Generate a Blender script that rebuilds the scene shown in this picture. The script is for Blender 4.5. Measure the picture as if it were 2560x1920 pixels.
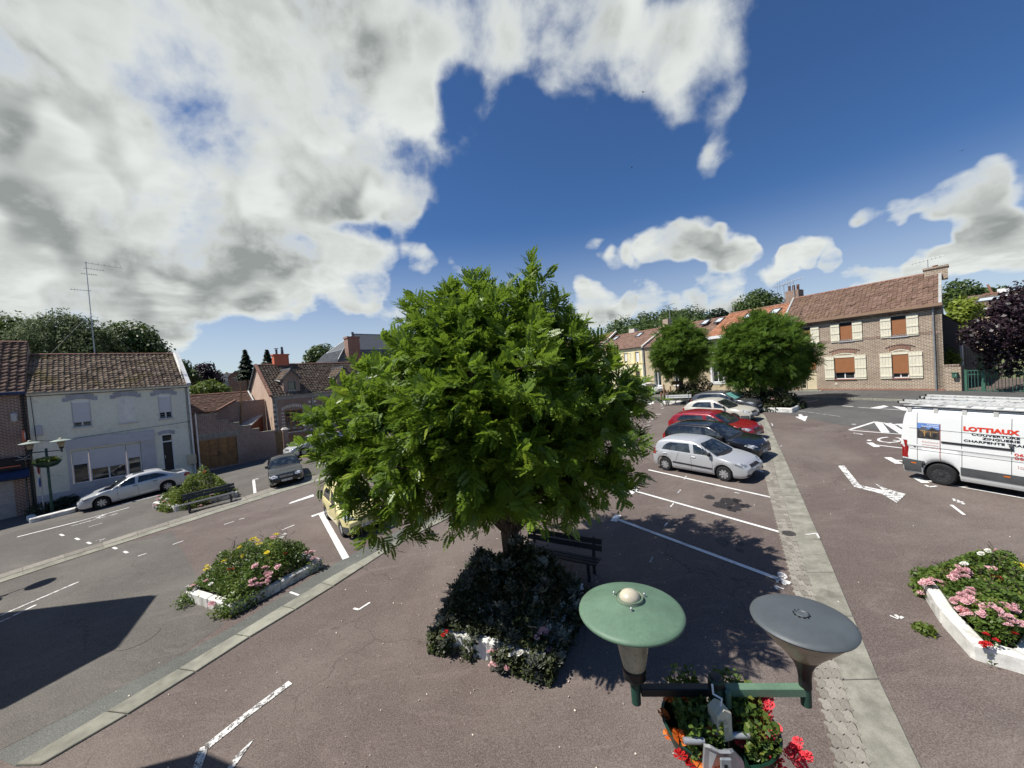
import bpy, bmesh, math, random
import numpy as np
from mathutils import Vector, Matrix
from mathutils.bvhtree import BVHTree
SC = bpy.context.scene
for o in list(bpy.data.objects): bpy.data.objects.remove(o)
COL = SC.collection
R = math.radians
# ------------------------------------------------------------------ camera
F, TH, PH, CH = 962., R(4.08), R(1.4), 5.855
cd = bpy.data.cameras.new('camera'); cam = bpy.data.objects.new('camera', cd); COL.objects.link(cam)
cd.sensor_width = 36; cd.lens = F/2560*36; cd.clip_start = .05; cd.clip_end = 20000
ct, st_, cp, sp_ = math.cos(TH), math.sin(TH), math.cos(PH), math.sin(PH)
cx = Vector((ct, -st_*sp_, -st_*cp)); cy = Vector((st_, ct*sp_, ct*cp)); cz = Vector((0, -cp, sp_))
cam.matrix_world = Matrix(((cx.x, cy.x, cz.x, 0), (cx.y, cy.y, cz.y, 0), (cx.z, cy.z, cz.z, CH), (0, 0, 0, 1)))
SC.camera = cam
SC.cycles.max_bounces = 5; SC.cycles.diffuse_bounces = 2; SC.cycles.glossy_bounces = 2; SC.cycles.transmission_bounces = 3; SC.cycles.adaptive_threshold = .02
# ------------------------------------------------------------------ exposure
SC.view_settings.view_transform = 'Standard'; SC.view_settings.look = 'None'
SC.view_settings.gamma = 1; SC.view_settings.use_curve_mapping = False
SC.view_settings.exposure = 0.33
# ------------------------------------------------------------------ sun
SUN_EL = R(56); SUN_AZ = Vector((-1., -.17)).normalized()      # compass side the sun stands on
SUN_DIR = Vector((math.cos(SUN_EL)*SUN_AZ.x, math.cos(SUN_EL)*SUN_AZ.y, math.sin(SUN_EL))); SKY_ROT = math.atan2(SUN_AZ.x, SUN_AZ.y)
sl = bpy.data.lights.new('sun', 'SUN'); sl.energy = 5.0; sl.angle = R(.5); sl.color = (1, .955, .88)
sun = bpy.data.objects.new('sun', sl); COL.objects.link(sun)
sun.rotation_euler = SUN_DIR.to_track_quat('Z', 'Y').to_euler(); sun.location = (-30, 0, 60)

def ray(px, py):
    u = (px-1280)/F; v = (960-py)/F
    a = u*ct+v*st_; b = -u*st_+v*ct
    return Vector((a, cp+b*sp_, -sp_+b*cp))
# ------------------------------------------------------------------ world: blue sky with drifting cumulus
W = bpy.data.worlds.new('World'); SC.world = W; W.use_nodes = True
nt = W.node_tree; nt.nodes.clear(); N = nt.nodes; LK = nt.links
def nn(t, **kw):
    n = N.new(t)
    for k, v in kw.items(): setattr(n, k, v)
    return n
def wm(op, a, b=None, c=None, clamp=False):
    n = N.new('ShaderNodeMath'); n.operation = op; n.use_clamp = clamp
    for i, x in enumerate((a, b, c)):
        if x is None: continue
        if isinstance(x, (int, float)): n.inputs[i].default_value = x
        else: LK.new(x, n.inputs[i])
    return n.outputs[0]
def wmap(v, a, b, c, d, smooth=True):
    n = N.new('ShaderNodeMapRange'); n.interpolation_type = 'SMOOTHSTEP' if smooth else 'LINEAR'
    LK.new(v, n.inputs[0])
    for i, x in enumerate((a, b, c, d)): n.inputs[i+1].default_value = x
    return n.outputs[0]
tc = nn('ShaderNodeTexCoord'); vec = tc.outputs['Generated']
sepv = nn('ShaderNodeSeparateXYZ'); LK.new(vec, sepv.inputs[0])
zc = wm('MAXIMUM', sepv.outputs[2], 0.0)
den = wm('ADD', zc, .16)
cmb = nn('ShaderNodeCombineXYZ')
LK.new(wm('DIVIDE', sepv.outputs[0], den), cmb.inputs[0]); LK.new(wm('DIVIDE', sepv.outputs[1], den), cmb.inputs[1])
def noise(scale, detail, rough, src=None, dist=0., off=(0, 0, 0)):
    mp = nn('ShaderNodeMapping'); LK.new(src or cmb.outputs[0], mp.inputs[0]); mp.inputs['Location'].default_value = off
    n = nn('ShaderNodeTexNoise'); n.inputs['Scale'].default_value = scale; n.inputs['Detail'].default_value = detail
    n.inputs['Roughness'].default_value = rough; n.inputs['Distortion'].default_value = dist
    LK.new(mp.outputs[0], n.inputs['Vector']); return n.outputs['Fac']
n1 = noise(.85, 5, .58, dist=.2, off=(3.1, 1.7, 0))
n2 = noise(2.1, 4, .6, dist=.3, off=(7.2, 2.2, 0))
n3 = noise(5.2, 7, .58, src=vec, dist=.15, off=(1.2, .3, 5.))
n3a = noise(5.2, 2, .5, src=vec, dist=.15, off=(1.2, .3, 5.))
n3b = noise(5.2, 2, .5, src=vec, dist=.15, off=(1.2+.035, .3, 5.-.045))
# where the clouds of that day stand: direction, radius, weight
BL = [(40, 40, 520, .30), (430, 150, 470, .30), (800, 200, 330, .22), (930, 60, 270, .20), (760, 605, 80, .16), (1060, 420, 150, .30), (960, 460, 120, .2), (760, 430, 280, .22), (250, 350, 420, .2), (880, 330, 220, .2),
      (150, 500, 330, .2), (330, 640, 230, .26), (560, 640, 170, .26), (640, 690, 140, .26), (80, 700, 220, .26), (470, 760, 120, .22), (120, 800, 110, .22), (890, 680, 100, .32), (870, 740, 90, .28), (990, 750, 90, .26), (1030, 645, 50, .25), (330, 790, 110, .24), (700, 770, 110, .2), (200, 790, 130, .2),
      (1240, 110, 210, .21), (1400, 90, 190, .2), (1560, 130, 190, .19), (1740, 140, 180, .16), (1900, 120, 140, .12), (1830, 330, 100, .20), (1800, 400, 60, .14), (1540, 290, 90, .13), (1360, 290, 90, .17),
      (1620, 625, 62, .30), (1680, 600, 66, .33), (1740, 590, 66, .34), (1800, 612, 58, .32), (1840, 635, 40, .26), (1440, 600, 48, .26), (1490, 630, 45, .24), (1550, 650, 52, .26),
      (1920, 662, 48, .28), (1980, 640, 55, .31), (2050, 640, 55, .31), (2110, 662, 44, .26), (1560, 772, 42, .26), (1622, 736, 74, .30), (1722, 757, 44, .26), (1795, 726, 72, .29), (1865, 752, 40, .24), (1945, 728, 56, .24), (2200, 700, 70, .24), (1480, 770, 60, .28),
      (2150, 550, 55, .25), (2230, 530, 66, .28), (2320, 500, 76, .30), (2420, 475, 84, .32), (2520, 440, 96, .32), (2300, 655, 52, .26), (2380, 635, 62, .29), (2460, 605, 70, .31), (2550, 580, 80, .32), (2520, 650, 70, .28), (1250, 690, 50, .28), (1180, 800, 110, .2), (1120, 720, 60, .14),
      (1420, 450, 250, -.30), (2250, 150, 440, -.30), (1270, 560, 170, -.28), (2060, 400, 170, -.26), (900, 580, 50, -.14), (1330, 370, 110, -.2), (1120, 250, 80, -.2), (1900, 520, 120, -.26), (2330, 575, 45, -.16), (1890, 650, 36, -.14), (1950, 240, 80, -.1), (2180, 620, 60, -.2),
      (720, 610, 45, -.14), (420, 705, 36, -.14), (660, 810, 60, -.2), (170, 742, 36, -.14), (60, 835, 60, -.16), (820, 820, 80, -.12), (1100, 560, 60, -.15)]
wn = nn('ShaderNodeTexNoise'); wn.inputs['Scale'].default_value = 6.5; wn.inputs['Detail'].default_value = 3; LK.new(vec, wn.inputs['Vector'])
wa = nn('ShaderNodeVectorMath', operation='MULTIPLY_ADD'); LK.new(wn.outputs['Color'], wa.inputs[0]); wa.inputs[1].default_value = (.16, .16, .10); wa.inputs[2].default_value = (-.08, -.08, -.05)
wv_ = nn('ShaderNodeVectorMath', operation='ADD'); LK.new(vec, wv_.inputs[0]); LK.new(wa.outputs[0], wv_.inputs[1]); wnm = nn('ShaderNodeVectorMath', operation='NORMALIZE'); LK.new(wv_.outputs[0], wnm.inputs[0]); wvec = wnm.outputs[0]     # ragged outlines
bias = None
for px, py, rp, w in BL:
    c = ray(px, py); kk = c.length; c.normalize(); ang = math.atan(rp/(F*kk))*1.15
    d = nn('ShaderNodeVectorMath', operation='DOT_PRODUCT'); LK.new(wvec, d.inputs[0]); d.inputs[1].default_value = c
    m = wmap(d.outputs['Value'], math.cos(ang), math.cos(ang*.15), 0, w)
    bias = m if bias is None else wm('ADD', bias, m)
bias = wm('MINIMUM', wm('MAXIMUM', bias, -.32), .36)
fld = wm('ADD', wm('ADD', wm('MULTIPLY', n1, .5), wm('MULTIPLY', n2, .35)), wm('MULTIPLY', n3, .85))
fld = wm('ADD', wm('SUBTRACT', fld, .965), bias)
mask = wmap(fld, -.035, .24, 0, 1)
hz = wmap(sepv.outputs[2], .0, .36, .56, 0)                    # pale air low over the horizon
mask = wm('MAXIMUM', mask, hz); mask = wm('MULTIPLY', mask, wmap(sepv.outputs[2], -.03, .01, 0, 1))
thick = wmap(fld, .09, .36, 0, 1)
lit = wmap(wm('SUBTRACT', n3a, n3b), -.06, .05, 1, 0)          # side of the billow turned from the sun
shade = wm('MULTIPLY', thick, wm('ADD', wm('MULTIPLY', lit, .66), wmap(n2, .40, .64, .55, .05)), clamp=True)
hi = nn('ShaderNodeMix', data_type='RGBA'); hi.inputs['A'].default_value = (.88, .915, .885, 1); hi.inputs['B'].default_value = (.33, .36, .35, 1)
LK.new(shade, hi.inputs['Factor'])
sky = nn('ShaderNodeTexSky'); sky.sky_type = 'NISHITA'; sky.sun_disc = False
sky.sun_elevation = SUN_EL; sky.sun_rotation = SKY_ROT; sky.air_density = 1.0; sky.dust_density = .1; sky.ozone_density = 3.0; sky.altitude = 60
tint = nn('ShaderNodeMix', data_type='RGBA', blend_type='MULTIPLY'); tint.inputs['Factor'].default_value = 1; LK.new(sky.outputs[0], tint.inputs['A']); tint.inputs['B'].default_value = (.62, .92, 1.28, 1)
bg1 = nn('ShaderNodeBackground'); LK.new(tint.outputs['Result'], bg1.inputs[0]); bg1.inputs[1].default_value = .061
bg2 = nn('ShaderNodeBackground'); LK.new(hi.outputs['Result'], bg2.inputs[0]); bg2.inputs[1].default_value = .74
ms = nn('ShaderNodeMixShader'); LK.new(mask, ms.inputs[0]); LK.new(bg1.outputs[0], ms.inputs[1]); LK.new(bg2.outputs[0], ms.inputs[2])
wo = nn('ShaderNodeOutputWorld'); LK.new(ms.outputs[0], wo.inputs[0])
W.cycles.sampling_method = 'NONE'

# ------------------------------------------------------------------ the lie of the land
def soft(t, k, w): return t if t < k else k+w*math.tanh((t-k)/w)
def zg(x, y):
    sx = math.copysign(soft(abs(x), 28, 8), x)
    return .052*sx+.0525*(soft(y, 22, 7) if y > -10 else -10)
def G(px, py, dz=0.):
    d = ray(px, py); lo, hi_ = .5, 3000.
    for i in range(50):
        m = (lo+hi_)/2
        if CH+m*d.z > zg(m*d.x, m*d.y)+dz: lo = m
        else: hi_ = m
    return Vector((lo*d.x, lo*d.y, CH+lo*d.z))
def at(px, py, y):                       # the point seen at a pixel, at distance y
    d = ray(px, py); t = y/d.y
    return Vector((d.x*t, y, CH+d.z*t))
# ------------------------------------------------------------------ materials
MATS = {}
def nodemat(name):
    m = bpy.data.materials.new(name); m.use_nodes = True; m.node_tree.nodes.clear(); MATS[name] = m
    return m, m.node_tree
class T:
    """small helper to wire a node tree"""
    def __init__(s, tree): s.t = tree
    def n(s, ty, **kw):
        n = s.t.nodes.new(ty)
        for k, v in kw.items(): setattr(n, k, v)
        return n
    def put(s, sock, v):
        if isinstance(v, bpy.types.NodeSocket): s.t.links.new(v, sock)
        elif isinstance(v, (tuple, list)) and len(v) == 3 and sock.type == 'RGBA': sock.default_value = (*v, 1)
        else: sock.default_value = v
    def math(s, op, a, b=0., clamp=False):
        n = s.n('ShaderNodeMath', operation=op, use_clamp=clamp); s.put(n.inputs[0], a); s.put(n.inputs[1], b); return n.outputs[0]
    def mix(s, f, a, b, blend='MIX'):
        n = s.n('ShaderNodeMix', data_type='RGBA', blend_type=blend); s.put(n.inputs['Factor'], f); s.put(n.inputs['A'], a); s.put(n.inputs['B'], b); return n.outputs['Result']
    def noise(s, vec, scale, detail=4, rough=.55, dist=0.):
        n = s.n('ShaderNodeTexNoise'); s.put(n.inputs['Vector'], vec); n.inputs['Scale'].default_value = scale
        n.inputs['Detail'].default_value = detail; n.inputs['Roughness'].default_value = rough; n.inputs['Distortion'].default_value = dist; return n.outputs['Fac']
    def ramp(s, v, a, b, c=0., d=1.):
        n = s.n('ShaderNodeMapRange', interpolation_type='SMOOTHSTEP'); s.put(n.inputs[0], v)
        for i, x in enumerate((a, b, c, d)): n.inputs[i+1].default_value = x
        return n.outputs[0]
    def obj(s): return s.n('ShaderNodeTexCoord').outputs['Object']
    def pos(s): return s.n('ShaderNodeNewGeometry').outputs['Position']
    def rnd(s): return s.n('ShaderNodeObjectInfo').outputs['Random']
    def bump(s, h, strength=.3, dist=.02):
        n = s.n('ShaderNodeBump'); s.put(n.inputs['Height'], h); n.inputs['Strength'].default_value = strength; n.inputs['Distance'].default_value = dist; return n.outputs[0]
    def out(s, base, rough=.7, metal=0., normal=None, spec=.5, coat=0., extra=None, **kw):
        p = s.n('ShaderNodeBsdfPrincipled'); s.put(p.inputs['Base Color'], base); s.put(p.inputs['Roughness'], rough)
        s.put(p.inputs['Metallic'], metal); p.inputs['Specular IOR Level'].default_value = spec; p.inputs['Coat Weight'].default_value = coat
        p.inputs['Coat Roughness'].default_value = .06
        if normal is not None: s.put(p.inputs['Normal'], normal)
        o = s.n('ShaderNodeOutputMaterial'); s.t.links.new(p.outputs[0], o.inputs[0]); return p
def M(name, col, rough=.6, var=.18, scale=6., bump=0., metal=0., spec=.4, coat=0., rand=0., dirt=0., fine=60.):
    """painted / stone / metal surface: two scales of colour drift, optional grime, optional per-object shift"""
    if name in MATS: return MATS[name]
    m, tr = nodemat(name); t = T(tr); o = t.obj()
    a = t.noise(o, scale, 6, .6); b = t.noise(o, fine, 3, .6)
    f = t.math('ADD', t.math('MULTIPLY', a, .7), t.math('MULTIPLY', b, .3))
    dark = tuple(c*(1-var*1.6) for c in col); lite = tuple(min(1, c*(1+var*1.1)) for c in col)
    c = t.mix(t.ramp(f, .3, .7), dark, lite)
    if rand: c = t.mix(rand, c, t.mix(t.rnd(), tuple(x*.45 for x in col), tuple(min(1, x*1.6) for x in col)))
    if dirt:
        g = t.ramp(t.noise(o, 1.7, 8, .65, .6), .48, .72, 0, dirt); c = t.mix(g, c, (.09, .08, .06))
    nrm = t.bump(f, bump, .01) if bump else None
    rr = t.math('ADD', t.math('MULTIPLY', b, .2), rough-.1)
    t.out(c, rr, metal, nrm, spec, coat); return m
# ------------------------------------------------------------------ mesh helpers
def link(name, me, mat=None, parent=None, smooth=None):
    o = bpy.data.objects.new(name, me); COL.objects.link(o)
    if mat is not None and not me.materials: me.materials.append(MATS[mat] if isinstance(mat, str) else mat)
    if parent is not None: o.parent = parent
    if smooth is not None:
        me.polygons.foreach_set('use_smooth', [True]*len(me.polygons))
        if smooth > 0: me.set_sharp_from_angle(angle=R(smooth))
    return o
def tag(o, label=None, cat=None, group=None, kind=None):
    if label: o['label'] = label
    if cat: o['category'] = cat
    if group: o['group'] = group
    if kind: o['kind'] = kind
    return o
def empty(name, loc=(0, 0, 0), rz=0., label=None, cat=None, group=None):
    o = bpy.data.objects.new(name, None); COL.objects.link(o); o.location = loc; o.rotation_euler = (0, 0, rz); o.empty_display_size = .3
    return tag(o, label, cat, group)
def npmesh(name, V, Fc, mat, parent=None, attr=None):
    """fast mesh from arrays; every face has the same number of corners"""
    V = np.asarray(V, np.float32).reshape(-1, 3); Fc = np.asarray(Fc, np.int32); k = Fc.shape[1]
    me = bpy.data.meshes.new(name); me.vertices.add(len(V)); me.vertices.foreach_set('co', V.ravel())
    me.loops.add(Fc.size); me.loops.foreach_set('vertex_index', Fc.ravel())
    me.polygons.add(len(Fc)); me.polygons.foreach_set('loop_start', np.arange(0, Fc.size, k, dtype=np.int32))
    me.polygons.foreach_set('loop_total', np.full(len(Fc), k, np.int32)); me.update(calc_edges=True)
    if attr is not None:
        a = me.attributes.new('tone', 'FLOAT', 'POINT'); a.data.foreach_set('value', np.asarray(attr, np.float32))
    return link(name, me, mat, parent)
class MB:
    def __init__(s): s.v = []; s.f = []
    def add(s, vs, fs):
        b = len(s.v); s.v += [tuple(v) for v in vs]; s.f += [tuple(i+b for i in f) for f in fs]; return s
    def box(s, x0, x1, y0, y1, z0, z1, m=None):
        vs = [Vector(p) for p in ((x0, y0, z0), (x1, y0, z0), (x1, y1, z0), (x0, y1, z0), (x0, y0, z1), (x1, y0, z1), (x1, y1, z1), (x0, y1, z1))]
        if m is not None: vs = [m @ p for p in vs]
        return s.add(vs, [(3, 2, 1, 0), (4, 5, 6, 7), (0, 1, 5, 4), (1, 2, 6, 5), (2, 3, 7, 6), (3, 0, 4, 7)])
    def hexa(s, bot, top):
        return s.add(list(bot)+list(top), [(3, 2, 1, 0), (4, 5, 6, 7), (0, 1, 5, 4), (1, 2, 6, 5), (2, 3, 7, 6), (3, 0, 4, 7)])
    def quad(s, a, b, c, d): return s.add([a, b, c, d], [(0, 1, 2, 3)])
    def prism(s, pts, ext):
        """planar outline pushed along ext"""
        n = len(pts); e = Vector(ext); P = [Vector(p) for p in pts]
        return s.add(P+[p+e for p in P], [tuple(range(n))[::-1], tuple(range(n, 2*n))]+[(i, (i+1) % n, n+(i+1) % n, n+i) for i in range(n)])
    def tube(s, path, rad, n=8, cap=True):
        P = [Vector(p) for p in path]; k = len(P); rad = [rad]*k if isinstance(rad, (int, float)) else rad; vs = []
        up = Vector((0, 0, 1))
        for i, p in enumerate(P):
            d = (P[min(i+1, k-1)]-P[max(i-1, 0)]).normalized()
            a = d.cross(up if abs(d.z) < .95 else Vector((1, 0, 0))).normalized(); b = d.cross(a)
            vs += [p+(a*math.cos(2*math.pi*j/n)+b*math.sin(2*math.pi*j/n))*rad[i] for j in range(n)]
        fs = [(i*n+j, i*n+(j+1) % n, (i+1)*n+(j+1) % n, (i+1)*n+j) for i in range(k-1) for j in range(n)]
        if cap: fs += [tuple(range(n)), tuple(range((k-1)*n, k*n))[::-1]]
        return s.add(vs, fs)
    def lathe(s, prof, n=24, c=(0, 0, 0), m=None, cap=True):
        """prof = [(radius, z)...] turned about z"""
        vs = []
        for r, z in prof:
            for j in range(n):
                p = Vector((r*math.cos(2*math.pi*j/n), r*math.sin(2*math.pi*j/n), z))
                vs.append((m @ p if m is not None else p)+Vector(c))
        k = len(prof)
        fs = [(i*n+j, i*n+(j+1) % n, (i+1)*n+(j+1) % n, (i+1)*n+j) for i in range(k-1) for j in range(n)]
        if cap: fs += [tuple(range(n))[::-1], tuple(range((k-1)*n, k*n))]
        return s.add(vs, fs)
    def mesh(s, name):
        me = bpy.data.meshes.new(name); me.from_pydata(s.v, [], s.f); me.update(); return me
    def build(s, name, mat, parent=None, smooth=None, bevel=0.):
        me = s.mesh(name)
        if bevel:
            bm = bmesh.new(); bm.from_mesh(me)
            bmesh.ops.recalc_face_normals(bm, faces=bm.faces)
            bmesh.ops.bevel(bm, geom=bm.edges[:], offset=bevel, segments=1, affect='EDGES', clamp_overlap=True); bm.to_mesh(me); bm.free()
        return link(name, me, mat, parent, smooth)
def on_ground(p, dz=0.): return Vector((p[0], p[1], zg(p[0], p[1])+dz))
def resample(P, n):
    P = [Vector(p[:2]) for p in P]; d = [0.]
    for a, b in zip(P, P[1:]): d.append(d[-1]+(b-a).length)
    out = []
    for i in range(n+1):
        t = d[-1]*i/n; j = 0
        while j < len(P)-2 and d[j+1] < t: j += 1
        f = (t-d[j])/max(1e-9, d[j+1]-d[j]); out.append(P[j].lerp(P[j+1], min(1, max(0, f))))
    return out
def plen(P): return sum((Vector(b[:2])-Vector(a[:2])).length for a, b in zip(P, P[1:]))
def strip(name, A, B, dz, mat, parent=None, n=None, m=2, skirt=0.):
    n = n or max(1, int(max(plen(A), plen(B))/1.2)); a, b = resample(A, n), resample(B, n); mb = MB()
    V = []
    for i in range(n+1):
        for j in range(m+1):
            V.append(on_ground(a[i].lerp(b[i], j/m), dz))
    fs = [(i*(m+1)+j, i*(m+1)+j+1, (i+1)*(m+1)+j+1, (i+1)*(m+1)+j) for i in range(n) for j in range(m)]
    mb.add(V, fs)
    if skirt:
        ring = [i*(m+1) for i in range(n+1)]+[n*(m+1)+j for j in range(1, m+1)]+[i*(m+1)+m for i in range(n-1, -1, -1)]+[j for j in range(m-1, 0, -1)]
        P = [V[i] for i in ring]; k = len(P)
        mb.add(P+[p-Vector((0, 0, skirt)) for p in P], [(i, (i+1) % k, k+(i+1) % k, k+i) for i in range(k)])
    o = mb.build(name, mat, parent); 
    bm = bmesh.new(); bm.from_mesh(o.data); bmesh.ops.recalc_face_normals(bm, faces=bm.faces)
    up = sum(f.normal.z for f in bm.faces)
    if up < 0: bmesh.ops.reverse_faces(bm, faces=bm.faces)
    bm.to_mesh(o.data); bm.free(); return o
def ground_frame(p, ang, dz=0.):
    """matrix standing on the slope at p, x axis along ang"""
    x, y = p[0], p[1]; e = .3
    nrm = Vector((-(zg(x+e, y)-zg(x-e, y))/(2*e), -(zg(x, y+e)-zg(x, y-e))/(2*e), 1)).normalized()
    ax = Vector((math.cos(ang), math.sin(ang), 0)); ax = (ax-nrm*ax.dot(nrm)).normalized(); ay = nrm.cross(ax)
    p3 = on_ground(p, dz)
    return Matrix(((ax.x, ay.x, nrm.x, p3.x), (ax.y, ay.y, nrm.y, p3.y), (ax.z, ay.z, nrm.z, p3.z), (0, 0, 0, 1)))
# ------------------------------------------------------------------ ground materials
def asphalt(name, c1, c2, crack=.32, patch=.5):
    m, tr = nodemat(name); t = T(tr); p = t.pos()
    big = t.noise(p, .16, 5, .6, .5); mid = t.noise(p, .9, 6, .65); grit = t.noise(p, 55, 2, .7); grit2 = t.noise(p, 16, 3, .7)
    mp = t.n('ShaderNodeMapping'); t.put(mp.inputs[0], p); mp.inputs['Scale'].default_value = (.5, 1.8, 1); mp.inputs['Rotation'].default_value = (0, 0, .7)
    streak = t.noise(mp.outputs[0], 1.1, 6, .7, 1.2)
    c = t.mix(t.ramp(big, .42, .58), tuple(x*.92 for x in c1), tuple(x*1.06 for x in c2))
    st1 = t.noise(p, .55, 7, .75, 1.5); c = t.mix(t.ramp(st1, .60, .74, 0, .5), c, tuple(x*.6 for x in c1)); st2 = t.noise(p, 2.6, 5, .7, .8); c = t.mix(t.ramp(st2, .63, .72, 0, .35), c, tuple(x*.55 for x in c1))
    c = t.mix(t.ramp(mid, .3, .75, 0, patch), c, tuple(x*.72 for x in c1))
    c = t.mix(t.ramp(streak, .50, .72, 0, .42), c, tuple(min(1, x*1.45) for x in c2))
    c = t.mix(t.ramp(grit, .35, .7), t.mix(.28, c, (.01, .01, .01)), t.mix(.16, c, (.5, .48, .45)))
    c = t.mix(t.ramp(grit2, .62, .72, 0, .25), c, (.3, .28, .26))
    vo = t.n('ShaderNodeTexVoronoi', feature='DISTANCE_TO_EDGE'); wv = t.n('ShaderNodeVectorMath', operation='ADD')
    nz = t.n('ShaderNodeTexNoise'); t.put(nz.inputs['Vector'], p); nz.inputs['Scale'].default_value = 1.3; nz.inputs['Detail'].default_value = 5
    t.put(wv.inputs[0], p); t.put(wv.inputs[1], nz.outputs['Color']); t.put(vo.inputs['Vector'], wv.outputs[0]); vo.inputs['Scale'].default_value = .42
    cr = t.math('MULTIPLY', t.ramp(vo.outputs[0], .002, .012, 1, 0), t.ramp(t.noise(p, .35, 3), .47, .6, 0, crack))
    c = t.mix(cr, c, (.012, .011, .01))
    b = t.bump(t.math('ADD', grit, t.math('MULTIPLY', grit2, .6)), .55, .006)
    t.out(c, .86, 0, b, .32); return m
asphalt('red_asphalt', (.122, .086, .073), (.150, .116, .099))
asphalt('grey_asphalt', (.098, .087, .073), (.122, .111, .094))
asphalt('dark_asphalt', (.070, .070, .068), (.095, .093, .088), crack=.2)
asphalt('strip_asphalt', (.100, .106, .092), (.125, .130, .115), crack=.1)
asphalt('field', (.06, .085, .03), (.09, .10, .045), crack=0)
M('concrete', (.255, .245, .20), .85, .22, 3, .3, dirt=.55)
M('concrete_kerb', (.25, .245, .195), .85, .25, 2.5, .3, dirt=.5, rand=.25)
M('sett', (.245, .225, .19), .85, .25, 9, .35, dirt=.35, rand=.38)
M('iron', (.10, .09, .085), .6, .3, 20, .3, metal=.6)
M('soil', (.035, .028, .02), .95, .4, 12, .5)
M('whitewash', (.70, .69, .64), .85, .16, 5, .5, dirt=.85)
def paint(name, wear, base):
    m, tr = nodemat(name); t = T(tr); p = t.pos()
    a = t.noise(p, 9, 7, .7, .4); b = t.noise(p, 42, 4, .7)
    w = t.ramp(t.math('ADD', t.math('MULTIPLY', a, .6), t.math('MULTIPLY', b, .4)), wear, wear+.06)
    c = t.mix(w, (.72, .71, .68), base); c = t.mix(t.ramp(t.noise(p, 2.2, 5), .45, .75, 0, .35), c, tuple(x*1.4 for x in base))
    t.out(c, .75, 0, None, .35)
paint('road_paint', .56, (.12, .095, .087)); paint('worn_paint', .485, (.11, .10, .095))
# ------------------------------------------------------------------ ground, square, road, pavements
def grid_sheet(name, xs, ys, dz, mat):
    nx, ny = len(xs), len(ys); V = [(x, y, zg(x, y)+dz) for y in ys for x in xs]
    Fc = [(j*nx+i, j*nx+i+1, (j+1)*nx+i+1, (j+1)*nx+i) for j in range(ny-1) for i in range(nx-1)]
    o = npmesh(name, V, Fc, mat); tag(o, kind='structure'); return o
fine_x = [i*1.5 for i in range(-38, 39)]; fine_y = [i*1.5 for i in range(-9, 48)]
far_n = [-6000, -2500, -1200, -600, -300, -160, -90]; far_p = [90, 160, 300, 600, 1200, 2500, 6000]
ground = grid_sheet('ground', far_n+fine_x+far_p, [-600, -120, -40]+fine_y+[80, 110, 160, 300, 600, 1200, 2500, 6000], -.004, 'field')
square = grid_sheet('market_square', fine_x, fine_y, 0., 'red_asphalt')
tag(square, label='reddish asphalt market square with worn white parking lines')
gp = lambda *a: [G(*q) for q in a]
# grey carriageway along the far row, and its raised pavement
RW = Vector((28., 24.)); RD = Vector((-.53, 1.)).normalized(); RN = Vector((RD.y, -RD.x))   # row of houses: line and outward-from-square normal
def row(s, off=0.): return RW+RD*s+RN*off
road_edge = gp((2560, 1110), (2265, 1088), (2108, 1064), (1960, 1034), (1780, 1018), (1640, 1006), (1560, 1003))+[Vector((8, 47, 0)), Vector((2, 60, 0))]
kerb_far = [row(-22, -4.6), row(-8, -4.0), row(4, -3.6), row(14, -3.2), row(24, -2.6), row(44, -2.2)]
road = strip('road', road_edge, kerb_far, .008, 'dark_asphalt', m=6); tag(road, kind='structure')
pav = strip('pavement', [row(s, 0.4) for s in (-22, -8, 4, 14, 24, 44)], kerb_far, .12, 'dark_asphalt', skirt=.3, m=4); tag(pav, kind='structure')
ka, kb = [on_ground(p) for p in kerb_far], None
nk = int(plen(kerb_far)/1.0); kp = resample(kerb_far, nk)
for i in range(12, min(nk, 48)):
    a, b = kp[i], kp[i+1]; d = (b-a).normalized(); nrm = Vector((-d.y, d.x)); g_ = d*.008
    q = [a+g_-nrm*.002, b-g_-nrm*.002, b-g_+nrm*.14, a+g_+nrm*.14]
    MB().hexa([on_ground(p, -.1) for p in q], [on_ground(p, .128) for p in q]).build('kerb_stone', 'concrete_kerb', pav)
# grey lane at the left edge of the square
lane = strip('lane', gp((0, 1876), (333, 1705), (480, 1625), (560, 1560)), gp((0, 1460), (200, 1393), (300, 1362), (430, 1330)), .004, 'grey_asphalt', m=6); tag(lane, kind='structure')
street = strip('street', gp((0, 1437), (300, 1342), (520, 1274), (700, 1213), (850, 1170)), gp((-60, 1330), (100, 1296), (250, 1250), (500, 1186), (700, 1138)), .004, 'grey_asphalt', m=4); tag(street, kind='structure')
# tan kerb strip between the left street and the square
tanA = gp((-60, 1457), (0, 1437), (260, 1356), (520, 1273), (700, 1213), (814, 1183)); tanB = gp((-60, 1478), (0, 1458), (139, 1412), (520, 1290), (715, 1227), (830, 1194))
n_ = int(plen(tanA)/1.0); a_, b_ = resample(tanA, n_), resample(tanB, n_)
tan = strip('kerb', tanA, tanB, .006, 'concrete', m=1); tag(tan, kind='structure')
for i in range(n_):
    for (u0, u1, w) in ((0, .52, .03), (.53, 1, .022)):
        c = [a_[i].lerp(b_[i], u0), a_[i+1].lerp(b_[i+1], u0), a_[i+1].lerp(b_[i+1], u1), a_[i].lerp(b_[i], u1)]
        ce = sum(c, Vector((0, 0)))/4; c = [ce+(p-ce)*.985 for p in c]
        MB().hexa([on_ground(p, -.05) for p in c], [on_ground(p, w) for p in c]).build('kerb_stone', 'concrete_kerb' if u0 else 'sett', tan)
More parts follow.
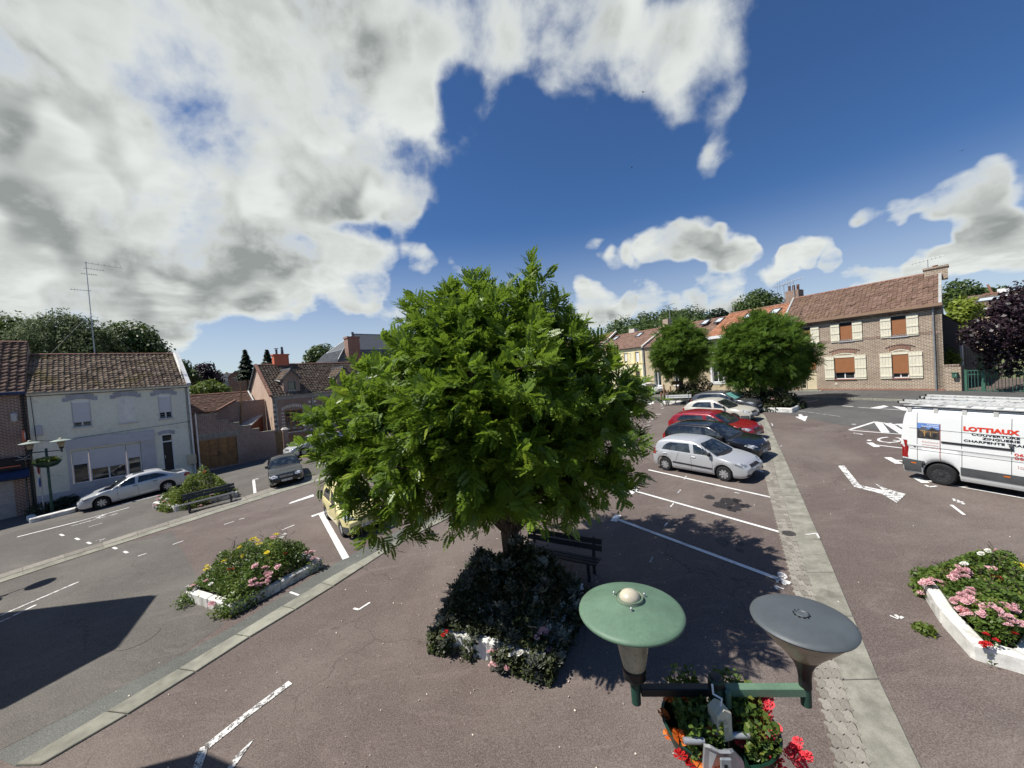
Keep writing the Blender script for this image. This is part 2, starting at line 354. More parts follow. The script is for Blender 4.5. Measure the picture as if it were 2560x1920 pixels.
# near-left kerb: long concrete slabs with a grey strip behind
kU = gp((36.6, 1916.7), (162.7, 1843), (523, 1630), (745.8, 1493.6), (836.7, 1439), (980, 1359), (1130, 1277), (1300, 1185)); kL = gp((100, 1916), (179, 1870), (390, 1746), (667, 1567), (778, 1503), (866, 1446), (1000, 1357), (1145, 1285), (1312, 1192))
gU = gp((-20, 1888), (333, 1705), (569, 1575), (823, 1416), (960, 1345), (1115, 1270), (1290, 1180))
gs = strip('gutter_strip', kU, gU, .005, 'strip_asphalt', m=2); tag(gs, kind='structure')
n_ = int(plen(kL)/1.03); a_, b_ = resample(kU, n_), resample(kL, n_)
kl = strip('kerb', kU, kL, .003, 'dark_asphalt', m=1); tag(kl, kind='structure')
rs = random.Random(5)
for i in range(n_):
    d = (a_[i+1]-a_[i]).normalized()*.012
    c = [a_[i]+d, a_[i+1]-d, b_[i+1]-d, b_[i]+d]; h = .035+rs.uniform(-.006, .008)
    MB().hexa([on_ground(p, -.06) for p in c], [on_ground(p, h) for p in c]).build('kerb_stone', 'concrete_kerb', kl, bevel=.012)
# right-hand strip: interlocking setts, then concrete
sL = gp((2100, 1950), (2078, 1859), (1978, 1448), (1958, 1370), (1911, 1188), (1898, 1106), (1891, 1055), (1886, 1036))
sM = gp((2184, 1950), (2153, 1859), (2096, 1672), (1996, 1370), (1940, 1188), (1923, 1106), (1909, 1057), (1900, 1036))
sR = gp((2316, 1950), (2260, 1859), (2174, 1641), (2060, 1370), (1981, 1188), (1943, 1106), (1922, 1058), (1910, 1036))
sett_bed = strip('sett_strip', sL, sM, .004, 'soil', m=1); tag(sett_bed, kind='structure')
cs = strip('concrete_gutter', sM, sR, .004, 'dark_asphalt', m=1); tag(cs, kind='structure')
n_ = int(plen(sM)/1.55); a_, b_ = resample(sM, n_), resample(sR, n_)
for i in range(n_):
    d = (a_[i+1]-a_[i]).normalized()*.010
    c = [a_[i]+d, a_[i+1]-d, b_[i+1]-d, b_[i]+d]
    MB().hexa([on_ground(p, -.06) for p in c], [on_ground(p, .024) for p in c]).build('concrete_slab', 'concrete', cs, bevel=.008)
L_ = plen(sL); nr = int(L_/.20); a_, b_ = resample(sL, nr), resample(sM, nr)
wave = [(-.5, -.5), (-.17, -.40), (.17, -.60), (.5, -.5), (.40, -.17), (.60, .17), (.5, .5), (.17, .40), (-.17, .60), (-.5, .5), (-.40, .17), (-.60, -.17)]
sm = MB(); k_ = len(wave)
sm.add([(x*.955, y*.955, .028) for x, y in wave]+[(x*.985, y*.985, .018) for x, y in wave]+[(x*.985, y*.985, -.05) for x, y in wave],
       [tuple(range(k_))]+[(i, k_+i, k_+(i+1) % k_, (i+1) % k_) for i in range(k_)]+[(k_+i, 2*k_+i, 2*k_+(i+1) % k_, k_+(i+1) % k_) for i in range(k_)])
settme = sm.mesh('sett'); settme.materials.append(MATS['sett'])
for i in range(nr):
    wd = (b_[i]-a_[i]).length; nc = 3; d = (a_[i+1]-a_[i]); ang = math.atan2((b_[i]-a_[i]).y, (b_[i]-a_[i]).x)
    for j in range(nc):
        p = a_[i].lerp(b_[i], (j+.5)/nc)+d*.5
        o = link('sett', settme, None, sett_bed)
        o.matrix_world = ground_frame(p, ang, rs.uniform(-.003, .004)) @ Matrix.Diagonal((wd/nc, L_/nr, 1, 1))
# manhole
mp_ = G(345, 1595); mh = MB(); mh.lathe([(.42, -.03), (.42, .012), (.36, .014), (.34, .010), (.02, .010)], 28); mo = mh.build('manhole_cover', 'grey_asphalt'); mo.matrix_world = ground_frame(mp_, 0); tag(mo, 'round worn manhole cover beside the building shadow in the grey lane', 'manhole')
# ------------------------------------------------------------------ painted markings (children of the square)
def line(px, w, name='parking_line', mat='road_paint', dz=.0125):
    P = gp(*px); mb = MB()
    for a, b in zip(P, P[1:]):
        a2, b2 = Vector(a[:2]), Vector(b[:2]); L = (b2-a2).length; n = max(1, int(L)); d = (b2-a2).normalized(); s = Vector((-d.y, d.x))*w/2
        for i in range(n):
            p, q = a2.lerp(b2, i/n), a2.lerp(b2, (i+1)/n); mb.quad(*[on_ground(c, dz) for c in (p-s, q-s, q+s, p+s)])
    return mb.build(name, mat, square)
def polymark(px, name, mat='road_paint', dz=.0125):
    P = gp(*px); a = sum(((P[i].x*P[(i+1) % len(P)].y-P[(i+1) % len(P)].x*P[i].y) for i in range(len(P))))
    if a < 0: P = P[::-1]
    return MB().add([on_ground(p, dz) for p in P], [tuple(range(len(P)))]).build(name, mat, square)
line([(1621, 1175), (1932, 1245)], .1); line([(1589, 1228.5), (1950, 1331)], .1); line([(1541.6, 1298), (1976, 1459.5)], .12)
line([(1880, 1169), (1912, 1182)], .1); line([(1575, 1235), (1592, 1219)], .22); line([(1534, 1304), (1545, 1288)], .22); line([(1641, 1147), (1650, 1132)], .2); line([(1667, 1090), (1674, 1080)], .2)
line([(1713, 1033), (1726, 1028)], .2); line([(1720, 1020), (1730, 1016)], .2)
for s in ([(1710, 1200), (1716, 1190)], [(1676, 1268), (1687, 1256)], [(1660, 1318), (1668, 1308)], [(1694, 1233), (1702, 1225)], [(1625, 1407), (1632, 1392)], [(1835, 1232), (1850, 1234)]): line(s, .05, 'paint_mark', 'worn_paint')
line([(2300, 1199), (2560, 1246), (2600, 1253)], .1); line([(2291, 1194), (2314, 1208)], .22); line([(2173, 1107), (2193, 1118)], .22); line([(2190, 1113), (2300, 1126)], .1)
line([(2219, 1144), (2248, 1160)], .22); line([(2240, 1151), (2330, 1161)], .1)
line([(2124, 1075), (2189, 1054.5)], .14); line([(2124, 1076), (2290, 1089)], .1); line([(2189, 1054.5), (2290, 1070)], .1); line([(2195, 1056), (2214, 1082)], .3); line([(2218, 1058), (2262, 1086)], .3); line([(2248, 1060), (2300, 1088)], .3)
line([(2134, 1083), (2158, 1087)], .12, 'paint_mark', 'worn_paint'); line([(2128, 1061), (2140, 1061)], .15, 'paint_mark', 'worn_paint')
e_ = [(2225+29*math.cos(a), 1100+6.5*math.sin(a)) for a in [i*math.pi/9 for i in range(-3, 14)]]; line(e_, .1, 'wheelchair_symbol'); line([(2210, 1105), (2227, 1108)], .12, 'wheelchair_symbol'); line([(2233, 1101), (2262, 1104)], .1, 'wheelchair_symbol'); line([(2168, 1101), (2178, 1102)], .2, 'wheelchair_symbol')
polymark([(2095, 1165), (2111, 1165), (2150, 1213), (2136, 1218)], 'arrow_shaft', 'worn_paint'); polymark([(2137, 1218), (2150, 1213.5), (2216, 1228), (2206, 1236)], 'arrow_shaft', 'worn_paint')
polymark([(2187, 1209), (2215, 1222), (2265, 1236), (2242, 1258), (2206, 1236), (2210, 1228)], 'arrow_head', 'worn_paint')
line([(2378, 1263), (2411, 1288)], .07, 'paint_mark'); line([(2313, 1213), (2323, 1218), (2342, 1216)], .07, 'paint_mark')
polymark([(1988, 1042.5), (2019, 1040.5), (2013, 1054)], 'arrow_head'); polymark([(1995, 1036), (2003, 1036), (2009, 1041.5), (1999, 1042)], 'arrow_shaft')
polymark([(1620, 1008), (1638, 1003), (1632, 1006), (1637, 1008), (1625, 1012), (1619, 1014)], 'arrow_head'); polymark([(1559, 1060), (1562, 1053), (1576, 1046), (1582, 1047), (1573, 1052), (1581, 1053), (1568, 1058)], 'arrow_head')
polymark([(1478, 1060), (1500, 1052), (1520, 1044), (1530, 1046), (1510, 1056), (1490, 1066)], 'arrow_head')
for (x, y) in [(1642, 1036), (1649, 1036), (1631, 1048), (1622, 1055), (1656, 1021), (1604, 1075), (1612, 1084), (1625, 1020), (1655, 1015)]: line([(x-3, y+.8), (x+4, y-.8)], .12, 'paint_mark')
line([(1614, 1064), (1625, 1063)], .08, 'paint_mark')
# far road: broken lines and hatching near the pavement
line([(2106, 1015), (2133, 1017)], .12); polymark([(2172, 1021), (2210, 1014), (2222, 1017), (2200, 1022)], 'hatching', dz=.02); polymark([(2230, 1016), (2262, 1019), (2275, 1028), (2258, 1027)], 'hatching', dz=.02); line([(2145, 1019), (2272, 1027)], .08, dz=.02)
line([(2010, 1008), (2045, 1000)], .06, 'paint_mark', dz=.02); line([(1960, 1023), (2100, 1042)], .05, 'paint_mark', 'worn_paint', dz=.02)
# left half
line([(779, 1291.5), (816, 1279)], .22); line([(803, 1285), (865, 1397)], .2); polymark([(721, 1261), (727, 1256), (783, 1236), (786, 1241)], 'parking_line'); line([(634, 1201), (638, 1237)], .14); line([(631, 1200), (646, 1197)], .16)
for s in ([(705, 1325.5), (736, 1313)], [(432, 1362), (458, 1352.5)], [(560, 1312), (585, 1304)], [(598, 1299), (612, 1296)], [(884, 1522), (897, 1525), (925, 1507)], [(725, 1481), (747, 1489)], [(345, 1391), (366, 1384)]): line(s, .06, 'paint_mark')
for (x, y) in [(154, 1338), (193, 1348), (222, 1358), (287, 1371), (314, 1381)]: line([(x-4, y-2), (x+5, y+2)], .09, 'paint_mark')
line([(240, 1352), (262, 1347), (250, 1354)], .05, 'paint_mark', 'worn_paint')
line([(43, 1343), (195, 1304.5)], .14); line([(195, 1304.5), (323, 1269)], .09); line([(177, 1316), (294, 1284)], .1, mat='worn_paint'); line([(242, 1296), (262, 1287)], .2, mat='worn_paint'); line([(222, 1318), (256, 1308)], .05); line([(249, 1275), (395, 1239)], .1)
line([(726, 1707), (620, 1786), (517, 1868)], .15, 'arrow_shaft', 'worn_paint'); line([(512, 1866), (488, 1935)], .13, 'arrow_head', 'worn_paint'); polymark([(636, 1848), (610, 1885), (575, 1935), (560, 1935), (590, 1890)], 'arrow_head', 'worn_paint')
line([(197, 1455), (0, 1540)], .1, 'parking_line', 'worn_paint'); line([(90, 1513), (0, 1556)], .1, 'parking_line', 'worn_paint')
# hand-sprayed survey figures
DIG = {'1': [(0, .7), (.4, 1), (.4, 0)], '2': [(0, .8), (.3, 1), (.6, .8), (.5, .5), (0, 0), (.65, 0)], '9': [(.6, .6), (.2, .5), (.05, .8), (.35, 1), (.6, .8), (.55, .3), (.2, 0)],
       '3': [(0, .9), (.35, 1), (.55, .78), (.25, .55), (.6, .3), (.35, 0), (0, .1)], '5': [(.6, 1), (.1, 1), (.05, .55), (.45, .6), (.6, .3), (.35, 0), (0, .08)], '4': [(.5, 0), (.5, 1), (0, .35), (.7, .35)]}
def sprayed(txt, o, ux, uy, w=.045):
    for i, ch in enumerate(txt):
        line([(o[0]+ux[0]*(i+x)+uy[0]*y, o[1]+ux[1]*(i+x)+uy[1]*y) for x, y in DIG[ch]], w, 'sprayed_figure')
sprayed('129', (1958, 1480), (4, -16), (-22, -8)); sprayed('45', (1948, 1456), (13, -8), (-16, -6), .04); sprayed('135', (2382, 1252), (11, 4), (-2, -6), .05)
line([(2238, 1538), (2249, 1547), (2257, 1543)], .05, 'paint_mark'); line([(2225, 1540), (2246, 1549)], .03, 'paint_mark')
for a in ([(2013, 1340), (2042, 1336), (2048, 1348)], [(1951, 1118), (1955, 1116)], [(1929, 1060), (1932, 1066)]): line(a, .04, 'paint_mark', 'road_paint', .035)
# oil stains and scattered petals
m_, tr_ = nodemat('oil'); t_ = T(tr_); t_.out((.022, .018, .017), .55, 0, None, .5)
for (x, y, r_) in [(1824, 1253, .28), (1806, 1264, .3), (1849, 1264, .18), (1842, 1251, .15), (1774, 1243, .17), (1832, 1272, .22), (1852, 1360, .12), (1850, 1376, .1), (1804, 1353, .2), (1866, 1265, .14)]:
    c = G(x, y); rr = [rs.uniform(.6, 1.15)*r_ for i in range(13)]
    MB().add([on_ground((c.x+rr[i]*math.cos(i*.4833), c.y+rr[i]*1.3*math.sin(i*.4833)), .009) for i in range(13)], [tuple(range(13))]).build('oil_stain', 'oil', square)
M('petal', (.75, .68, .55), .7, .1)
V = []; rg = np.random.default_rng(3)
for i in range(400):
    x, y = rg.uniform(-9, 12), rg.uniform(4.5, 17)
    if rg.random() < .5: x, y = rg.normal(-.5, 3.2), rg.normal(8.6, 2.4)
    s = rg.uniform(.008, .021); a = rg.uniform(0, 6.28); z = zg(x, y)+.03
    for k in range(4):
        V.append((x+s*math.cos(a+k*1.57)*(1 if k % 2 else .6), y+s*math.sin(a+k*1.57)*(1 if k % 2 else .6), z+(.006 if k == 0 else -.012)))
pet = npmesh('fallen_petals', V, np.arange(len(V)).reshape(-1, 4), 'petal'); tag(pet, 'pale petals scattered over the asphalt', 'petals', kind='stuff')
# ------------------------------------------------------------------ building materials
def brick(name, c1, c2, mortar, axis='x', bw=.22, bh=.072, ms=.011, wash=0., washcol=(.5, .5, .48), offs=.5):
    m, tr = nodemat(name); t = T(tr); o = t.obj(); s = t.n('ShaderNodeSeparateXYZ'); t.put(s.inputs[0], o)
    cb = t.n('ShaderNodeCombineXYZ'); t.put(cb.inputs[0], s.outputs[0 if axis == 'x' else 1]); t.put(cb.inputs[1], s.outputs[2])
    b = t.n('ShaderNodeTexBrick'); t.put(b.inputs['Vector'], cb.outputs[0]); b.offset = offs
    b.inputs['Scale'].default_value = 1; b.inputs['Brick Width'].default_value = bw; b.inputs['Row Height'].default_value = bh
    b.inputs['Mortar Size'].default_value = ms; b.inputs['Mortar Smooth'].default_value = .15; b.inputs['Bias'].default_value = 0
    t.put(b.inputs['Color1'], c1); t.put(b.inputs['Color2'], c2); t.put(b.inputs['Mortar'], mortar)
    big = t.noise(o, .55, 5, .6); c = t.mix(t.ramp(big, .35, .7, 0, .4), b.outputs['Color'], tuple(x*.62 for x in c1))
    c = t.mix(t.ramp(t.noise(o, 7, 4, .6), .3, .7, 0, .35), c, tuple(min(1, x*1.35) for x in c2))
    c = t.mix(t.ramp(t.noise(o, 1.3, 6, .7, .8), .55, .8, 0, .35), c, (.06, .05, .045))
    if wash: c = t.mix(wash, c, washcol)
    h = t.math('SUBTRACT', 1., b.outputs['Fac']); h = t.math('ADD', h, t.math('MULTIPLY', t.noise(o, 60, 3), .25))
    t.out(c, .88, 0, t.bump(h, .8, .012), .25); return m
RB = ((.25, .135, .10), (.15, .088, .072), (.56, .49, .40))
brick('brick_dark', *RB, ms=.017, bw=.26, bh=.088); brick('brick_dark_side', *RB, axis='y', ms=.017, bw=.26, bh=.088)
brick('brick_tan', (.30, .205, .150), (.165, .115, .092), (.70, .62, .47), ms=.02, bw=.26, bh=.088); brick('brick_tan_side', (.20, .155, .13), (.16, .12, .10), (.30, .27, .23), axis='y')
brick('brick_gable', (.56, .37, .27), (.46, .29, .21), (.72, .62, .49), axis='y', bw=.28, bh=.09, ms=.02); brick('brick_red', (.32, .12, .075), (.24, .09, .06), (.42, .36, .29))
brick('brick_white', (.88, .87, .70), (.85, .83, .66), (.72, .70, .56), ms=.008)
M('white_render', (.78, .76, .68), .85, .08, 2, .2, dirt=.25); M('grey_paint', (.50, .50, .51), .7, .06, 2, .1, dirt=.12)
M('stone_blue', (.36, .37, .40), .7, .1, 5, .15, rand=.15); M('stone_white', (.62, .58, .50), .8, .12, 6, .2, rand=.2)
M('shutter_cream', (.70, .66, .52), .65, .07, 9, .12); M('blind_brown', (.30, .125, .052), .6, .06, 3, .05); M('blind_grey', (.58, .58, .59), .55, .04, 2); M('roller_metal', (.28, .30, .31), .5, .1, 3)
M('pvc_white', (.74, .74, .73), .45, .03, 2); M('door_black', (.012, .013, .014), .45, .1, 5); M('wood_varnish', (.26, .13, .045), .5, .3, 4, .2, rand=.2); M('wood_old', (.20, .135, .065), .75, .3, 6, .3)
M('zinc', (.34, .36, .37), .45, .15, 5, .1, metal=.5); M('zinc_roof', (.62, .66, .66), .45, .06, 3, .05); M('coping_grey', (.36, .36, .34), .75, .2, 6, .2); M('lead', (.55, .56, .55), .6, .15, 6, .2)
M('brown_gutter', (.27, .175, .115), .6, .1, 3); M('blue_gutter', (.022, .04, .10), .5, .1, 3); M('plaster_yellow', (.80, .73, .46), .85, .06, 2, .15, dirt=.12); M('plaster_ochre', (.66, .53, .22), .85, .06, 2, .1)
M('plaster_beige', (.50, .41, .27), .9, .12, 1.5, .25, dirt=.25); M('plaster_pink', (.62, .42, .36), .9, .08, 2, .2); M('plaster_grey', (.33, .33, .31), .9, .12, 1.5, .25, dirt=.3)
M('door_cream', (.58, .50, .34), .6, .06, 3); M('red_shed', (.13, .045, .03), .7, .2, 5, .2); M('orange_paint', (.62, .16, .08), .7, .1, 4); M('terracotta', (.23, .115, .078), .75, .25, 8, .2, rand=.3)
M('gate_green', (.05, .14, .095), .5, .12, 4); M('door_green', (.20, .24, .12), .65, .06, 2); M('dark_void', (.012, .012, .014), .6, .2, 3); M('slate', (.085, .092, .102), .5, .12, 2, .15, rand=.2); M('curtain', (.50, .50, .48), .8, .2, 14)
M('cable_black', (.015, .015, .016), .6, .1, 3); M('galvanised', (.46, .47, .48), .45, .1, 4, metal=.6); M('board_brown', (.24, .13, .07), .7, .2, 4)
m_, tr_ = nodemat('window_glass'); t_ = T(tr_); o_ = t_.pos(); t_.out(t_.mix(t_.ramp(t_.noise(o_, 1.3, 3), .4, .65), (.012, .015, .017), (.05, .055, .055)), .06, 0, None, .9)
def tile_mat(name, c1, c2, moss=.35, mosscol=(.16, .12, .035)):
    m, tr = nodemat(name); t = T(tr); o = t.pos(); at_ = t.n('ShaderNodeAttribute', attribute_name='tone').outputs['Fac']
    c = t.mix(at_, c1, c2); c = t.mix(t.ramp(t.noise(o, .5, 6, .7, .5), .5, .68, 0, moss), c, mosscol); c = t.mix(t.ramp(t.noise(o, 9, 5, .7), .42, .75, 0, .5), c, tuple(x*.35 for x in c1))
    c = t.mix(t.ramp(t.noise(o, 26, 3, .7), .6, .75, 0, .3), c, (.42, .38, .3))
    t.out(c, .85, 0, t.bump(t.noise(o, 30, 3), .3, .01), .25)
tile_mat('tile_old', (.135, .092, .062), (.34, .25, .17), .8); tile_mat('tile_brown', (.10, .072, .052), (.20, .15, .11), .35, (.13, .105, .06)); tile_mat('tile_red', (.145, .088, .064), (.225, .145, .108), .3); tile_mat('tile_orange', (.34, .145, .08), (.46, .225, .135), .08); tile_mat('tile_plain', (.17, .10, .075), (.27, .17, .13), .5, (.19, .13, .09)); tile_mat('slate_tile', (.075, .082, .092), (.115, .123, .133), .1, (.1, .1, .09))
def pantiles(name, o, u, v, nu, nv, mat, parent, as_parts=0, thick=.05, flat=False, skip=None, seed=1):
    """clay tiles laid from eave origin o; u = one column across, v = one row up the slope (vectors). as_parts: how many become single objects"""
    rg = np.random.default_rng(seed); u = Vector(u); v = Vector(v); n = u.cross(v).normalized(); n = n if n.z > 0 else -n
    prof = [(0, 0), (1.04, 0)] if flat else [(-.02, .02), (.22, -.35), (.5, -.3), (.72, .55), (.9, .9), (1.06, .35)]
    k = len(prof); loc = []
    for j, lift in ((-.06, .62), (.98, .1)):
        for a, h in prof: loc.append(u*a+v*j+n*(thick*(h*.75+lift)))
    for a, h in prof: loc.append(u*a-v*.06+n*(thick*(h*.75+.62)-.03))
    loc = np.array([tuple(p) for p in loc]); Fs = np.array([(i, i+1, k+i+1, k+i) for i in range(k-1)]+[(2*k+i, 2*k+i+1, i+1, i) for i in range(k-1)])
    cells = [(i, j) for j in range(nv) for i in range(nu) if not (skip and skip((i+.5)/nu, (j+.5)/nv))]
    VS, FS, AT = [], [], []; o = np.array(tuple(o)); un, vn, nn_ = (np.array(tuple(q)) for q in (u, v, n)); proto = None; cnt = 0
    for (i, j) in cells:
        jit = un*(rg.normal(0, .035))+vn*rg.normal(0, .04)+nn_*rg.normal(0, .009); P = loc+o+un*i+vn*j+jit; tone = rg.random()**1.3
        if cnt < as_parts:
            if proto is None:
                proto = []
                for q in range(7):
                    ob = npmesh('roof_tile', loc, Fs, mat, None, np.full(len(loc), q/6)); proto.append(ob.data); bpy.data.objects.remove(ob)
            ob = bpy.data.objects.new('roof_tile', proto[int(tone*6.99)]); COL.objects.link(ob); ob.parent = parent; ob.location = tuple(o+un*i+vn*j+jit)
        else:
            FS.append(Fs+len(VS)*len(loc)); VS.append(P); AT.append(np.full(len(loc), tone))
        cnt += 1
    if VS:
        ob = npmesh(name, np.concatenate(VS), np.concatenate(FS), mat, parent, np.concatenate(AT)); ob['kind'] = 'stuff'; return ob
class Bld:
    """a house: local x along the front (left to right as seen), local y into the house, local z up"""
    def __init__(s, name, label, cat, A, d, z0, group=None):
        s.d = Vector((d[0], d[1])).normalized(); s.A = Vector((A[0], A[1])); s.z0 = z0
        s.e = empty(name, (A[0], A[1], z0), math.atan2(s.d.y, s.d.x), label, cat, group); s.n = Vector((-s.d.y, s.d.x))
    def at(s, px, py, y=0.):                 # pixel -> (x along front, height) on the plane at depth y
        r = ray(px, py); A = s.A+s.n*y; t = (A.x*s.n.x+A.y*s.n.y)/(r.x*s.n.x+r.y*s.n.y)
        p = Vector((r.x*t, r.y*t)); return ((p-s.A).dot(s.d), CH+r.z*t-s.z0)
    def rect(s, x0, y0, x1, y1, y=0.):       # two opposite pixel corners -> local x0,x1,z0,z1
        a, b = s.at(x0, y0, y), s.at(x1, y1, y); return (min(a[0], b[0]), max(a[0], b[0]), min(a[1], b[1]), max(a[1], b[1]))
    def box(s, name, mat, x0, x1, y0, y1, z0, z1, parent=None, bevel=0.): return MB().box(x0, x1, y0, y1, z0, z1).build(name, mat, parent or s.e, bevel=bevel)
    def wall(s, x0, x1, z0, z1, holes, mat, name='wall', depth=.18, y=0.):
        """front wall with real openings"""
        xs = sorted({x0, x1, *[h[0] for h in holes], *[h[1] for h in holes]}); zs = sorted({z0, z1, *[h[2] for h in holes], *[h[3] for h in holes]})
        xs = [q for q in xs if x0 <= q <= x1]; zs = [q for q in zs if z0 <= q <= z1]; mb = MB()
        for a, b in zip(xs, xs[1:]):
            for c, d in zip(zs, zs[1:]):
                mx, mz = (a+b)/2, (c+d)/2
                if any(h[0] < mx < h[1] and h[2] < mz < h[3] for h in holes): continue
                mb.quad((a, y, c), (b, y, c), (b, y, d), (a, y, d))
        for a, b, c, d in holes:
            mb.quad((a, y, c), (a, y, d), (a, y+depth, d), (a, y+depth, c)); mb.quad((b, y, d), (b, y, c), (b, y+depth, c), (b, y+depth, d))
            mb.quad((a, y, d), (b, y, d), (b, y+depth, d), (a, y+depth, d)); mb.quad((b, y, c), (a, y, c), (a, y+depth, c), (b, y+depth, c))
        return mb.build(name, mat, s.e)
    def window(s, h, frame='pvc_white', glass='window_glass', panes=(2, 1), y=.1, fw=.06, sill=None, name='window'):
        a, b, c, d = h; mb = MB(); n, m = panes
        mb.box(a+.002, b-.002, y-.03, y+.05, c+.002, c+fw); mb.box(a+.002, b-.002, y-.03, y+.05, d-fw, d-.002); mb.box(a+.002, a+fw, y-.03, y+.05, c+fw, d-fw); mb.box(b-fw, b-.002, y-.03, y+.05, c+fw, d-fw)
        for i in range(1, n): q = a+(b-a)*i/n; mb.box(q-fw*.6, q+fw*.6, y-.03, y+.05, c+fw, d-fw)
        for j in range(1, m): q = c+(d-c)*j/m; mb.box(a+fw, b-fw, y-.02, y+.04, q-.02, q+.02)
        w = mb.build(name, frame, s.e)
        for i in range(n):
            for j in range(m):
                x0, x1 = a+(b-a)*i/n, a+(b-a)*(i+1)/n; z0, z1 = c+(d-c)*j/m, c+(d-c)*(j+1)/m
                MB().box(x0+.01, x1-.01, y+.015, y+.025, z0+.01, z1-.01).build('pane', glass, w)
        if sill: MB().box(a-.08, b+.08, -.07, .12, c-.07, c+.004).build('sill', sill, w)
        return w
    def arch(s, a, b, z, rise, h, mat, n=9, y=-.02, name='arch_stone', gap=.02, parent=None):
        """segmental arch of separate voussoirs"""
        for i in range(n):
            q = []
            for u in (i/n+gap/2/n*4, (i+1)/n-gap/2/n*4):
                x = a+(b-a)*u; k = 1-(2*u-1)**2; q.append((x+(u-.5)*h*.5, z+rise*k+h)); q.append((x, z+rise*k))
            P = [(q[1][0], y, q[1][1]), (q[3][0], y, q[3][1]), (q[2][0], y, q[2][1]), (q[0][0], y, q[0][1])]
            MB().prism(P, (0, .1, 0)).build(name, mat, parent or s.e)
    def gable_roof(s, x0, x1, ze, yr, zr, mat, over=.25, col=.22, rows=.30, name='roof', parts=0, yb=None, thick=.05, flat=False, y0=0., skip=None, ridge='terracotta', seed=1):
        """front slope from the eave up to the ridge, back slope plain, ridge tiles"""
        yb = yb if yb is not None else 2*yr-y0; sl = Vector((0, yr-y0, zr-ze)); L = sl.length; un = sl/L; e0 = Vector((x0, y0, ze))-un*over
        mb = MB(); mb.quad((x0, y0-un.y*over, ze-un.z*over-.02), (x1, y0-un.y*over, ze-un.z*over-.02), (x1, yr, zr-.02), (x0, yr, zr-.02)); mb.quad((x0, yr, zr-.02), (x1, yr, zr-.02), (x1, yb, ze), (x0, yb, ze))
        rf = mb.build(name, 'tile_backing', s.e); nu = max(1, round((x1-x0)/col)); nv = max(1, round((L+over)/rows))
        pantiles('tiles', e0, ((x1-x0)/nu, 0, 0), un*((L+over)/nv), nu, nv, mat, rf, parts, thick, flat, skip, seed)
        if ridge:
            n = max(2, round((x1-x0)/.4)); w = (x1-x0)/n
            for i in range(n):
                m = Matrix.Translation((x0+i*w, yr, zr-.03)) @ Matrix.Rotation(math.pi/2, 4, 'Y')
                mb = MB(); K = 6; vs = []
                for q, r_ in ((0, .13), (w*1.02, .115)):
                    for a in range(K+1): th = math.pi*a/K; vs.append((x0+i*w+q, yr-r_*math.cos(th), zr-.02+r_*.85*math.sin(th)))
                mb.add(vs, [(a, a+1, K+2+a, K+1+a) for a in range(K)]); mb.build('ridge_tile', ridge, rf, 60)
        return rf
    def pipe(s, x, z0, z1, mat='zinc', y=-.07, r=.045, name='downpipe'): return MB().tube([(x, y, z0), (x, y, z1-.15), (x, y-.06, z1-.03), (x, y-.06, z1)], r, 8).build(name, mat, s.e, 40)
    def gutter(s, x0, x1, z, mat='zinc', y=-.2, r=.075, name='gutter'):
        K = 6; mb = MB(); vs = []
        for x in (x0, x1):
            for a in range(K+1): th = math.pi*a/K; vs.append((x, y-r*math.cos(th), z-r*math.sin(th)))
        mb.add(vs, [(a, a+1, K+2+a, K+1+a) for a in range(K)]); return mb.build(name, mat, s.e, 60)
M('tile_backing', (.05, .035, .028), .9, .2, 4)
# ================================================================== B: white-painted house
dB = Vector((.92, 1.)).normalized(); pB = G(492, 1184)
def fromright(p, L): q = Vector(p[:2])-dB*L; return q
tmp = Bld('tmp', None, None, pB, dB, 0); xl = tmp.at(72, 1050)[0]; bpy.data.objects.remove(tmp.e)
A_ = Vector(pB[:2])+dB*xl
B = Bld('white_house', 'white painted two-storey house with grey shopfront and mossy tiled roof', 'house', A_, dB, zg(*A_)-.2)
wB = -xl; zeB = (B.at(75, 982)[1]+B.at(475, 957)[1])/2
h1 = B.rect(176, 1002, 231, 1066); h3 = B.rect(393, 990, 432, 1045); h2 = B.rect(293, 993, 341, 1058)
hs = B.rect(176, 1131, 360, 1204); hs = (hs[0], hs[1], B.at(270, 1197)[1], B.at(270, 1117)[1]); hd = B.rect(402, 1090, 440, 1178)
hd = (hd[0], hd[1], B.at(421, 1176)[1], B.at(421, 1087)[1])
for k in (0,): pass
mid = lambda h: (h[0]+h[1])/2
zl = (h1[3]+h3[3])/2; zs_ = (h1[2]+h3[2])/2; h1 = (h1[0], h1[1], zs_, zl); h3 = (h3[0], h3[1], zs_, zl); h2 = (h2[0], h2[1], zs_, zl)
B.wall(0, wB, -.6, zeB, [h1, h3, hs, hd], 'brick_white')
side = MB().prism([(wB-.003, 0, -.6), (wB-.003, 8.4, -.6), (wB-.003, 8.4, zeB), (wB-.003, 4.2, zeB+2.7), (wB-.003, 0, zeB)], (-.25, 0, 0)).build('gable_wall', 'white_render', B.e)
zrB = B.at(230, 886, 4.2)[1]
B.gable_roof(0.02, wB-.12, zeB, 4.2, zrB, 'tile_old', .22, .245, .30, parts=300, seed=3)
MB().hexa([(wB-.14, -.25, zeB-.14), (wB+.10, -.25, zeB-.14), (wB+.10, 4.2, zrB-.03), (wB-.14, 4.2, zrB-.03)], [(wB-.14, -.25, zeB+.05), (wB+.10, -.25, zeB+.05), (wB+.10, 4.2, zrB+.16), (wB-.14, 4.2, zrB+.16)]).build('verge_coping', 'lead', B.e)
B.gutter(0, wB, zeB-.06, 'plaster_grey'); B.box('eaves_board', 'white_render', 0, wB, -.16, -.004, zeB-.22, zeB-.1); B.pipe(wB-.06, -.2, zeB-.1, 'white_render', r=.05)
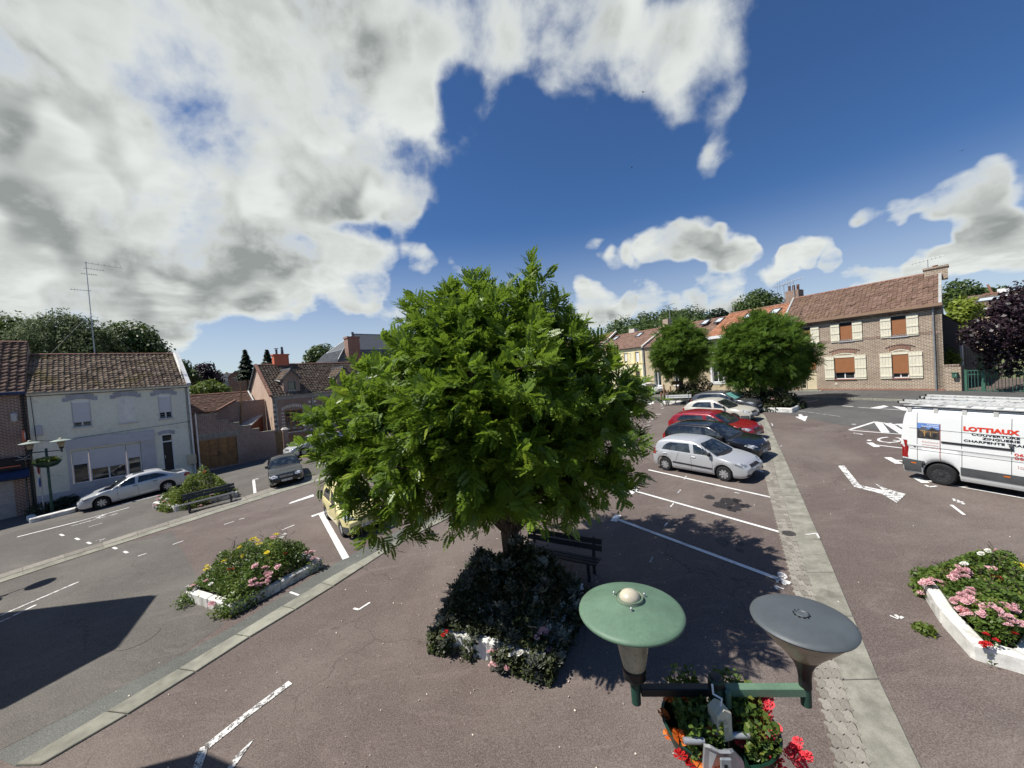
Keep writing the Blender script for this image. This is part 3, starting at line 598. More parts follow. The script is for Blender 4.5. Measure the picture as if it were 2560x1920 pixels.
for h, full in ((h1, .80), (h3, .72), (h2, 1.)):
    if h is h2:
        B.box('blind_panel', 'white_render', h[0], h[1], -.008, .05, h[2], h[3]); B.box('sill', 'stone_white', h[0]-.1, h[1]+.1, -.1, .05, h[2]-.07, h[2])
    else:
        w = B.window(h, 'pvc_white', sill='stone_white'); zc_ = h[3]-(h[3]-h[2])*full
        MB().box(h[0]+.05, h[1]-.05, .03, .06, zc_, h[3]-.02).build('roller_shutter', 'blind_grey', w); MB().box(h[0]+.02, h[1]-.02, .0, .07, h[3]-.14, h[3]-.004).build('shutter_box', 'pvc_white', w)
        for q in (.10, .17, .32): MB().tube([(h[0], .02, h[2]+q), (h[1], .02, h[2]+q)], .012, 6).build('guard_rail', 'galvanised', w)
    B.arch(h[0]-.12, h[1]+.12, h[3]+.02, .10, .34, 'stone_blue', 3, -.035, 'lintel_stone', .0)
    for sx in (-1, 1): x = h[0]-.34 if sx < 0 else h[1]+.10; B.box('lintel_stone', 'stone_blue', x, x+.24, -.03, .05, h[3]-.02, h[3]+.22)
zb0, zb1 = B.at(270, 1113)[1], B.at(270, 1088)[1]; xb0, xb1 = B.at(165, 1110)[0], B.at(386, 1090)[0]
B.box('shop_fascia', 'grey_paint', xb0, xb1, -.14, .0, zb0, zb1); B.box('shop_pier', 'grey_paint', xb0, hs[0]-.01, -.05, .0, hs[2]-.3, zb0); B.box('shop_pier', 'grey_paint', hs[1]+.01, xb1, -.05, .0, hs[2]-.3, zb0); B.box('plinth', 'grey_paint', 0, hd[0]-.12, -.04, .0, -.6, hs[2]-.32); B.box('shop_sill', 'grey_paint', hs[0], hs[1], -.06, .03, hs[2]-.3, hs[2])
w3 = hs[1]-hs[0]; cuts = [hs[0], hs[0]+w3*.235, hs[0]+w3*.77, hs[1]]
for i, (dr, pn) in enumerate(((.42, 1), (.62, 2), (.45, 1))):
    hh = (cuts[i]+.02, cuts[i+1]-.02, hs[2]+.02, hs[3]-.02); w = B.window(hh, panes=(pn, 1), y=.06)
    MB().box(hh[0]+.04, hh[1]-.04, .0, .03, hh[3]-(hh[3]-hh[2])*dr, hh[3]-.01).build('roller_shutter', 'blind_grey', w)
    MB().box(hh[0]+.1, hh[1]-.1, .10, .11, hh[2]+.1, hh[3]-.1).build('net_curtain', 'curtain', w)
zt = hd[3]-.42; B.box('door_frame', 'pvc_white', hd[0], hd[1], .04, .1, zt-.08, zt); dr_ = B.box('door', 'door_black', hd[0]+.06, hd[1]-.06, .05, .11, hd[2], zt-.08); B.box('fanlight', 'window_glass', hd[0]+.05, hd[1]-.05, .06, .1, zt, hd[3])
B.box('door_jamb', 'pvc_white', hd[0]+.001, hd[0]+.07, .02, .12, hd[2], hd[3]); B.box('door_jamb', 'pvc_white', hd[1]-.07, hd[1]-.001, .02, .12, hd[2], hd[3]); MB().tube([(hd[0]+.14, .02, hd[2]+.9), (hd[0]+.14, .02, hd[2]+1.1)], .015).build('handle', 'galvanised', dr_)
B.arch(hd[0]-.1, hd[1]+.1, hd[3]+.02, .10, .24, 'stone_blue', 3, -.035, 'lintel_stone', .0)
q = B.rect(467, 1137, 491, 1158); B.box('meter_box', 'door_cream', q[0], q[1], -.2, 0, q[2], q[3], bevel=.01)
q = B.rect(88, 1065, 106, 1076); B.box('junction_box', 'grey_paint', q[0], q[1], -.16, 0, q[2]-.3, q[3], bevel=.02)
zc_ = zb1+.05; MB().tube([(.15, -.03, zeB-.25), (.2, -.03, zc_+.1), (1.4, -.03, zc_-.1), (2.0, -.16, zc_+.02), (wB*.9, -.16, zc_+.25), (wB-.1, -.03, zc_+.3)], .014, 5).build('cable', 'cable_black', B.e); MB().tube([(0, -.19, zeB-.28), (wB, -.19, zeB-.26)], .018, 5).build('cable', 'cable_black', B.e)
# tall aerial
xa, za = B.at(237, 886, 4.2); xt, ztp = B.at(219, 655, 4.2); an = MB(); an.tube([(xa, 4.2, za-.3), (xa, 4.2, ztp)], [.035, .022], 6); ant = an.build('antenna_mast', 'galvanised', B.e)
for k, (f_, l0, l1) in enumerate(((.01, -.1, 1.9), (.07, -.15, .9), (.13, -.3, .5), (.31, -.9, .15))):
    z = ztp-(ztp-za)*f_; mb = MB(); mb.tube([(xa+l0, 4.2, z), (xa+l1, 4.2, z-.06*l1)], .014, 5)
    for j in range(7): x = xa+l0+(l1-l0)*(j+.5)/7; mb.tube([(x, 3.95, z), (x, 4.45, z)], .008, 4)
    mb.build('aerial_boom', 'galvanised', ant)
for sx in (-1, 1): MB().tube([(xa, 4.2, za+(ztp-za)*.45), (xa+sx*2.2, 4.2+.3, za-.1)], .006, 4).build('guy_wire', 'galvanised', ant)
# ================================================================== A: dark brick cafe at the picture edge
A0 = Vector(A_)-dB*6.0
Ah = Bld('cafe', 'dark brick corner cafe with blue gutter and grey roller shutter beside white house', 'house', A0, dB, B.z0-.15)
oA = 6.0; zeA = Ah.at(40, 985)[1]
sh = (Ah.at(-60, 1200)[0], Ah.at(33, 1200)[0], 0, Ah.at(10, 1180)[1]); gd = (Ah.at(64, 1230)[0], Ah.at(82, 1230)[0], .1, Ah.at(70, 1185)[1]); sh = (max(.3, sh[0]), sh[1], .05, sh[3])
Ah.wall(0, oA-.02, -.6, zeA, [sh, gd], 'brick_dark'); 
for i in range(int((sh[3]-sh[2])/.1)): Ah.box('shutter_slat', 'roller_metal', sh[0], sh[1], .05+(i % 2)*.004, .09, sh[2]+i*.1+.004, sh[2]+i*.1+.096)
g0 = Ah.window(gd, 'plaster_grey', panes=(1, 3)); Ah.box('green_panel', 'gate_green', gd[1]+.05, oA-.1, -.03, .02, .5, gd[3]-.05)
zb = Ah.at(40, 1160)[1]; Ah.box('sign_fascia', 'dark_void', 0, oA-.3, -.25, 0, zb-.28, zb+.42); Ah.box('fascia_strip', 'orange_paint', 0, oA-.45, -.262, -.25, zb-.12, zb-.07); aw = MB(); aw.prism([(0, -.02, zb-.28), (0, -.55, zb-.75), (0, -.50, zb-.85), (0, -.02, zb-.5)], (oA-.15, 0, 0)); aw.build('awning', 'blue_gutter', Ah.e); Ah.box('awning_rail', 'pvc_white', 0, oA-1.2, -.6, -.55, zb-.72, zb-.66)
mb = MB(); x0, z0 = Ah.at(60, 1143)
for sx in (-1, 1):
    for k in range(4): mb.tube([(x0, -.27, z0-.05), (x0+sx*(.12+.06*k), -.27, z0+.02+.05*k)], .012, 4)
mb.tube([(x0-.3, -.27, z0-.1), (x0+.3, -.27, z0-.1)], .012, 4); mb.build('bird_emblem', 'curtain', Ah.e)
x0, z0 = Ah.at(36, 1043); MB().lathe([(.02, -.3), (.12, -.22), (.13, .2), (.03, .3)], 10, (x0, -.12, z0)).build('wall_lamp', 'curtain', Ah.e, 40)
x0, z0 = Ah.at(55, 1090); sg = MB().lathe([(.36, -.04), (.36, .04)], 20, (x0+.1, -.45, z0), Matrix.Rotation(math.pi/2, 4, 'Y')).build('round_sign', 'orange_paint', Ah.e); MB().lathe([(.24, -.05), (.24, .05)], 20, (x0+.1, -.45, z0), Matrix.Rotation(math.pi/2, 4, 'Y')).build('sign_face', 'pvc_white', sg); MB().tube([(x0+.1, 0, z0), (x0+.1, -.15, z0)], .02).build('bracket', 'cable_black', sg)
zrA = Ah.at(5, 855, 4.4)[1]; Ah.gable_roof(0, oA-.05, zeA+.12, 4.4, zrA, 'tile_red', .18, .34, .36, parts=120, seed=8, thick=.07); Ah.box('blue_gutter', 'blue_gutter', 0, oA, -.34, -.1, zeA-.05, zeA+.14, bevel=.02)
MB().prism([(oA-.02, 0, -.6), (oA-.02, 8.8, -.6), (oA-.02, 8.8, zeA), (oA-.02, 4.4, zrA-.05), (oA-.02, 0, zeA+.1)], (-.25, 0, 0)).build('gable_wall', 'brick_dark_side', Ah.e); Ah.pipe(oA-.14, 0, zeA, 'cable_black')
# ================================================================== C: brick garage and garden wall
pC = G(493, 1184); pC2 = G(690, 1141); dC = (Vector(pC2[:2])-Vector(pC[:2])); LC = dC.length
C = Bld('garage_wall', 'stepped brick wall with wide varnished wooden garage door beside white house', 'garage', pC+Vector((.25, .3, 0)), dC, min(zg(*pC[:2]), zg(*pC2[:2])))
st_px = [(487, 1033), (542, 1042), (542, 1051), (572, 1050), (572, 1058), (598, 1058), (598, 1065), (626, 1066), (626, 1073), (648, 1073), (648, 1080), (687, 1079)]
hg = (C.at(500, 1140)[0], C.at(594, 1120)[0], C.at(550, 1166)[1], C.at(550, 1092)[1]); hg = (hg[0], hg[1], max(.0, hg[2]), hg[3])
pts = [C.at(*p) for p in st_px]; xw = pts[-1][0]; x0w = pts[0][0]
zbands = sorted({p[1] for p in pts}); segs = []
for i in range(0, len(pts), 2): segs.append((pts[i][0], pts[i+1][0], (pts[i][1]+pts[i+1][1])/2))
low = min(hg[3]+.02, min(s_[2] for s_ in segs)-.02)
C.wall(x0w, xw, -.6, low, [(hg[0], hg[1], hg[2], min(hg[3], low-.01))], 'brick_dark')
for a, b, z in segs:
    C.box('wall_step', 'brick_dark', a, b, 0.0, .32, low, z); C.box('coping', 'concrete_kerb', a-.02, b+.03, -.03, .35, z, z+.05)
C.box('back_leaf', 'brick_dark', hg[1]+.1, xw, .02, .32, -.5, low)
C.box('lintel', 'concrete', hg[0]-.1, hg[1]+.3, -.03, .2, hg[3]-.02, hg[3]+.3)
wl = (hg[1]-hg[0])/4
for i in range(4):
    a, b = hg[0]+wl*i+.01, hg[0]+wl*(i+1)-.01; lf = C.box('door_leaf', 'wood_varnish', a, b, .10, .16, hg[2], hg[3]-.03)
    for u0, u1 in ((.06, .36), (.42, .58), (.62, .95)):
        z0_, z1_ = hg[2]+(hg[3]-hg[2])*u0, hg[2]+(hg[3]-hg[2])*u1; MB().box(a+.1, b-.1, .085, .10, z0_, z1_).build('door_panel', 'wood_varnish', lf, bevel=.006)
    if i in (1, 2): MB().box(b-.06 if i == 1 else a+.02, b-.02 if i == 1 else a+.06, .06, .1, hg[2]+.9, hg[2]+1.15).build('handle', 'cable_black', lf)
C.pipe(x0w+.02, -.3, pts[0][1], 'white_render', y=-.05)
# wooden garden gate with its brick pier
q0, q1 = C.at(688, 1100)[0]+.02, C.at(708, 1100)[0]; gt = empty('garden_gate', label='narrow weathered wooden garden gate between brick wall and capped pier', cat='gate'); gt.parent = None; gt.matrix_world = C.e.matrix_basis.copy()
zt_ = C.at(698, 1079)[1]; nb = 6
for i in range(nb): MB().box(q0+(q1-q0)*i/nb+.006, q0+(q1-q0)*(i+1)/nb-.006, .06, .10, .02, zt_+.03*math.sin(i)).build('plank', 'wood_old', gt)
for z in (.3, zt_*.55, zt_-.25): MB().box(q0, q1, .03, .06, z, z+.1).build('cross_bar', 'wood_old', gt)
pr = empty('brick_pier', label='square brick gate pier with pale stone cap beside wooden gate', cat='pier'); pr.matrix_world = C.e.matrix_basis.copy()
q2 = C.at(721, 1090)[0]; zp = C.at(714, 1074)[1]; MB().box(q1+.03, q2, -.02, .42, -.4, zp).build('shaft', 'brick_dark', pr); MB().hexa([(q1-.02, -.07, zp), (q2+.05, -.07, zp), (q2+.05, .47, zp), (q1-.02, .47, zp)], [(q1+.1, .05, zp+.16), (q2-.08, .05, zp+.16), (q2-.08, .35, zp+.16), (q1+.1, .35, zp+.16)]).build('cap', 'stone_white', pr)
fn = empty('slat_fence', label='low brown wooden slat fence behind silver hatchback under arched window', cat='fence'); fn.matrix_world = C.e.matrix_basis.copy()
zf = C.at(760, 1088)[1]
for i in range(26): x = q2+.15+i*.16; MB().box(x, x+.08, .1, .13, .5, zf).build('slat', 'wood_varnish', fn)
MB().box(q2+.05, q2+4.4, .08, .15, zf, zf+.08).build('rail', 'wood_varnish', fn); MB().box(q2+.05, q2+4.4, .04, .24, -.4, .5).build('dwarf_wall', 'brick_dark', fn)
# ================================================================== D: brick house with dormers
nC = Vector((-C.d.y, C.d.x)); oD = C.A+C.d*(C.at(690, 1050)[0])+nC*1.6
dD = Vector((.98, 1.)).normalized(); tmp = Bld('tmp', None, None, oD, dD, C.z0); xD = tmp.at(683, 1030)[0]; bpy.data.objects.remove(tmp.e)
D = Bld('brick_cottage', 'long brick cottage with two small dormers, white quoins and arched window', 'house', oD+dD*xD, dD, C.z0-.1)
zeD = D.at(684, 990)[1]; yr = 4.3; xr_, zrD = D.at(640, 913, yr); LD = 15.
hw = (D.at(713, 1050)[0], D.at(757, 1040)[0], D.at(735, 1078)[1], D.at(735, 1024)[1]); hw2 = (hw[0]+6.1, hw[1]+6.1, hw[2], hw[3])
D.wall(0, LD, -.6, zeD, [hw, hw2], 'brick_dark')
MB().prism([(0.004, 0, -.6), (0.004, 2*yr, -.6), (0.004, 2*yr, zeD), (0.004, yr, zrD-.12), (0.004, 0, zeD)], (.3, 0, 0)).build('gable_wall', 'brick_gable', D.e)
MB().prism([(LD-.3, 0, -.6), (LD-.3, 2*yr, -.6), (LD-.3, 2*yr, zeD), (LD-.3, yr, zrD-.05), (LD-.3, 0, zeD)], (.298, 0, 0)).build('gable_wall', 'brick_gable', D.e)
D.gable_roof(-.12, LD, zeD+.05, yr, zrD, 'tile_brown', .2, .25, .30, seed=4, thick=.06)
for i in range(14):      # verge tiles
    u0, u1 = i/14, (i+1.06)/14; P = lambda u: Vector((-.16, yr*u, zeD+.05+(zrD-zeD)*u))
    a, b = P(u0), P(u1); MB().hexa([a+Vector((-.03, 0, -.12)), a+Vector((.2, 0, -.12)), b+Vector((.2, 0, -.12)), b+Vector((-.03, 0, -.12))], [a+Vector((-.03, 0, .07)), a+Vector((.2, 0, .07)), b+Vector((.2, 0, .05)), b+Vector((-.03, 0, .05))]).build('verge_tile', 'terracotta', D.e)
    a, b = (Vector((q.x, 2*yr-q.y, q.z)) for q in (a, b)); MB().hexa([a+Vector((-.03, 0, -.12)), a+Vector((.2, 0, -.12)), b+Vector((.2, 0, -.12)), b+Vector((-.03, 0, -.12))], [a+Vector((-.03, 0, .07)), a+Vector((.2, 0, .07)), b+Vector((.2, 0, .05)), b+Vector((-.03, 0, .05))]).build('verge_tile', 'slate', D.e)
D.box('frieze', 'plaster_grey', .05, LD, -.05, 0, zeD-.38, zeD-.06); D.gutter(0, LD, zeD-.02, 'zinc'); D.pipe(.25, 0, zeD-.05); D.pipe(D.at(783, 1030)[0], 0, zeD-.05)
def quoins(x, sg):
    for i in range(int((zeD-.5)/.42)): w = .34 if i % 2 else .22; D.box('quoin', 'stone_white', x if sg > 0 else x-w, x+w if sg > 0 else x, -.02, .03, .3+i*.42, .3+i*.42+.2)
quoins(.004, 1); quoins(D.at(780, 1040)[0], -1); quoins(D.at(787, 1040)[0], 1); quoins(hw2[0]-.55, -1)
for h in (hw, hw2):
    w = D.window(h, 'wood_varnish', panes=(3, 1), y=.12, fw=.09); MB().box(h[0], h[1], .08, .16, h[2]+(h[3]-h[2])*.66, h[2]+(h[3]-h[2])*.72).build('transom', 'wood_varnish', w)
    D.arch(h[0]-.2, h[1]+.2, h[3]-.02, .28, .26, 'stone_white', 13, -.03, gap=.12)
    fill = MB(); K = 10
    fill.add([(h[0]+(h[1]-h[0])*i/K, .14, h[3]-.01) for i in range(K+1)]+[(h[0]+(h[1]-h[0])*i/K, .14, h[3]+.26*(1-(2*i/K-1)**2)) for i in range(K+1)], [(i, i+1, K+2+i, K+1+i) for i in range(K)]); fill.build('arch_head', 'window_glass', w)
    for sg in (-1, 1):
        for i in range(7): x = h[0]-.26 if sg < 0 else h[1]+.02; D.box('jamb_stone', 'stone_white', x, x+.24, -.02, .03, h[2]+i*(h[3]-h[2])/7, h[2]+i*(h[3]-h[2])/7+.1)
    D.box('sill', 'stone_white', h[0]-.15, h[1]+.15, -.1, .12, h[2]-.1, h[2])
def dormer(xc, wd):
    dm = empty('dormer'); dm.parent = D.e; t = .26; yf = yr*t*.25; zf0 = zeD+.05; zf1 = zf0+1.45; zap = zf1+.75; w = wd/2
    wo_ = (xc-.30, xc+.30, zf0+.35, zf0+1.15)
    mb = MB(); xs = [xc-w, wo_[0], wo_[1], xc+w]; zs2 = [zf0-.2, wo_[2], wo_[3], zf1]
    for i in range(3):
        for j in range(3):
            if i == 1 and j == 1: continue
            mb.quad((xs[i], yf, zs2[j]), (xs[i+1], yf, zs2[j]), (xs[i+1], yf, zs2[j+1]), (xs[i], yf, zs2[j+1]))
    mb.add([(xc-w, yf, zf1), (xc+w, yf, zf1), (xc, yf, zap)], [(0, 1, 2)]); mb.build('front', 'brick_dark', dm)
    back = lambda z: yr*(z-zeD-.05)/(zrD-zeD)
    for sg in (-1, 1): MB().add([(xc+sg*w, yf, zf0-.2), (xc+sg*w, back(zf1)+.2, zf1), (xc+sg*w, yf, zf1)], [(0, 1, 2)]).build('cheek', 'brick_dark_side', dm)
    pane = MB().box(wo_[0], wo_[1], yf+.1, yf+.12, wo_[2], wo_[3]).build('window', 'window_glass', dm); MB().box(wo_[0]-.04, wo_[1]+.04, yf-.04, yf+.08, wo_[2]-.08, wo_[2]).build('sill', 'zinc', dm)
    fr_ = MB(); fr_.box(wo_[0], wo_[0]+.05, yf+.05, yf+.1, wo_[2], wo_[3]); fr_.box(wo_[1]-.05, wo_[1], yf+.05, yf+.1, wo_[2], wo_[3]); fr_.box(wo_[0], wo_[1], yf+.05, yf+.1, wo_[3]-.06, wo_[3]); fr_.build('window_frame', 'gate_green', dm)
    for sg in (-1, 1):
        e0 = Vector((xc+sg*(w+.14), yf-.16, zf1-.12)); r0 = Vector((xc, yf-.16, zap+.06)); eb = Vector((e0.x, back(zf1)+.25, e0.z)); rb = Vector((xc, back(zap)+.2, zap+.06))
        MB().quad(e0, r0, rb, eb).build('roof_board', 'tile_backing', dm); u = (eb-e0); nu = max(2, round(u.length/.25)); v = r0-e0; nv = max(2, round(v.length/.3))
        pantiles('tiles', e0+Vector((0, 0, .02)), u/nu, v/nv, nu, nv, 'tile_brown', dm, seed=int(xc*10)+sg)
        MB().tube([e0, r0], .06, 6).build('verge', 'slate', dm)
    MB().tube([(xc, yf-.16, zap+.08), (xc, back(zap)+.2, zap+.08)], .09, 6).build('ridge', 'slate', dm); MB().quad((xc-w-.24, yf+.3, zf1-.25), (xc-w-.06, yf+.3, zf1-.2), (xc-w-.06, back(zf1)+.3, zf1+.02), (xc-w-.24, back(zf1)+.3, zf1-.0)).build('flashing', 'lead', dm)
xd1 = D.at(729, 970, .4)[0]; dormer(xd1, 1.35); dormer(D.at(859, 955, .4)[0], 1.35)
xc, zc_ = D.at(700, 905, yr); ch = D.box('chimney', 'orange_paint', xc-.55, xc+.75, yr-.2, yr+.5, zrD-.4, zrD+1.0); MB().box(xc-.62, xc+.82, yr-.27, yr+.57, zrD+.9, zrD+1.02).build('cap', 'orange_paint', ch); MB().tube([(xc-.2, yr+.15, zrD+1.0), (xc-.2, yr+.15, zrD+1.5)], .1).build('flue', 'slate', ch); MB().lathe([(.2, 0), (.2, .05)], 10, (xc-.2, yr+.15, zrD+1.55)).build('cowl', 'slate', ch); MB().tube([(xc+.3, yr+.15, zrD+1.0), (xc+.3, yr+.15, zrD+1.75)], [.14, .1]).build('flue', 'slate', ch)
# shed, lean-to and barn roof between white house and cottage
S = Bld('lean_to', 'brick lean-to with red coping behind the stepped garage wall', 'outbuilding', D.A+D.n*2.2-D.d*.05, D.d, D.z0)
a0, a1 = S.at(524, 1041), S.at(589, 1004)
MB().prism([(a0[0], 0, 0), (-.02, 0, 0), (-.02, 0, a1[1]), (a1[0], 0, a1[1]), (a0[0], 0, a0[1])], (0, .3, 0)).build('wall', 'brick_dark', S.e)
MB().hexa([(a0[0], -.08, a0[1]), (a1[0], -.08, a1[1]), (a1[0], .4, a1[1]), (a0[0], .4, a0[1])], [(a0[0], -.08, a0[1]+.18), (a1[0], -.08, a1[1]+.18), (a1[0], .4, a1[1]+.18), (a0[0], .4, a0[1]+.18)]).build('coping', 'terracotta', S.e)
x0, z0 = S.at(595, 1055); MB().tube([(x0, -.1, 0), (S.at(601, 955)[0], -.1, S.at(601, 955)[1])], .05).build('pole', 'wood_old', S.e)
bd = D.n*8.0; Bn = Bld('barn', 'low outbuilding with weathered brown tile roof behind the garage', 'outbuilding', D.A+D.n*4.5-D.d*7.5, D.d, D.z0)
b0, b1, b2, b3 = Bn.at(482, 1031), Bn.at(560, 1028), Bn.at(482, 989, 2.8), Bn.at(578, 983, 2.8); ze_ = b0[1]; zr_ = b2[1]
Bn.wall(b0[0]-4, 7.2, -.4, ze_, [], 'brick_dark'); Bn.gable_roof(b0[0]-4, 7.2, ze_, 2.8, zr_, 'tile_plain', .15, .2, .2, flat=True, seed=9)
MB().prism([(7.2, 0, 0), (7.2, 5.6, 0), (7.2, 5.6, ze_), (7.2, 2.8, zr_), (7.2, 0, ze_)], (-.2, 0, 0)).build('gable_wall', 'brick_dark_side', Bn.e); MB().tube([(7.25, 0, ze_+.08), (7.25, 2.8, zr_+.08)], .07, 6).build('verge', 'lead', Bn.e)
sd = empty('garden_shed', label='small shed with striped zinc roof and dark red wall against brick gable', cat='shed'); sd.matrix_world = D.e.matrix_basis.copy()
def onD(px, py, y):
    x, z = D.at(px, py, y); return Vector((x, y, z))
r1, r2, r3, r4 = onD(597, 1042, 3.3), onD(656, 1037, 2.0), onD(626, 1065, 1.0), onD(590, 1067, 2.3)
r2.x = min(r2.x, -.08); up = r2-r3
for i in range(9):
    a, b = r4.lerp(r3, i/9), r4.lerp(r3, (i+1)/9); c, d = r1.lerp(r2, (i+1)/9), r1.lerp(r2, i/9); b2_, c2_ = a.lerp(b, .9), d.lerp(c, .9)
    MB().quad(a, b2_, c2_, d).build('zinc_sheet', 'zinc_roof', sd); MB().tube([b, c], .05, 6).build('zinc_seam', 'zinc', sd)
MB().quad(r3+Vector((0, 0, -.06)), r2+Vector((0, 0, -.06)), Vector((r2.x, r2.y, 0)), Vector((r3.x, r3.y, 0))).build('side_wall', 'red_shed', sd); MB().quad(r4+Vector((0, 0, -.06)), r3+Vector((0, 0, -.06)), Vector((r3.x, r3.y, 0)), Vector((r4.x, r4.y, 0))).build('front_wall', 'red_shed', sd)
# ================================================================== E: slate mansard house
oE = Vector(at(848, 900, 62)[:2]); E_ = Bld('mansard_house', 'tall house with grey slate mansard roof and pale brick chimney behind cottage', 'house', oE, (.98, 1), 0)
z1 = E_.at(845, 905)[1]; z2 = E_.at(852, 872)[1]; z3 = E_.at(920, 834, 4)[1]; LE = 22.
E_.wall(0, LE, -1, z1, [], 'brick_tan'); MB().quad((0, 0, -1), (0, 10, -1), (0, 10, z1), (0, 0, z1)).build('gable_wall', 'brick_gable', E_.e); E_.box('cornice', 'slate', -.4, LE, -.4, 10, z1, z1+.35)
i1 = 1.3; tops = [(i1, i1, z2), (LE, i1, z2), (LE, 10-i1, z2), (i1, 10-i1, z2)]; bots = [(-.3, -.3, z1+.35), (LE, -.3, z1+.35), (LE, 10.3, z1+.35), (-.3, 10.3, z1+.35)]
MB().quad(bots[0], bots[1], tops[1], tops[0]).quad(bots[3], bots[0], tops[0], tops[3]).build('mansard_slope', 'slate', E_.e); ra, rb = (i1+3.6, 5, z3), (LE, 5, z3); MB().quad(tops[0], tops[1], rb, ra).quad(tops[3], ra, rb, tops[2]).add([tops[3], tops[0], ra], [(0, 1, 2)]).build('upper_slope', 'slate', E_.e)
for (p_, q_) in ((bots[0], tops[0]), (tops[0], ra), (tops[0], tops[1]), (tops[3], tops[0]), (ra, rb), (tops[3], ra)): MB().tube([p_, q_], .09, 6).build('hip', 'zinc', E_.e)
nu, nv = 60, 10
for nm_, o4 in (('slates', (bots[0], bots[1], tops[0])), ('slates', (bots[3], bots[0], tops[3]))):
    o3, e3, u3 = (Vector(q) for q in o4); nn2 = int((e3-o3).length/.35); vv = (u3-o3); vv = Vector((0, i1+.3, z2-z1-.35)) if nm_ and o4[0] is bots[0] else Vector((i1+.3, 0, z2-z1-.35))
    pantiles('slates', o3+Vector((0, 0, .02)), (e3-o3)/nn2, vv/9, nn2, 9, 'slate_tile', E_.e, thick=.03, flat=True, seed=2, skip=(lambda a, b: a < b*.06 or a > 1-b*.13) if o4[0] is bots[3] else (lambda a, b: a < b*.07))
xc, zc_ = E_.at(881, 850, -.2); zt_ = E_.at(881, 842, -.2)[1]; zb_ = E_.at(878, 894, -.2)[1]; ch = E_.box('chimney', 'brick_red', xc-1.0, xc+.95, -.7, .7, zb_-.5, zt_-.3); MB().box(xc-1.1, xc+1.05, -.8, .8, zt_-.3, zt_).build('cap', 'brick_red', ch); MB().tube([(xc+.2, 0, zt_), (xc+.2, 0, zt_+.8)], .2).build('pot', 'slate', ch)
MB().tube([(xc+12, 4, z3-1), (xc+12, 4, z3+3)], .05, 5).build('antenna_mast', 'galvanised', E_.e)
# far cottages on the left skyline
def far_house(name, label, px0, px1, pyb, pye, pyr, y, wall_, roof, gable=True, wins=()):
    a = at(px0, pyb, y); b = at(px1, pyb, y); H = Bld(name, label, 'house', a[:2], (b.x-a.x, .25*(b.x-a.x)), a.z-1.5); L = (b-a).length*1.03; ze = H.at(px0, pye)[1]; zr = H.at(px0, pyr, 3.5)[1]
    hl = [H.rect(*w) for w in wins]
    H.wall(0, L, -1, ze, hl, wall_)
    for h in hl: H.window(h, panes=(1, 1))
    mb = MB()
    if gable:   # gable faces us
        mb.add([(0, 0.01, ze), (L, 0.01, ze), (L/2, 0.01, zr)], [(0, 1, 2)]); mb.build('gable', wall_, H.e); MB().quad((-.2, -.2, ze-.1), (L/2, -.2, zr+.05), (L/2, 12, zr+.05), (-.2, 12, ze-.1)).quad((L+.2, -.2, ze-.1), (L/2, -.2, zr+.05), (L/2, 12, zr+.05), (L+.2, 12, ze-.1)).build('roof', roof, H.e)
        MB().quad((0, 0, -1), (0, 12, -1), (0, 12, ze), (0, 0, ze)).quad((L, 0, -1), (L, 12, -1), (L, 12, ze), (L, 0, ze)).build('side_wall', wall_, H.e)
    else:
        H.gable_roof(-.2, L+.2, ze, 3.5, zr, roof, .2, .5, .5, flat=True); MB().prism([(0, 0, -1), (0, 7, -1), (0, 7, ze), (0, 3.5, zr-.1), (0, 0, ze)], (.2, 0, 0)).build('gable_wall', 'white_render', H.e)
    return H
far_house('far_house', 'far brick house with bare gable end beyond the barn', 572, 607, 970, 944, 930, 95, 'brick_red', 'slate', True, [(585, 946, 588, 952)])
far_house('far_house', 'far pale house with grey slate roof beyond the barn', 548, 578, 966, 953, 935, 110, 'plaster_grey', 'slate_tile', False, [(552, 955, 555, 960)])
# ================================================================== right-hand row
RL = row(0); dR = -RD         # left to right as seen from the square
def rowhouse(name, label, px_l, px_r, py=900):
    t = Bld('tmp', None, None, row(60), dR, 0); a, b = t.at(px_l, py)[0], t.at(px_r, py)[0]; bpy.data.objects.remove(t.e)
    A = row(60)+dR*a; return Bld(name, label, 'house', A, dR, zg(A.x, A.y)+.1), b-a
# K: brick house with cream shutters
K, LK_ = rowhouse('brick_house', 'two-storey brick house with cream shutters, brown blinds and corner chimney', 1958, 2359)
zeK = K.at(2200, 777)[1]; yK = 4.0; zrK = K.at(2180, 710, yK)[1]
def kr(x0, y0, x1, y1): return K.rect(x0, y0, x1, y1)
def avg(hs_, i): return sum(h[i] for h in hs_)/len(hs_)
U = [kr(2004, 818, 2027, 858), kr(2098, 806, 2131, 853), kr(2227, 790, 2266, 840)]; zu0, zu1 = K.at(2246, 841)[1], K.at(2246, 790)[1]; U = [(h[0], h[1], zu0, zu1) for h in U]
Gd = [kr(2085, 885, 2138, 946), kr(2229, 878, 2273, 946)]; zg0, zg1 = K.at(2250, 945)[1], K.at(2250, 880)[1]; Gd = [(h[0], h[1], zg0, zg1) for h in Gd]
dk = (K.at(2001, 930)[0], K.at(2041, 930)[0], K.at(2020, 972)[1], K.at(2020, 896)[1])
K.wall(0, LK_, -.6, zeK, U+Gd+[dk], 'brick_tan', depth=.2)
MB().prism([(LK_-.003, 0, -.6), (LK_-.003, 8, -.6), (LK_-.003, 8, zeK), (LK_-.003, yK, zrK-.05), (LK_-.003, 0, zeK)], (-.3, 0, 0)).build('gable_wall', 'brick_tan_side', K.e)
K.gable_roof(.15, LK_-.1, zeK+.05, yK, zrK, 'tile_red', .25, .26, .33, seed=6, thick=.055, ridge='tile_ridge_red' if 'tile_ridge_red' in MATS else 'terracotta')
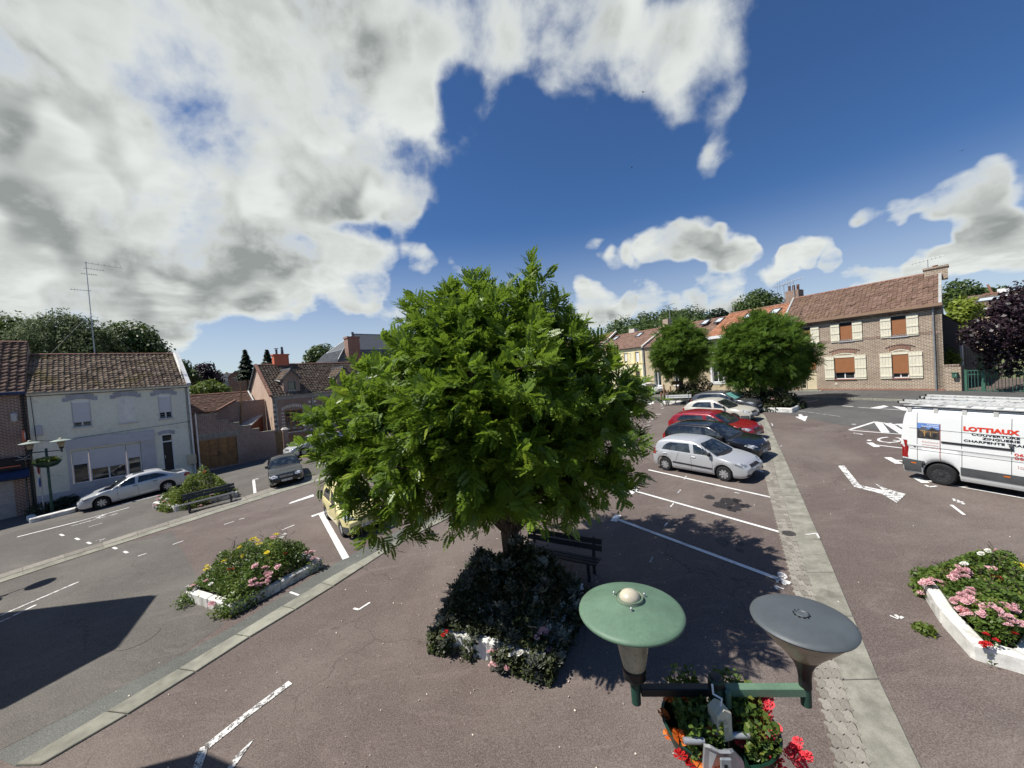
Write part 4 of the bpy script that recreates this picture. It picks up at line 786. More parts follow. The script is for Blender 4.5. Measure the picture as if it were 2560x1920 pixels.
for xx in (LK_-.1, .0): MB().hexa([(xx-.02, -.3, zeK-.18), (xx+.13, -.3, zeK-.18), (xx+.13, yK, zrK-.05), (xx-.02, yK, zrK-.05)], [(xx-.02, -.3, zeK-.02), (xx+.13, -.3, zeK-.02), (xx+.13, yK, zrK+.10), (xx-.02, yK, zrK+.10)]).build('verge_coping', 'coping_grey', K.e)
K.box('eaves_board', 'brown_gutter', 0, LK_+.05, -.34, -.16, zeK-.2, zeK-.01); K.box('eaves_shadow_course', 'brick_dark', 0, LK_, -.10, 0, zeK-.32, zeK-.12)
K.box('base_course', 'brick_red', 0, LK_, -.03, 0, -.6, K.at(2200, 972)[1]); zst = K.at(2320, 833)[1]
for i in range(int(LK_/.115)): K.box('soldier_brick', 'brick_dark', i*.115+.008, i*.115+.107, -.018, .01, zst-.07, zst+.13)
def shutter(x0, x1, z0, z1):
    sh_ = empty('shutter'); sh_.parent = K.e; n = 4
    for i in range(n): MB().box(x0+(x1-x0)*i/n+.004, x0+(x1-x0)*(i+1)/n-.004, -.062, -.034, z0, z1).build('plank', 'shutter_cream', sh_)
    for f_ in (.10, .47, .87): MB().box(x0+.01, x1-.01, -.088, -.062, z0+(z1-z0)*f_-.05, z0+(z1-z0)*f_+.05).build('batten', 'shutter_cream', sh_)
    MB().tube([(x0+.02, -.02, z0+.1), (x0+.02, -.02, z1-.1)], .012, 5).build('hinge', 'cable_black', sh_)
for h in U:
    wd = .56; shutter(h[0]-wd-.02, h[0]-.02, h[2]-.03, h[3]-.02); shutter(h[1]+.02, h[1]+wd+.04, h[2]-.03, h[3]-.02)
    w = K.window(h, 'pvc_white', panes=(1, 1), y=.15, sill='stone_blue'); MB().box(h[0]+.01, h[1]-.01, .04, .07, h[2]+.02, h[3]-.22).build('roller_blind', 'blind_brown', w); MB().box(h[0], h[1], .02, .1, h[3]-.2, h[3]-.002).build('blind_box', 'dark_void', w)
    K.arch(h[0]-.12, h[1]+.12, h[3]+.02, .14, .24, 'brick_red', 15, -.02, 'arch_brick', .1); K.arch(h[0]-.28, h[1]+.28, h[3]+.25, .17, .07, 'brick_dark', 11, -.05, 'hood_brick', .05)
for h, dr in zip(Gd, (.72, .82)):
    wd = .62; shutter(h[0]-wd-.03, h[0]-.02, h[2]-.03, h[3]-.02); shutter(h[1]+.02, h[1]+wd+.06, h[2]-.03, h[3]-.02)
    w = K.window(h, 'pvc_white', panes=(2, 1), y=.15, sill='brick_red'); zt_ = h[3]-.16; MB().box(h[0]+.01, h[1]-.01, .03, .06, h[3]-(h[3]-h[2])*dr, zt_).build('roller_blind', 'blind_brown', w); MB().box(h[0], h[1], .0, .1, zt_, h[3]-.002).build('blind_box', 'shutter_cream', w)
    for i in range(5): x = h[0]+(h[1]-h[0])*(i+.5)/5; MB().box(x-.13, x+.1, .19, .2, h[2]+.05, h[2]+.6).build('curtain', 'curtain', w)
    K.arch(h[0]-.05, h[1]+.05, h[3]+.0, .12, .06, 'shutter_cream', 1 if False else 7, -.01, 'arch_trim', 0.); K.arch(h[0]-.12, h[1]+.12, h[3]+.07, .15, .24, 'brick_red', 17, -.02, 'arch_brick', .1); K.arch(h[0]-.34, h[1]+.34, h[3]+.32, .18, .07, 'brick_dark', 11, -.05, 'hood_brick', .05)
# its front door, side light and steps
zh = dk[3]-dk[2]; dwx = dk[0]+(dk[1]-dk[0])*.36
dd = K.box('door', 'door_cream', dwx+.04, dk[1]-.01, .08, .14, dk[2], dk[2]+zh*.60); MB().box(dwx+.12, dwx+.16, .03, .08, dk[2]+1., dk[2]+1.2).build('handle', 'galvanised', dd)
K.box('roller_blind', 'blind_brown', dk[0]+.02, dk[1]-.02, .02, .07, dk[2]+zh*.62, dk[3]-.15); K.box('blind_box', 'shutter_cream', dk[0], dk[1], 0, .08, dk[3]-.15, dk[3]-.002); K.window((dk[0]+.02, dwx, dk[2], dk[2]+zh*.60), 'door_cream', panes=(1, 4), name='side_light')
K.arch(dk[0]-.12, dk[1]+.12, dk[3]+.02, .14, .24, 'brick_red', 13, -.02, 'arch_brick', .1)
K.box('step', 'concrete_kerb', dk[0]-.1, dk[1]+.1, -.35, 0, -.2, dk[2]-.005); K.box('step', 'concrete_kerb', dk[0]-.6, dk[1]+.4, -.75, 0, -.3, (dk[2])*.45)
q = kr(1968, 960, 1984, 973); K.box('meter_box', 'pvc_white', q[0], q[1], -.15, 0, q[2], q[3]); q = kr(2088, 957, 2094, 962); K.box('wall_plate', 'stone_white', q[0], q[1], -.03, 0, q[2], q[3]); xx = K.at(2336, 870)[0]; K.pipe(xx, -.2, zeK-.1, 'zinc')
MB().tube([(0, -.12, zeK-.4), (LK_, -.12, zeK-.36)], .02, 5).build('cable', 'cable_black', K.e)
xc, zt_ = K.at(2348, 667, yK); xc += .23*yK; ch = K.box('chimney', 'brick_tan', xc-.75, xc+.4, yK-.45, yK+.45, zrK-.6, zt_-.12); MB().box(xc-.82, xc+.47, yK-.52, yK+.52, zt_-.12, zt_).build('cap', 'brick_tan', ch); MB().tube([(xc-.2, yK, zt_), (xc-.2, yK, zt_+.15)], .15).build('pot', 'terracotta', ch); MB().box(xc-1.0, xc+.1, yK-1.05, yK-.45, zrK-.72, zrK-.66).build('flashing', 'lead', ch)
SK = .23
def shear(o):
    for c in o.children:
        if c.type == 'MESH' and c.data.users == 1:
            n = len(c.data.vertices); v = np.zeros(n*3, np.float32); c.data.vertices.foreach_get('co', v); v = v.reshape(-1, 3); v[:, 0] -= SK*v[:, 1]; c.data.vertices.foreach_set('co', v.ravel()); c.data.update()
        shear(c)
def aerial(H, px, py0, py1, y, kind=0):
    x, z0 = H.at(px, py0, y); z1 = H.at(px, py1, y)[1]; m = MB().tube([(x, y, z0-.4), (x, y, z1)], .03, 6).build('antenna_mast', 'galvanised', H.e)
    mb = MB(); mb.tube([(x-.9, y, z1-.05), (x+.8, y, z1+.1)], .02, 5)
    for i in range(8): q = x-.8+i*.2; mb.tube([(q, y-.3, z1+(q-x)*.08), (q, y+.3, z1+(q-x)*.08)], .012, 4)
    if kind:
        for dx in (-.55, -.35, .35, .55): mb.tube([(x+dx, y, z1-.7), (x+dx, y, z1+.5)], .015, 4)
    mb.build('aerial_boom', 'galvanised', m)
aerial(K, 2368, 690, 640, yK); aerial(K, 2014, 740, 695, yK); shear(K.e)
# J: house with bright orange roof
J, LJ = rowhouse('orange_roof_house', 'house with bright orange tile roof and four skylights between street trees', 1768, 1958)
zeJ = J.at(1800, 838)[1]; yJ = 4.2; zrJ = J.at(1860, 778, yJ)[1]; wj = [J.rect(1731+d_, 936, 1751+d_, 963) for d_ in (50,)]
hj = [(x, x+1.1, 1.0, 2.9) for x in (.5, 2.6, 4.9, 7.2, 9.4) if x+1.3 < LJ]; hj2 = [(x, x+1.0, 3.9, zeJ-.5) for x in (.5, 2.6, 4.9, 7.2, 9.4) if x+1.3 < LJ and zeJ > 5.0]
J.wall(0, LJ-.01, -.6, zeJ, hj+hj2, 'plaster_beige')
for h in hj+hj2: J.window(h, 'pvc_white', panes=(2, 1), sill='pvc_white'); [J.box('window_surround', 'pvc_white', a, b, -.04, 0, h[2], h[3]+.12) for a, b in ((h[0]-.22, h[0]), (h[1], h[1]+.22))]
J.box('string_course', 'pvc_white', 0, LJ-.01, -.05, 0, .78, .93); J.box('cornice', 'pvc_white', 0, LJ-.02, -.3, 0, zeJ-.3, zeJ-.02); rfJ = J.gable_roof(0, LJ-.1, zeJ, yJ, zrJ, 'tile_orange', .25, .3, .36, seed=11, thick=.06)
def skylight(H, px, py, ye, ze, yr_, zr2, w=.8, h=1.05):
    # find slope position seen at that pixel
    best = None
    for i in range(60):
        u = .1+.85*i/60; y = ye+(yr_-ye)*u; x, z = H.at(px, py, y); e = abs(z-(ze+(zr2-ze)*u))
        if best is None or e < best[0]: best = (e, x, y, z)
    _, x, y, z = best; s_ = Vector((0, yr_-ye, zr2-ze)).normalized(); n_2 = Vector((0, -s_.z, s_.y)); m = Matrix(((1, 0, 0, x), (0, s_.y, n_2.y, y), (0, s_.z, n_2.z, z), (0, 0, 0, 1)))
    f_ = MB(); 
    for a in ((-w/2, w/2, -h/2, -h/2+.09), (-w/2, w/2, h/2-.09, h/2), (-w/2, -w/2+.08, -h/2+.09, h/2-.09), (w/2-.08, w/2, -h/2+.09, h/2-.09)): f_.box(a[0], a[1], a[2], a[3], .0, .14, m)
    fo = f_.build('skylight', 'slate', H.e); MB().box(-w/2+.08, w/2-.08, -h/2+.09, h/2-.09, .07, .09, m).build('pane', 'sky_pane', fo)
m_, tr_ = nodemat('sky_pane'); t_ = T(tr_); t_.out((.55, .60, .62), .12, 0, None, .9)
for px, py in ((1764, 807), (1799, 802), (1872, 792), (1939, 780)): skylight(J, px, py, 0, zeJ, yJ, zrJ)
aerial(J, 1962, 765, 712, yJ, 1); xc = J.at(1967, 755, yJ)[0]; ch = J.box('chimney', 'brick_dark', LJ-1.6, LJ-.5, yJ-.1, yJ+.8, zrJ-.4, zrJ+1.1); [MB().tube([(LJ-1.4+i*.35, yJ+.3, zrJ+1.1), (LJ-1.4+i*.35, yJ+.3, zrJ+1.6)], .12).build('pot', 'terracotta', ch) for i in range(3)]
# I: beige house behind the street tree
I_, LI = rowhouse('beige_house', 'beige rendered house with brown roof half hidden behind the round street tree', 1613, 1768)
zeI = I_.at(1660, 862)[1]; yI = 4.2; zrI = I_.at(1700, 812, yI)[1]; hi_w = [(x, x+1., .9, 2.6) for x in (1.2, 4.0, 6.9, 9.6) if x+1.2 < LI]
I_.wall(0, LI-.01, -.6, zeI, hi_w, 'plaster_beige'); I_.gable_roof(0, LI-.05, zeI, yI, zrI, 'tile_plain', .2, .3, .3, flat=True, seed=12); [I_.window(h, 'pvc_white', sill='pvc_white') for h in hi_w]; I_.gutter(0, LI, zeI-.03)
xc, zt_ = I_.at(1668, 798, yI); ch = I_.box('chimney', 'brick_tan', xc-.4, xc+.4, yI-.4, yI+.4, zrI-.3, zt_); aerial(I_, 1675, 800, 762, yI); I_.box('white_box', 'pvc_white', .3, .9, -.3, 0, .1, 1.0)
# H: yellow house
Y, LY = rowhouse('yellow_house', 'pale yellow rendered house with ochre window surrounds and brown tiled roof', 1486, 1610)
zeY = Y.at(1550, 873)[1]; yY = 4.2; zrY = Y.at(1600, 829, yY)[1]; wy = [Y.rect(1588, 880, 1599, 905), Y.rect(1560, 884, 1569, 907), Y.rect(1519, 889, 1530, 911)]; zz0, zz1 = wy[0][2], wy[0][3]; wy = [(a, b, zz0, zz1) for a, b, _, _ in wy]
dy = [Y.rect(1589, 928, 1602, 961), Y.rect(1560, 928, 1570, 957), Y.rect(1522, 934, 1532, 958)]; dz0, dz1 = dy[0][2], dy[0][3]; dy = [(dy[0][0], dy[0][1], dz0, dz1), (dy[1][0], dy[1][1], dz0+.15, dz1), (dy[2][0], dy[2][1], dz0+.5, dz1)]
Y.wall(0, LY-.01, -.6, zeY, wy+dy, 'plaster_yellow'); Y.gable_roof(0, LY-.1, zeY, yY, zrY, 'tile_plain', .2, .3, .28, flat=True, seed=13)
for h in wy: Y.window(h, 'pvc_white', panes=(1, 1)); [Y.box('surround', 'plaster_ochre', a, b, -.035, 0, h[2]-.05, h[3]+.15) for a, b in ((h[0]-.2, h[0]), (h[1], h[1]+.12))]; Y.box('blind_panel', 'pvc_white', h[0]+.1, h[1]-.05, .05, .1, h[2]+.02, h[3]-.15)
for i, h in enumerate(dy): Y.window(h, 'wood_varnish', panes=(1, 3) if i else (1, 2), name='door' if i == 0 else 'window'); [Y.box('surround', 'plaster_ochre', a, b, -.035, 0, h[2]-.05, h[3]+.15) for a, b in ((h[0]-.22, h[0]), (h[1], h[1]+.14))]
Y.box('string_course', 'plaster_ochre', 0, LY-.01, -.05, 0, Y.at(1580, 909)[1]-.08, Y.at(1580, 909)[1]+.03); Y.gutter(0, LY, zeY-.03, 'slate'); MB().hexa([(LY-.12, -.25, zeY-.15), (LY+.12, -.25, zeY-.15), (LY+.12, yY, zrY-.05), (LY-.12, yY, zrY-.05)], [(LY-.12, -.25, zeY+.05), (LY+.12, -.25, zeY+.05), (LY+.12, yY, zrY+.15), (LY-.12, yY, zrY+.15)]).build('verge_coping', 'stone_white', Y.e)
MB().prism([(LY-.003, 0, -.6), (LY-.003, 8, -.6), (LY-.003, 8, zeY), (LY-.003, yY, zrY-.05), (LY-.003, 0, zeY)], (-.25, 0, 0)).build('gable_wall', 'plaster_grey', Y.e); [skylight(Y, px, py, 0, zeY, yY, zrY, .8, 1.1) for px, py in ((1540, 847), (1599, 838))]
xc, zt_ = Y.at(1580, 827, yY); Y.box('chimney', 'stone_white', xc-.5, xc+.5, yY-.1, yY+.6, zrY-.3, zrY+.55); q = Y.rect(1548, 941, 1556, 956); MB().lathe([(.5, -.03), (.5, .03)], 18, ((q[0]+q[1])/2, -.05, (q[2]+q[3])/2), Matrix.Rotation(math.pi/2, 4, 'X')).build('wall_disc', 'plaster_grey', Y.e); x0, z0 = Y.at(1577, 884); MB().tube([(x0, 0, z0), (x0-.5, -.8, z0+.1)], .03).build('street_light_arm', 'galvanised', Y.e); x0, z0 = Y.at(1582, 945); Y.box('wall_plate', 'gate_green', x0-.2, x0+.2, -.04, 0, z0-.15, z0+.15)
# pink house beyond
P_, LP_ = rowhouse('pink_house', 'pink rendered house with dark red roof glimpsed behind the big tree', 1330, 1486)
zeP = P_.at(1480, 886)[1]; zrP = P_.at(1500, 838, 4.4)[1]; hp = [(LP_-2.6-i*3.2, LP_-1.5-i*3.2, zeP*.58, zeP-.6) for i in range(4)]; hp2 = [(a, b, .8, zeP*.45) for a, b, _, _ in hp]
P_.wall(0, LP_-.01, -.6, zeP, hp+hp2, 'plaster_pink'); [P_.window(h, 'pvc_white', sill='stone_white') for h in hp+hp2]; P_.gable_roof(0, LP_, zeP, 4.4, zrP, 'tile_red', .2, .3, .3, flat=True, seed=14); MB().hexa([(LP_-.12, -.25, zeP-.15), (LP_+.12, -.25, zeP-.15), (LP_+.12, 4.4, zrP-.05), (LP_-.12, 4.4, zrP-.05)], [(LP_-.12, -.25, zeP+.05), (LP_+.12, -.25, zeP+.05), (LP_+.12, 4.4, zrP+.2), (LP_-.12, 4.4, zrP+.2)]).build('verge_coping', 'stone_white', P_.e)
# ---- low wall with letter box, gate and yard right of the brick house
Wl, LW = rowhouse('garden_wall', 'low brick garden wall with dark post joining brick house to green gate', 2361, 2404, 950); Wl.e['category'] = 'wall'
zw = Wl.at(2383, 916)[1]; Wl.wall(.01, LW, -.6, zw, [], 'brick_tan'); Wl.box('back', 'brick_dark', .01, LW, .02, .25, -.6, zw-.01); Wl.box('post', 'door_black', LW, LW+.12, -.03, .1, -.4, zw+.05)
for i in range(int(LW/.11)): Wl.box('coping_brick', 'brick_dark', i*.11+.012, i*.11+.105, -.03, .27, zw, zw+.12)
lb = empty('letter_box', label='dark green letter box on low brick wall by the gate', cat='letter box'); lb.matrix_world = Wl.e.matrix_basis.copy(); q = Wl.rect(2382, 933, 2396, 944); MB().box(q[0], q[1], -.2, -.002, q[2], q[3]).build('body', 'gate_green', lb, bevel=.02); MB().box(q[0]-.02, q[1]+.02, -.24, -.002, q[3], q[3]+.05).build('lid', 'gate_green', lb); MB().box(q[0]+.15, q[1]-.05, -.21, -.2, q[3]-.12, q[3]-.08).build('name_plate', 'pvc_white', lb)
g_e = empty('metal_gate', label='green metal bar gate beside low brick wall at the right', cat='gate'); g_e.matrix_world = Wl.e.matrix_basis.copy(); zt_ = Wl.at(2460, 924)[1]; gx0 = LW+.16; zb_ = Wl.at(2430, 978)[1]
for i in range(60):
    x = gx0+.1+i*.13
    if abs(x-Wl.at(2459, 950)[0]) > .1: MB().box(x, x+.022, .02, .045, zb_+.03, zt_-.02).build('bar', 'gate_green', g_e)
for z in (zb_, zt_-.3, zt_-.06): MB().box(gx0, gx0+8, .015, .05, z, z+.05).build('rail', 'gate_green', g_e)
x = Wl.at(2459, 950)[0]
for xx in (gx0, x, x+4.2): MB().box(xx-.07, xx+.07, -.03, .1, -.4, zt_+.03).build('post', 'gate_green', g_e)
Yd = Bld('green_garage', 'garage with olive green door and red brick pier behind the metal gate', 'garage', Wl.A+Wl.n*7.5, dR, Wl.z0); q = Yd.rect(2407, 863, 2442, 928); g2 = Yd.rect(2443, 877, 2575, 928)
Yd.box('brick_pier', 'brick_tan', q[0], q[1], 0, .3, -.5, q[3]); Yd.box('garage_door', 'door_green', q[1]+.02, q[1]+7, .06, .15, -.5, g2[3]); Yd.box('lintel', 'stone_white', q[0]-.2, q[1]+7, -.1, .4, q[3], q[3]+.25); Yd.box('white_post', 'pvc_white', Yd.at(2403, 900, -2)[0]-.08, Yd.at(2403, 900, -2)[0]+.1, -2.1, -1.95, -.5, Yd.at(2403, 858, -2)[1]); Yd.box('flat_roof', 'zinc_roof', q[0]-.3, q[1]+7, -.2, 5, q[3]+.25, q[3]+.4)
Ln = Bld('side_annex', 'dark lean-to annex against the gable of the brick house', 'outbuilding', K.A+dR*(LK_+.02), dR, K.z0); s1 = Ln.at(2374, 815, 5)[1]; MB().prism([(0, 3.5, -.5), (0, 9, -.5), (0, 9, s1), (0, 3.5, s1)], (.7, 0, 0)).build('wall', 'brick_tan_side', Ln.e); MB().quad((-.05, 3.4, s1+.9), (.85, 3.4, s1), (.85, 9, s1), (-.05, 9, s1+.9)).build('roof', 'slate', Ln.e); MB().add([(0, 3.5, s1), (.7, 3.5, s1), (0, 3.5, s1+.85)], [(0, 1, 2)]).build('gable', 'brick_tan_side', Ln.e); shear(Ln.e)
# house with brown corrugated roof further up at the right
Fr = Bld('hillside_house', 'house up the slope with brown ribbed roof and white chimney', 'house', at(2425, 790, 42)[:2], dR, 1.5); ze_ = Fr.at(2450, 772)[1]; zr_ = Fr.at(2440, 738, 5)[1]; zr2 = Fr.at(2530, 728, 5)[1]; Fr.wall(-1, 16, -1, ze_, [(3, 4.2, ze_-2, ze_-.6)], 'plaster_beige'); Fr.window((3, 4.2, ze_-2, ze_-.6)); rf = Fr.gable_roof(-1.2, 16, ze_, 5, zr_, 'tile_brown', .3, .3, .5, seed=15, thick=.05, ridge=None); Fr.box('gutter_board', 'pvc_white', -1.2, 16, -.5, -.35, ze_-.15, ze_); skylight(Fr, 2472, 749, 0, ze_, 5, zr_, 1.6, 1.3)
xc, zt_ = Fr.at(2511, 721, 5); Fr.box('chimney', 'pvc_white', xc-.45, xc+.45, 4.6, 5.4, zr_-.4, zt_); xc, zt_ = Fr.at(2480, 732, 5); Fr.box('chimney', 'brick_red', xc-.6, xc+.6, 4.6, 5.4, zr_-.3, zt_); MB().tube([(xc, 5, zt_), (xc-.3, 5, zt_+1.)], .1).build('flue', 'brick_red', Fr.e); MB().tube([Vector((Fr.at(2516, 735, 5)[0], 5, zr_+.05)), Vector((Fr.at(2522, 765)[0], 0, ze_+.1))], .15, 6).build('verge', 'pvc_white', Fr.e)
# ---- neighbours left of the picture whose shadows fall across the lane
def block(name, label, pts, z0, mat='brick_dark'):
    o = empty(name, (pts[0][0], pts[0][1], 0), 0, label, 'house'); return o
k_ = 1/math.tan(SUN_EL); he_ = 7.2; hr_ = 9.0; off_ = lambda p, h: Vector(p)+SUN_AZ*(h*k_)     # roof corner whose shadow falls at p
cA, cB, cC = off_((-11.22, 11.38), he_), off_((-9.96, 9.13), hr_), off_((-10.82, 7.65), he_)
nb_ = empty('gabled_house', (0, 0, 0), 0, 'narrow brick house beyond the left edge, its gable shadow lying across the lane', 'house'); gx = (cA.x+cC.x)/2
MB().prism([(gx, cC.y, -.9), (gx, cA.y, -.9), (gx, cA.y, he_), (gx, cB.y, hr_-.15), (gx, cC.y, he_)], (-9, 0, 0)).build('wall', 'brick_dark_side', nb_); MB().quad((cC.x, cC.y-.05, he_), (cB.x, cB.y, hr_), (gx-9, cB.y, hr_), (gx-9, cC.y-.05, he_)).quad((cA.x, cA.y+.05, he_), (cB.x, cB.y, hr_), (gx-9, cB.y, hr_), (gx-9, cA.y+.05, he_)).build('roof', 'tile_plain', nb_)
tq = off_((-5.56, 6.18), 7.2); th = empty('town_hall', (tq.x, tq.y, 0), 0, 'wing of the building the view is taken from, left of the lens', 'building'); MB().prism([(0, 0, -1), (-4.2, -2.3, -1), (-4.4, -7.3, -1), (2.6, -7.3, -1), (2.6, -1.0, -1)], (0, 0, 8.1)).build('wall', 'brick_dark', th)
MB().prism([(.03, .03, 7.1), (-4.3, -2.3, 7.1), (-4.5, -7.4, 7.1), (2.65, -7.4, 7.1), (2.65, -1.0, 7.1)], (0, 0, .12)).build('roof', 'zinc', th)
# ------------------------------------------------------------------ vehicles
def carpaint(name, col, metal=.0, rough=.32):
    m, tr = nodemat(name); t = T(tr); o = t.obj(); d = t.ramp(t.noise(o, 2.5, 6, .65), .45, .8, 0, .16); c = t.mix(d, col, tuple(x*.8+.012 for x in col))
    t.out(c, t.math('ADD', t.math('MULTIPLY', t.noise(o, 6, 3), .12), rough-.06), metal, None, .5, .55); return m
carpaint('paint_silver', (.60, .61, .61), .3); carpaint('paint_silver_clio', (.48, .49, .50), .3, .36); carpaint('paint_white_silver', (.60, .62, .64), .3); carpaint('paint_black', (.010, .011, .014), 0, .2); carpaint('paint_grey_black', (.008, .010, .011), .0, .2)
carpaint('paint_red', (.24, .008, .014), .1, .28); carpaint('paint_beige', (.58, .55, .47), .15, .4); carpaint('paint_dark_silver', (.10, .105, .11), .4, .25); carpaint('paint_yellow', (.80, .71, .34), 0, .4); carpaint('paint_van', (.74, .76, .74), 0, .42)
M('tyre', (.018, .018, .019), .85, .2, 9, .1); M('rim_silver', (.55, .56, .57), .35, .08, 6, metal=.7); M('rim_dark', (.05, .052, .055), .55, .2, 8, metal=.3); M('plastic_grey', (.075, .08, .082), .7, .12, 5); M('plastic_black', (.018, .018, .02), .6, .15, 5); M('underbody', (.008, .008, .008), .95, .1); M('chrome', (.75, .75, .75), .15, .03, metal=1.)
M('alu', (.60, .60, .57), .5, .08, 5, metal=.15); M('lamp_red', (.28, .008, .008), .2, .15, 9, spec=.8); M('lamp_amber', (.65, .16, .02), .3, .1, 9); M('plate_white', (.70, .70, .68), .5, .05); M('plate_ink', (.02, .02, .03), .6, .05); M('seam', (.02, .02, .02), .8, .05); M('sunshade', (.22, .55, .50), .35, .35, 6, metal=.4)
m_, tr_ = nodemat('car_glass'); t_ = T(tr_); o_ = t_.obj(); t_.out(t_.mix(t_.ramp(t_.noise(o_, 3.2, 3), .42, .62), (.010, .013, .014), (.045, .052, .052)), .045, 0, None, .8, .3)
m_, tr_ = nodemat('lamp_clear'); t_ = T(tr_); o_ = t_.obj(); t_.out(t_.mix(t_.ramp(t_.noise(o_, 11, 2), .4, .6), (.20, .21, .22), (.75, .76, .77)), .12, .3, None, .9, .6)
def lerpf(P, x):
    if x <= P[0][0]: return P[0][1]
    for (a, b), (c, d) in zip(P, P[1:]):
        if x <= c: return b+(d-b)*(x-a)/(c-a) if c > a else d
    return P[-1][1]
def smoothf(P, x):   # smooth interpolation of a few profile points
    if x <= P[0][0]: return P[0][1]
    if x >= P[-1][0]: return P[-1][1]
    for i in range(len(P)-1):
        a, c = P[i][0], P[i+1][0]
        if a <= x <= c:
            t = (x-a)/(c-a); y0, y1 = P[i][1], P[i+1][1]
            m0 = (P[i+1][1]-P[max(i-1, 0)][1])/(P[i+1][0]-P[max(i-1, 0)][0])*(c-a); m1 = (P[min(i+2, len(P)-1)][1]-P[i][1])/(P[min(i+2, len(P)-1)][0]-P[i][0])*(c-a)
            return (2*t**3-3*t*t+1)*y0+(t**3-2*t*t+t)*m0+(-2*t**3+3*t*t)*y1+(t**3-t*t)*m1
class Car:
    def __init__(s, name, label, cat, paint, L, Wd, wb, r, top, roof, fo, wheels='rim_silver', spokes=7, sill=.2, tumble=.16, nose=.16, tail=.10, group=None, arch=.06, belt_in=.95, crown=.035, capz=None):
        """top: shoulder / bonnet / boot line [(x,z)] rear->front; roof: greenhouse outline [(x,z)] rear->front. x=0 is mid-wheelbase, +x forward"""
        s.e = empty(name, (0, 0, 0), 0, label, cat, group); s.L, s.W, s.wb, s.r = L, Wd, wb, r
        xf = wb/2+fo; xr = xf-L; s.xf, s.xr = xf, xr; ra = r+arch; hw = Wd/2
        def w(x):
            f = 1.
            k = (x-(xf-.55))/.55
            if k > 0: f = 1-nose*k**2.2
            k = ((xr+.4)-x)/.4
            if k > 0: f = min(f, 1-tail*k**2.2)
            return hw*f
        def z0(x):
            z = sill
            k = (x-(xf-.25))/.25
            if k > 0: z = sill+.06*k*k
            for xw in (wb/2, -wb/2):
                d = abs(x-xw)
                if d < ra: z = max(z, r*.98+math.sqrt(ra*ra-d*d))
            return z
        xs = set(np.round(np.linspace(xr, xf, 74), 4))
        for xw in (wb/2, -wb/2):
            for k in np.linspace(-1, 1, 17): xs.add(round(float(xw+ra*math.sin(k*math.pi/2)), 4))
            xs.add(round(xw-ra-.004, 4)); xs.add(round(xw+ra+.004, 4))
        for p in top: xs.add(round(p[0], 4))
        xs = sorted(x for x in xs if xr <= x <= xf); xs = [x for i, x in enumerate(xs) if i == 0 or x-xs[i-1] > .0015]
        rows = [(0, .93), (.12, .985), (.3, 1.), (.5, 1.), (.68, .992), (.84, .975), (.94, .962), (1., belt_in)]
        mb = MB(); V = []; n = 2*(len(rows)+2)+1
        for i, x in enumerate(xs):
            zt = smoothf(top, x); zb = min(z0(x), zt-.03); half = []; ww = w(x)
            # round the very ends a little
            for t_, k in rows: half.append((ww*k, zb+(zt-zb)*t_))
            half.append((ww*belt_in*.88, zt+crown*.25)); half.append((ww*belt_in*.5, zt+crown*.8))
            ring = [(x, y, z) for y, z in half]+[(x, 0, zt+crown)]+[(x, -y, z) for y, z in half[::-1]]; V += ring
        m = len(xs); fs = [(i*n+j, (i+1)*n+j, (i+1)*n+j+1, i*n+j+1) for i in range(m-1) for j in range(n-1)]
        # push end rings inwards at top and bottom for a rounded nose and tail
        def endcap(i, sg):
            base = len(V); ring = V[i*n:(i+1)*n]; xs_ = ring[0][0]
            zc_ = (min(p[2] for p in ring)+max(p[2] for p in ring))/2
            for q, dx in ((.86, .035), (.55, .055), (.0, .06)):
                for p in ring: V.append((xs_+sg*dx, p[1]*(q*.3+.7) if q else p[1]*.4, zc_+(p[2]-zc_)*(q*.6+.4 if q else .2)))
            prev = i*n
            for k in range(3):
                cur = base+k*n
                for j in range(n-1): fs.append((prev+j, prev+j+1, cur+j+1, cur+j) if sg > 0 else (prev+j, cur+j, cur+j+1, prev+j+1))
                prev = cur
            fs.append(tuple(prev+j for j in range(n)))
        endcap(m-1, 1); endcap(0, -1)
        mb.add(V, fs)
        # greenhouse
        X0, X1 = roof[0][0], roof[-1][0]; P = []
        K = 60
        for i in range(K+1):
            # denser at the ends where the glass is steep
            u = i/K; x = X0+(X1-X0)*u; P.append(x)
        for p in roof: P.append(p[0])
        P = sorted(set(np.round(P, 4))); Hm = max(p[1] for p in roof); V2 = []; zbl = lambda x: smoothf(top, x)-.02; s.Hm = Hm
        for x in P:
            zt = max(lerpf(roof, x) if len(roof) < 5 else smoothf(roof, x), zbl(x)+.001); zb = zbl(x); h = zt-zb; wbz = w(x)*belt_in-.005
            ys = lambda z: wbz-tumble*max(0, (z-zb)/(Hm-zb))**1.25
            half = [(ys(zb), zb), (ys(zb+.4*h), zb+.4*h), (ys(zb+.75*h), zb+.75*h), (ys(zb+.90*h)-.004, zb+.9*h), (ys(zb+.95*h)-.03, zb+.965*h), (ys(zt)-.085, zb+.995*h), (ys(zt)*.62, zt+crown*.65), (ys(zt)*.3, zt+crown*.93)]
            V2 += [(x, y, z) for y, z in half]+[(x, 0, zt+crown)]+[(x, -y, z) for y, z in half[::-1]]
        n2 = 17; m2 = len(P); mb.add(V2, [(i*n2+j, (i+1)*n2+j, (i+1)*n2+j+1, i*n2+j+1) for i in range(m2-1) for j in range(n2-1)]+[tuple(range(n2))[::-1], tuple(range((m2-1)*n2, m2*n2))])
        me = mb.mesh('body'); bm = bmesh.new(); bm.from_mesh(me); bmesh.ops.recalc_face_normals(bm, faces=bm.faces); bm.to_mesh(me); s.bvh = BVHTree.FromBMesh(bm); bm.free()
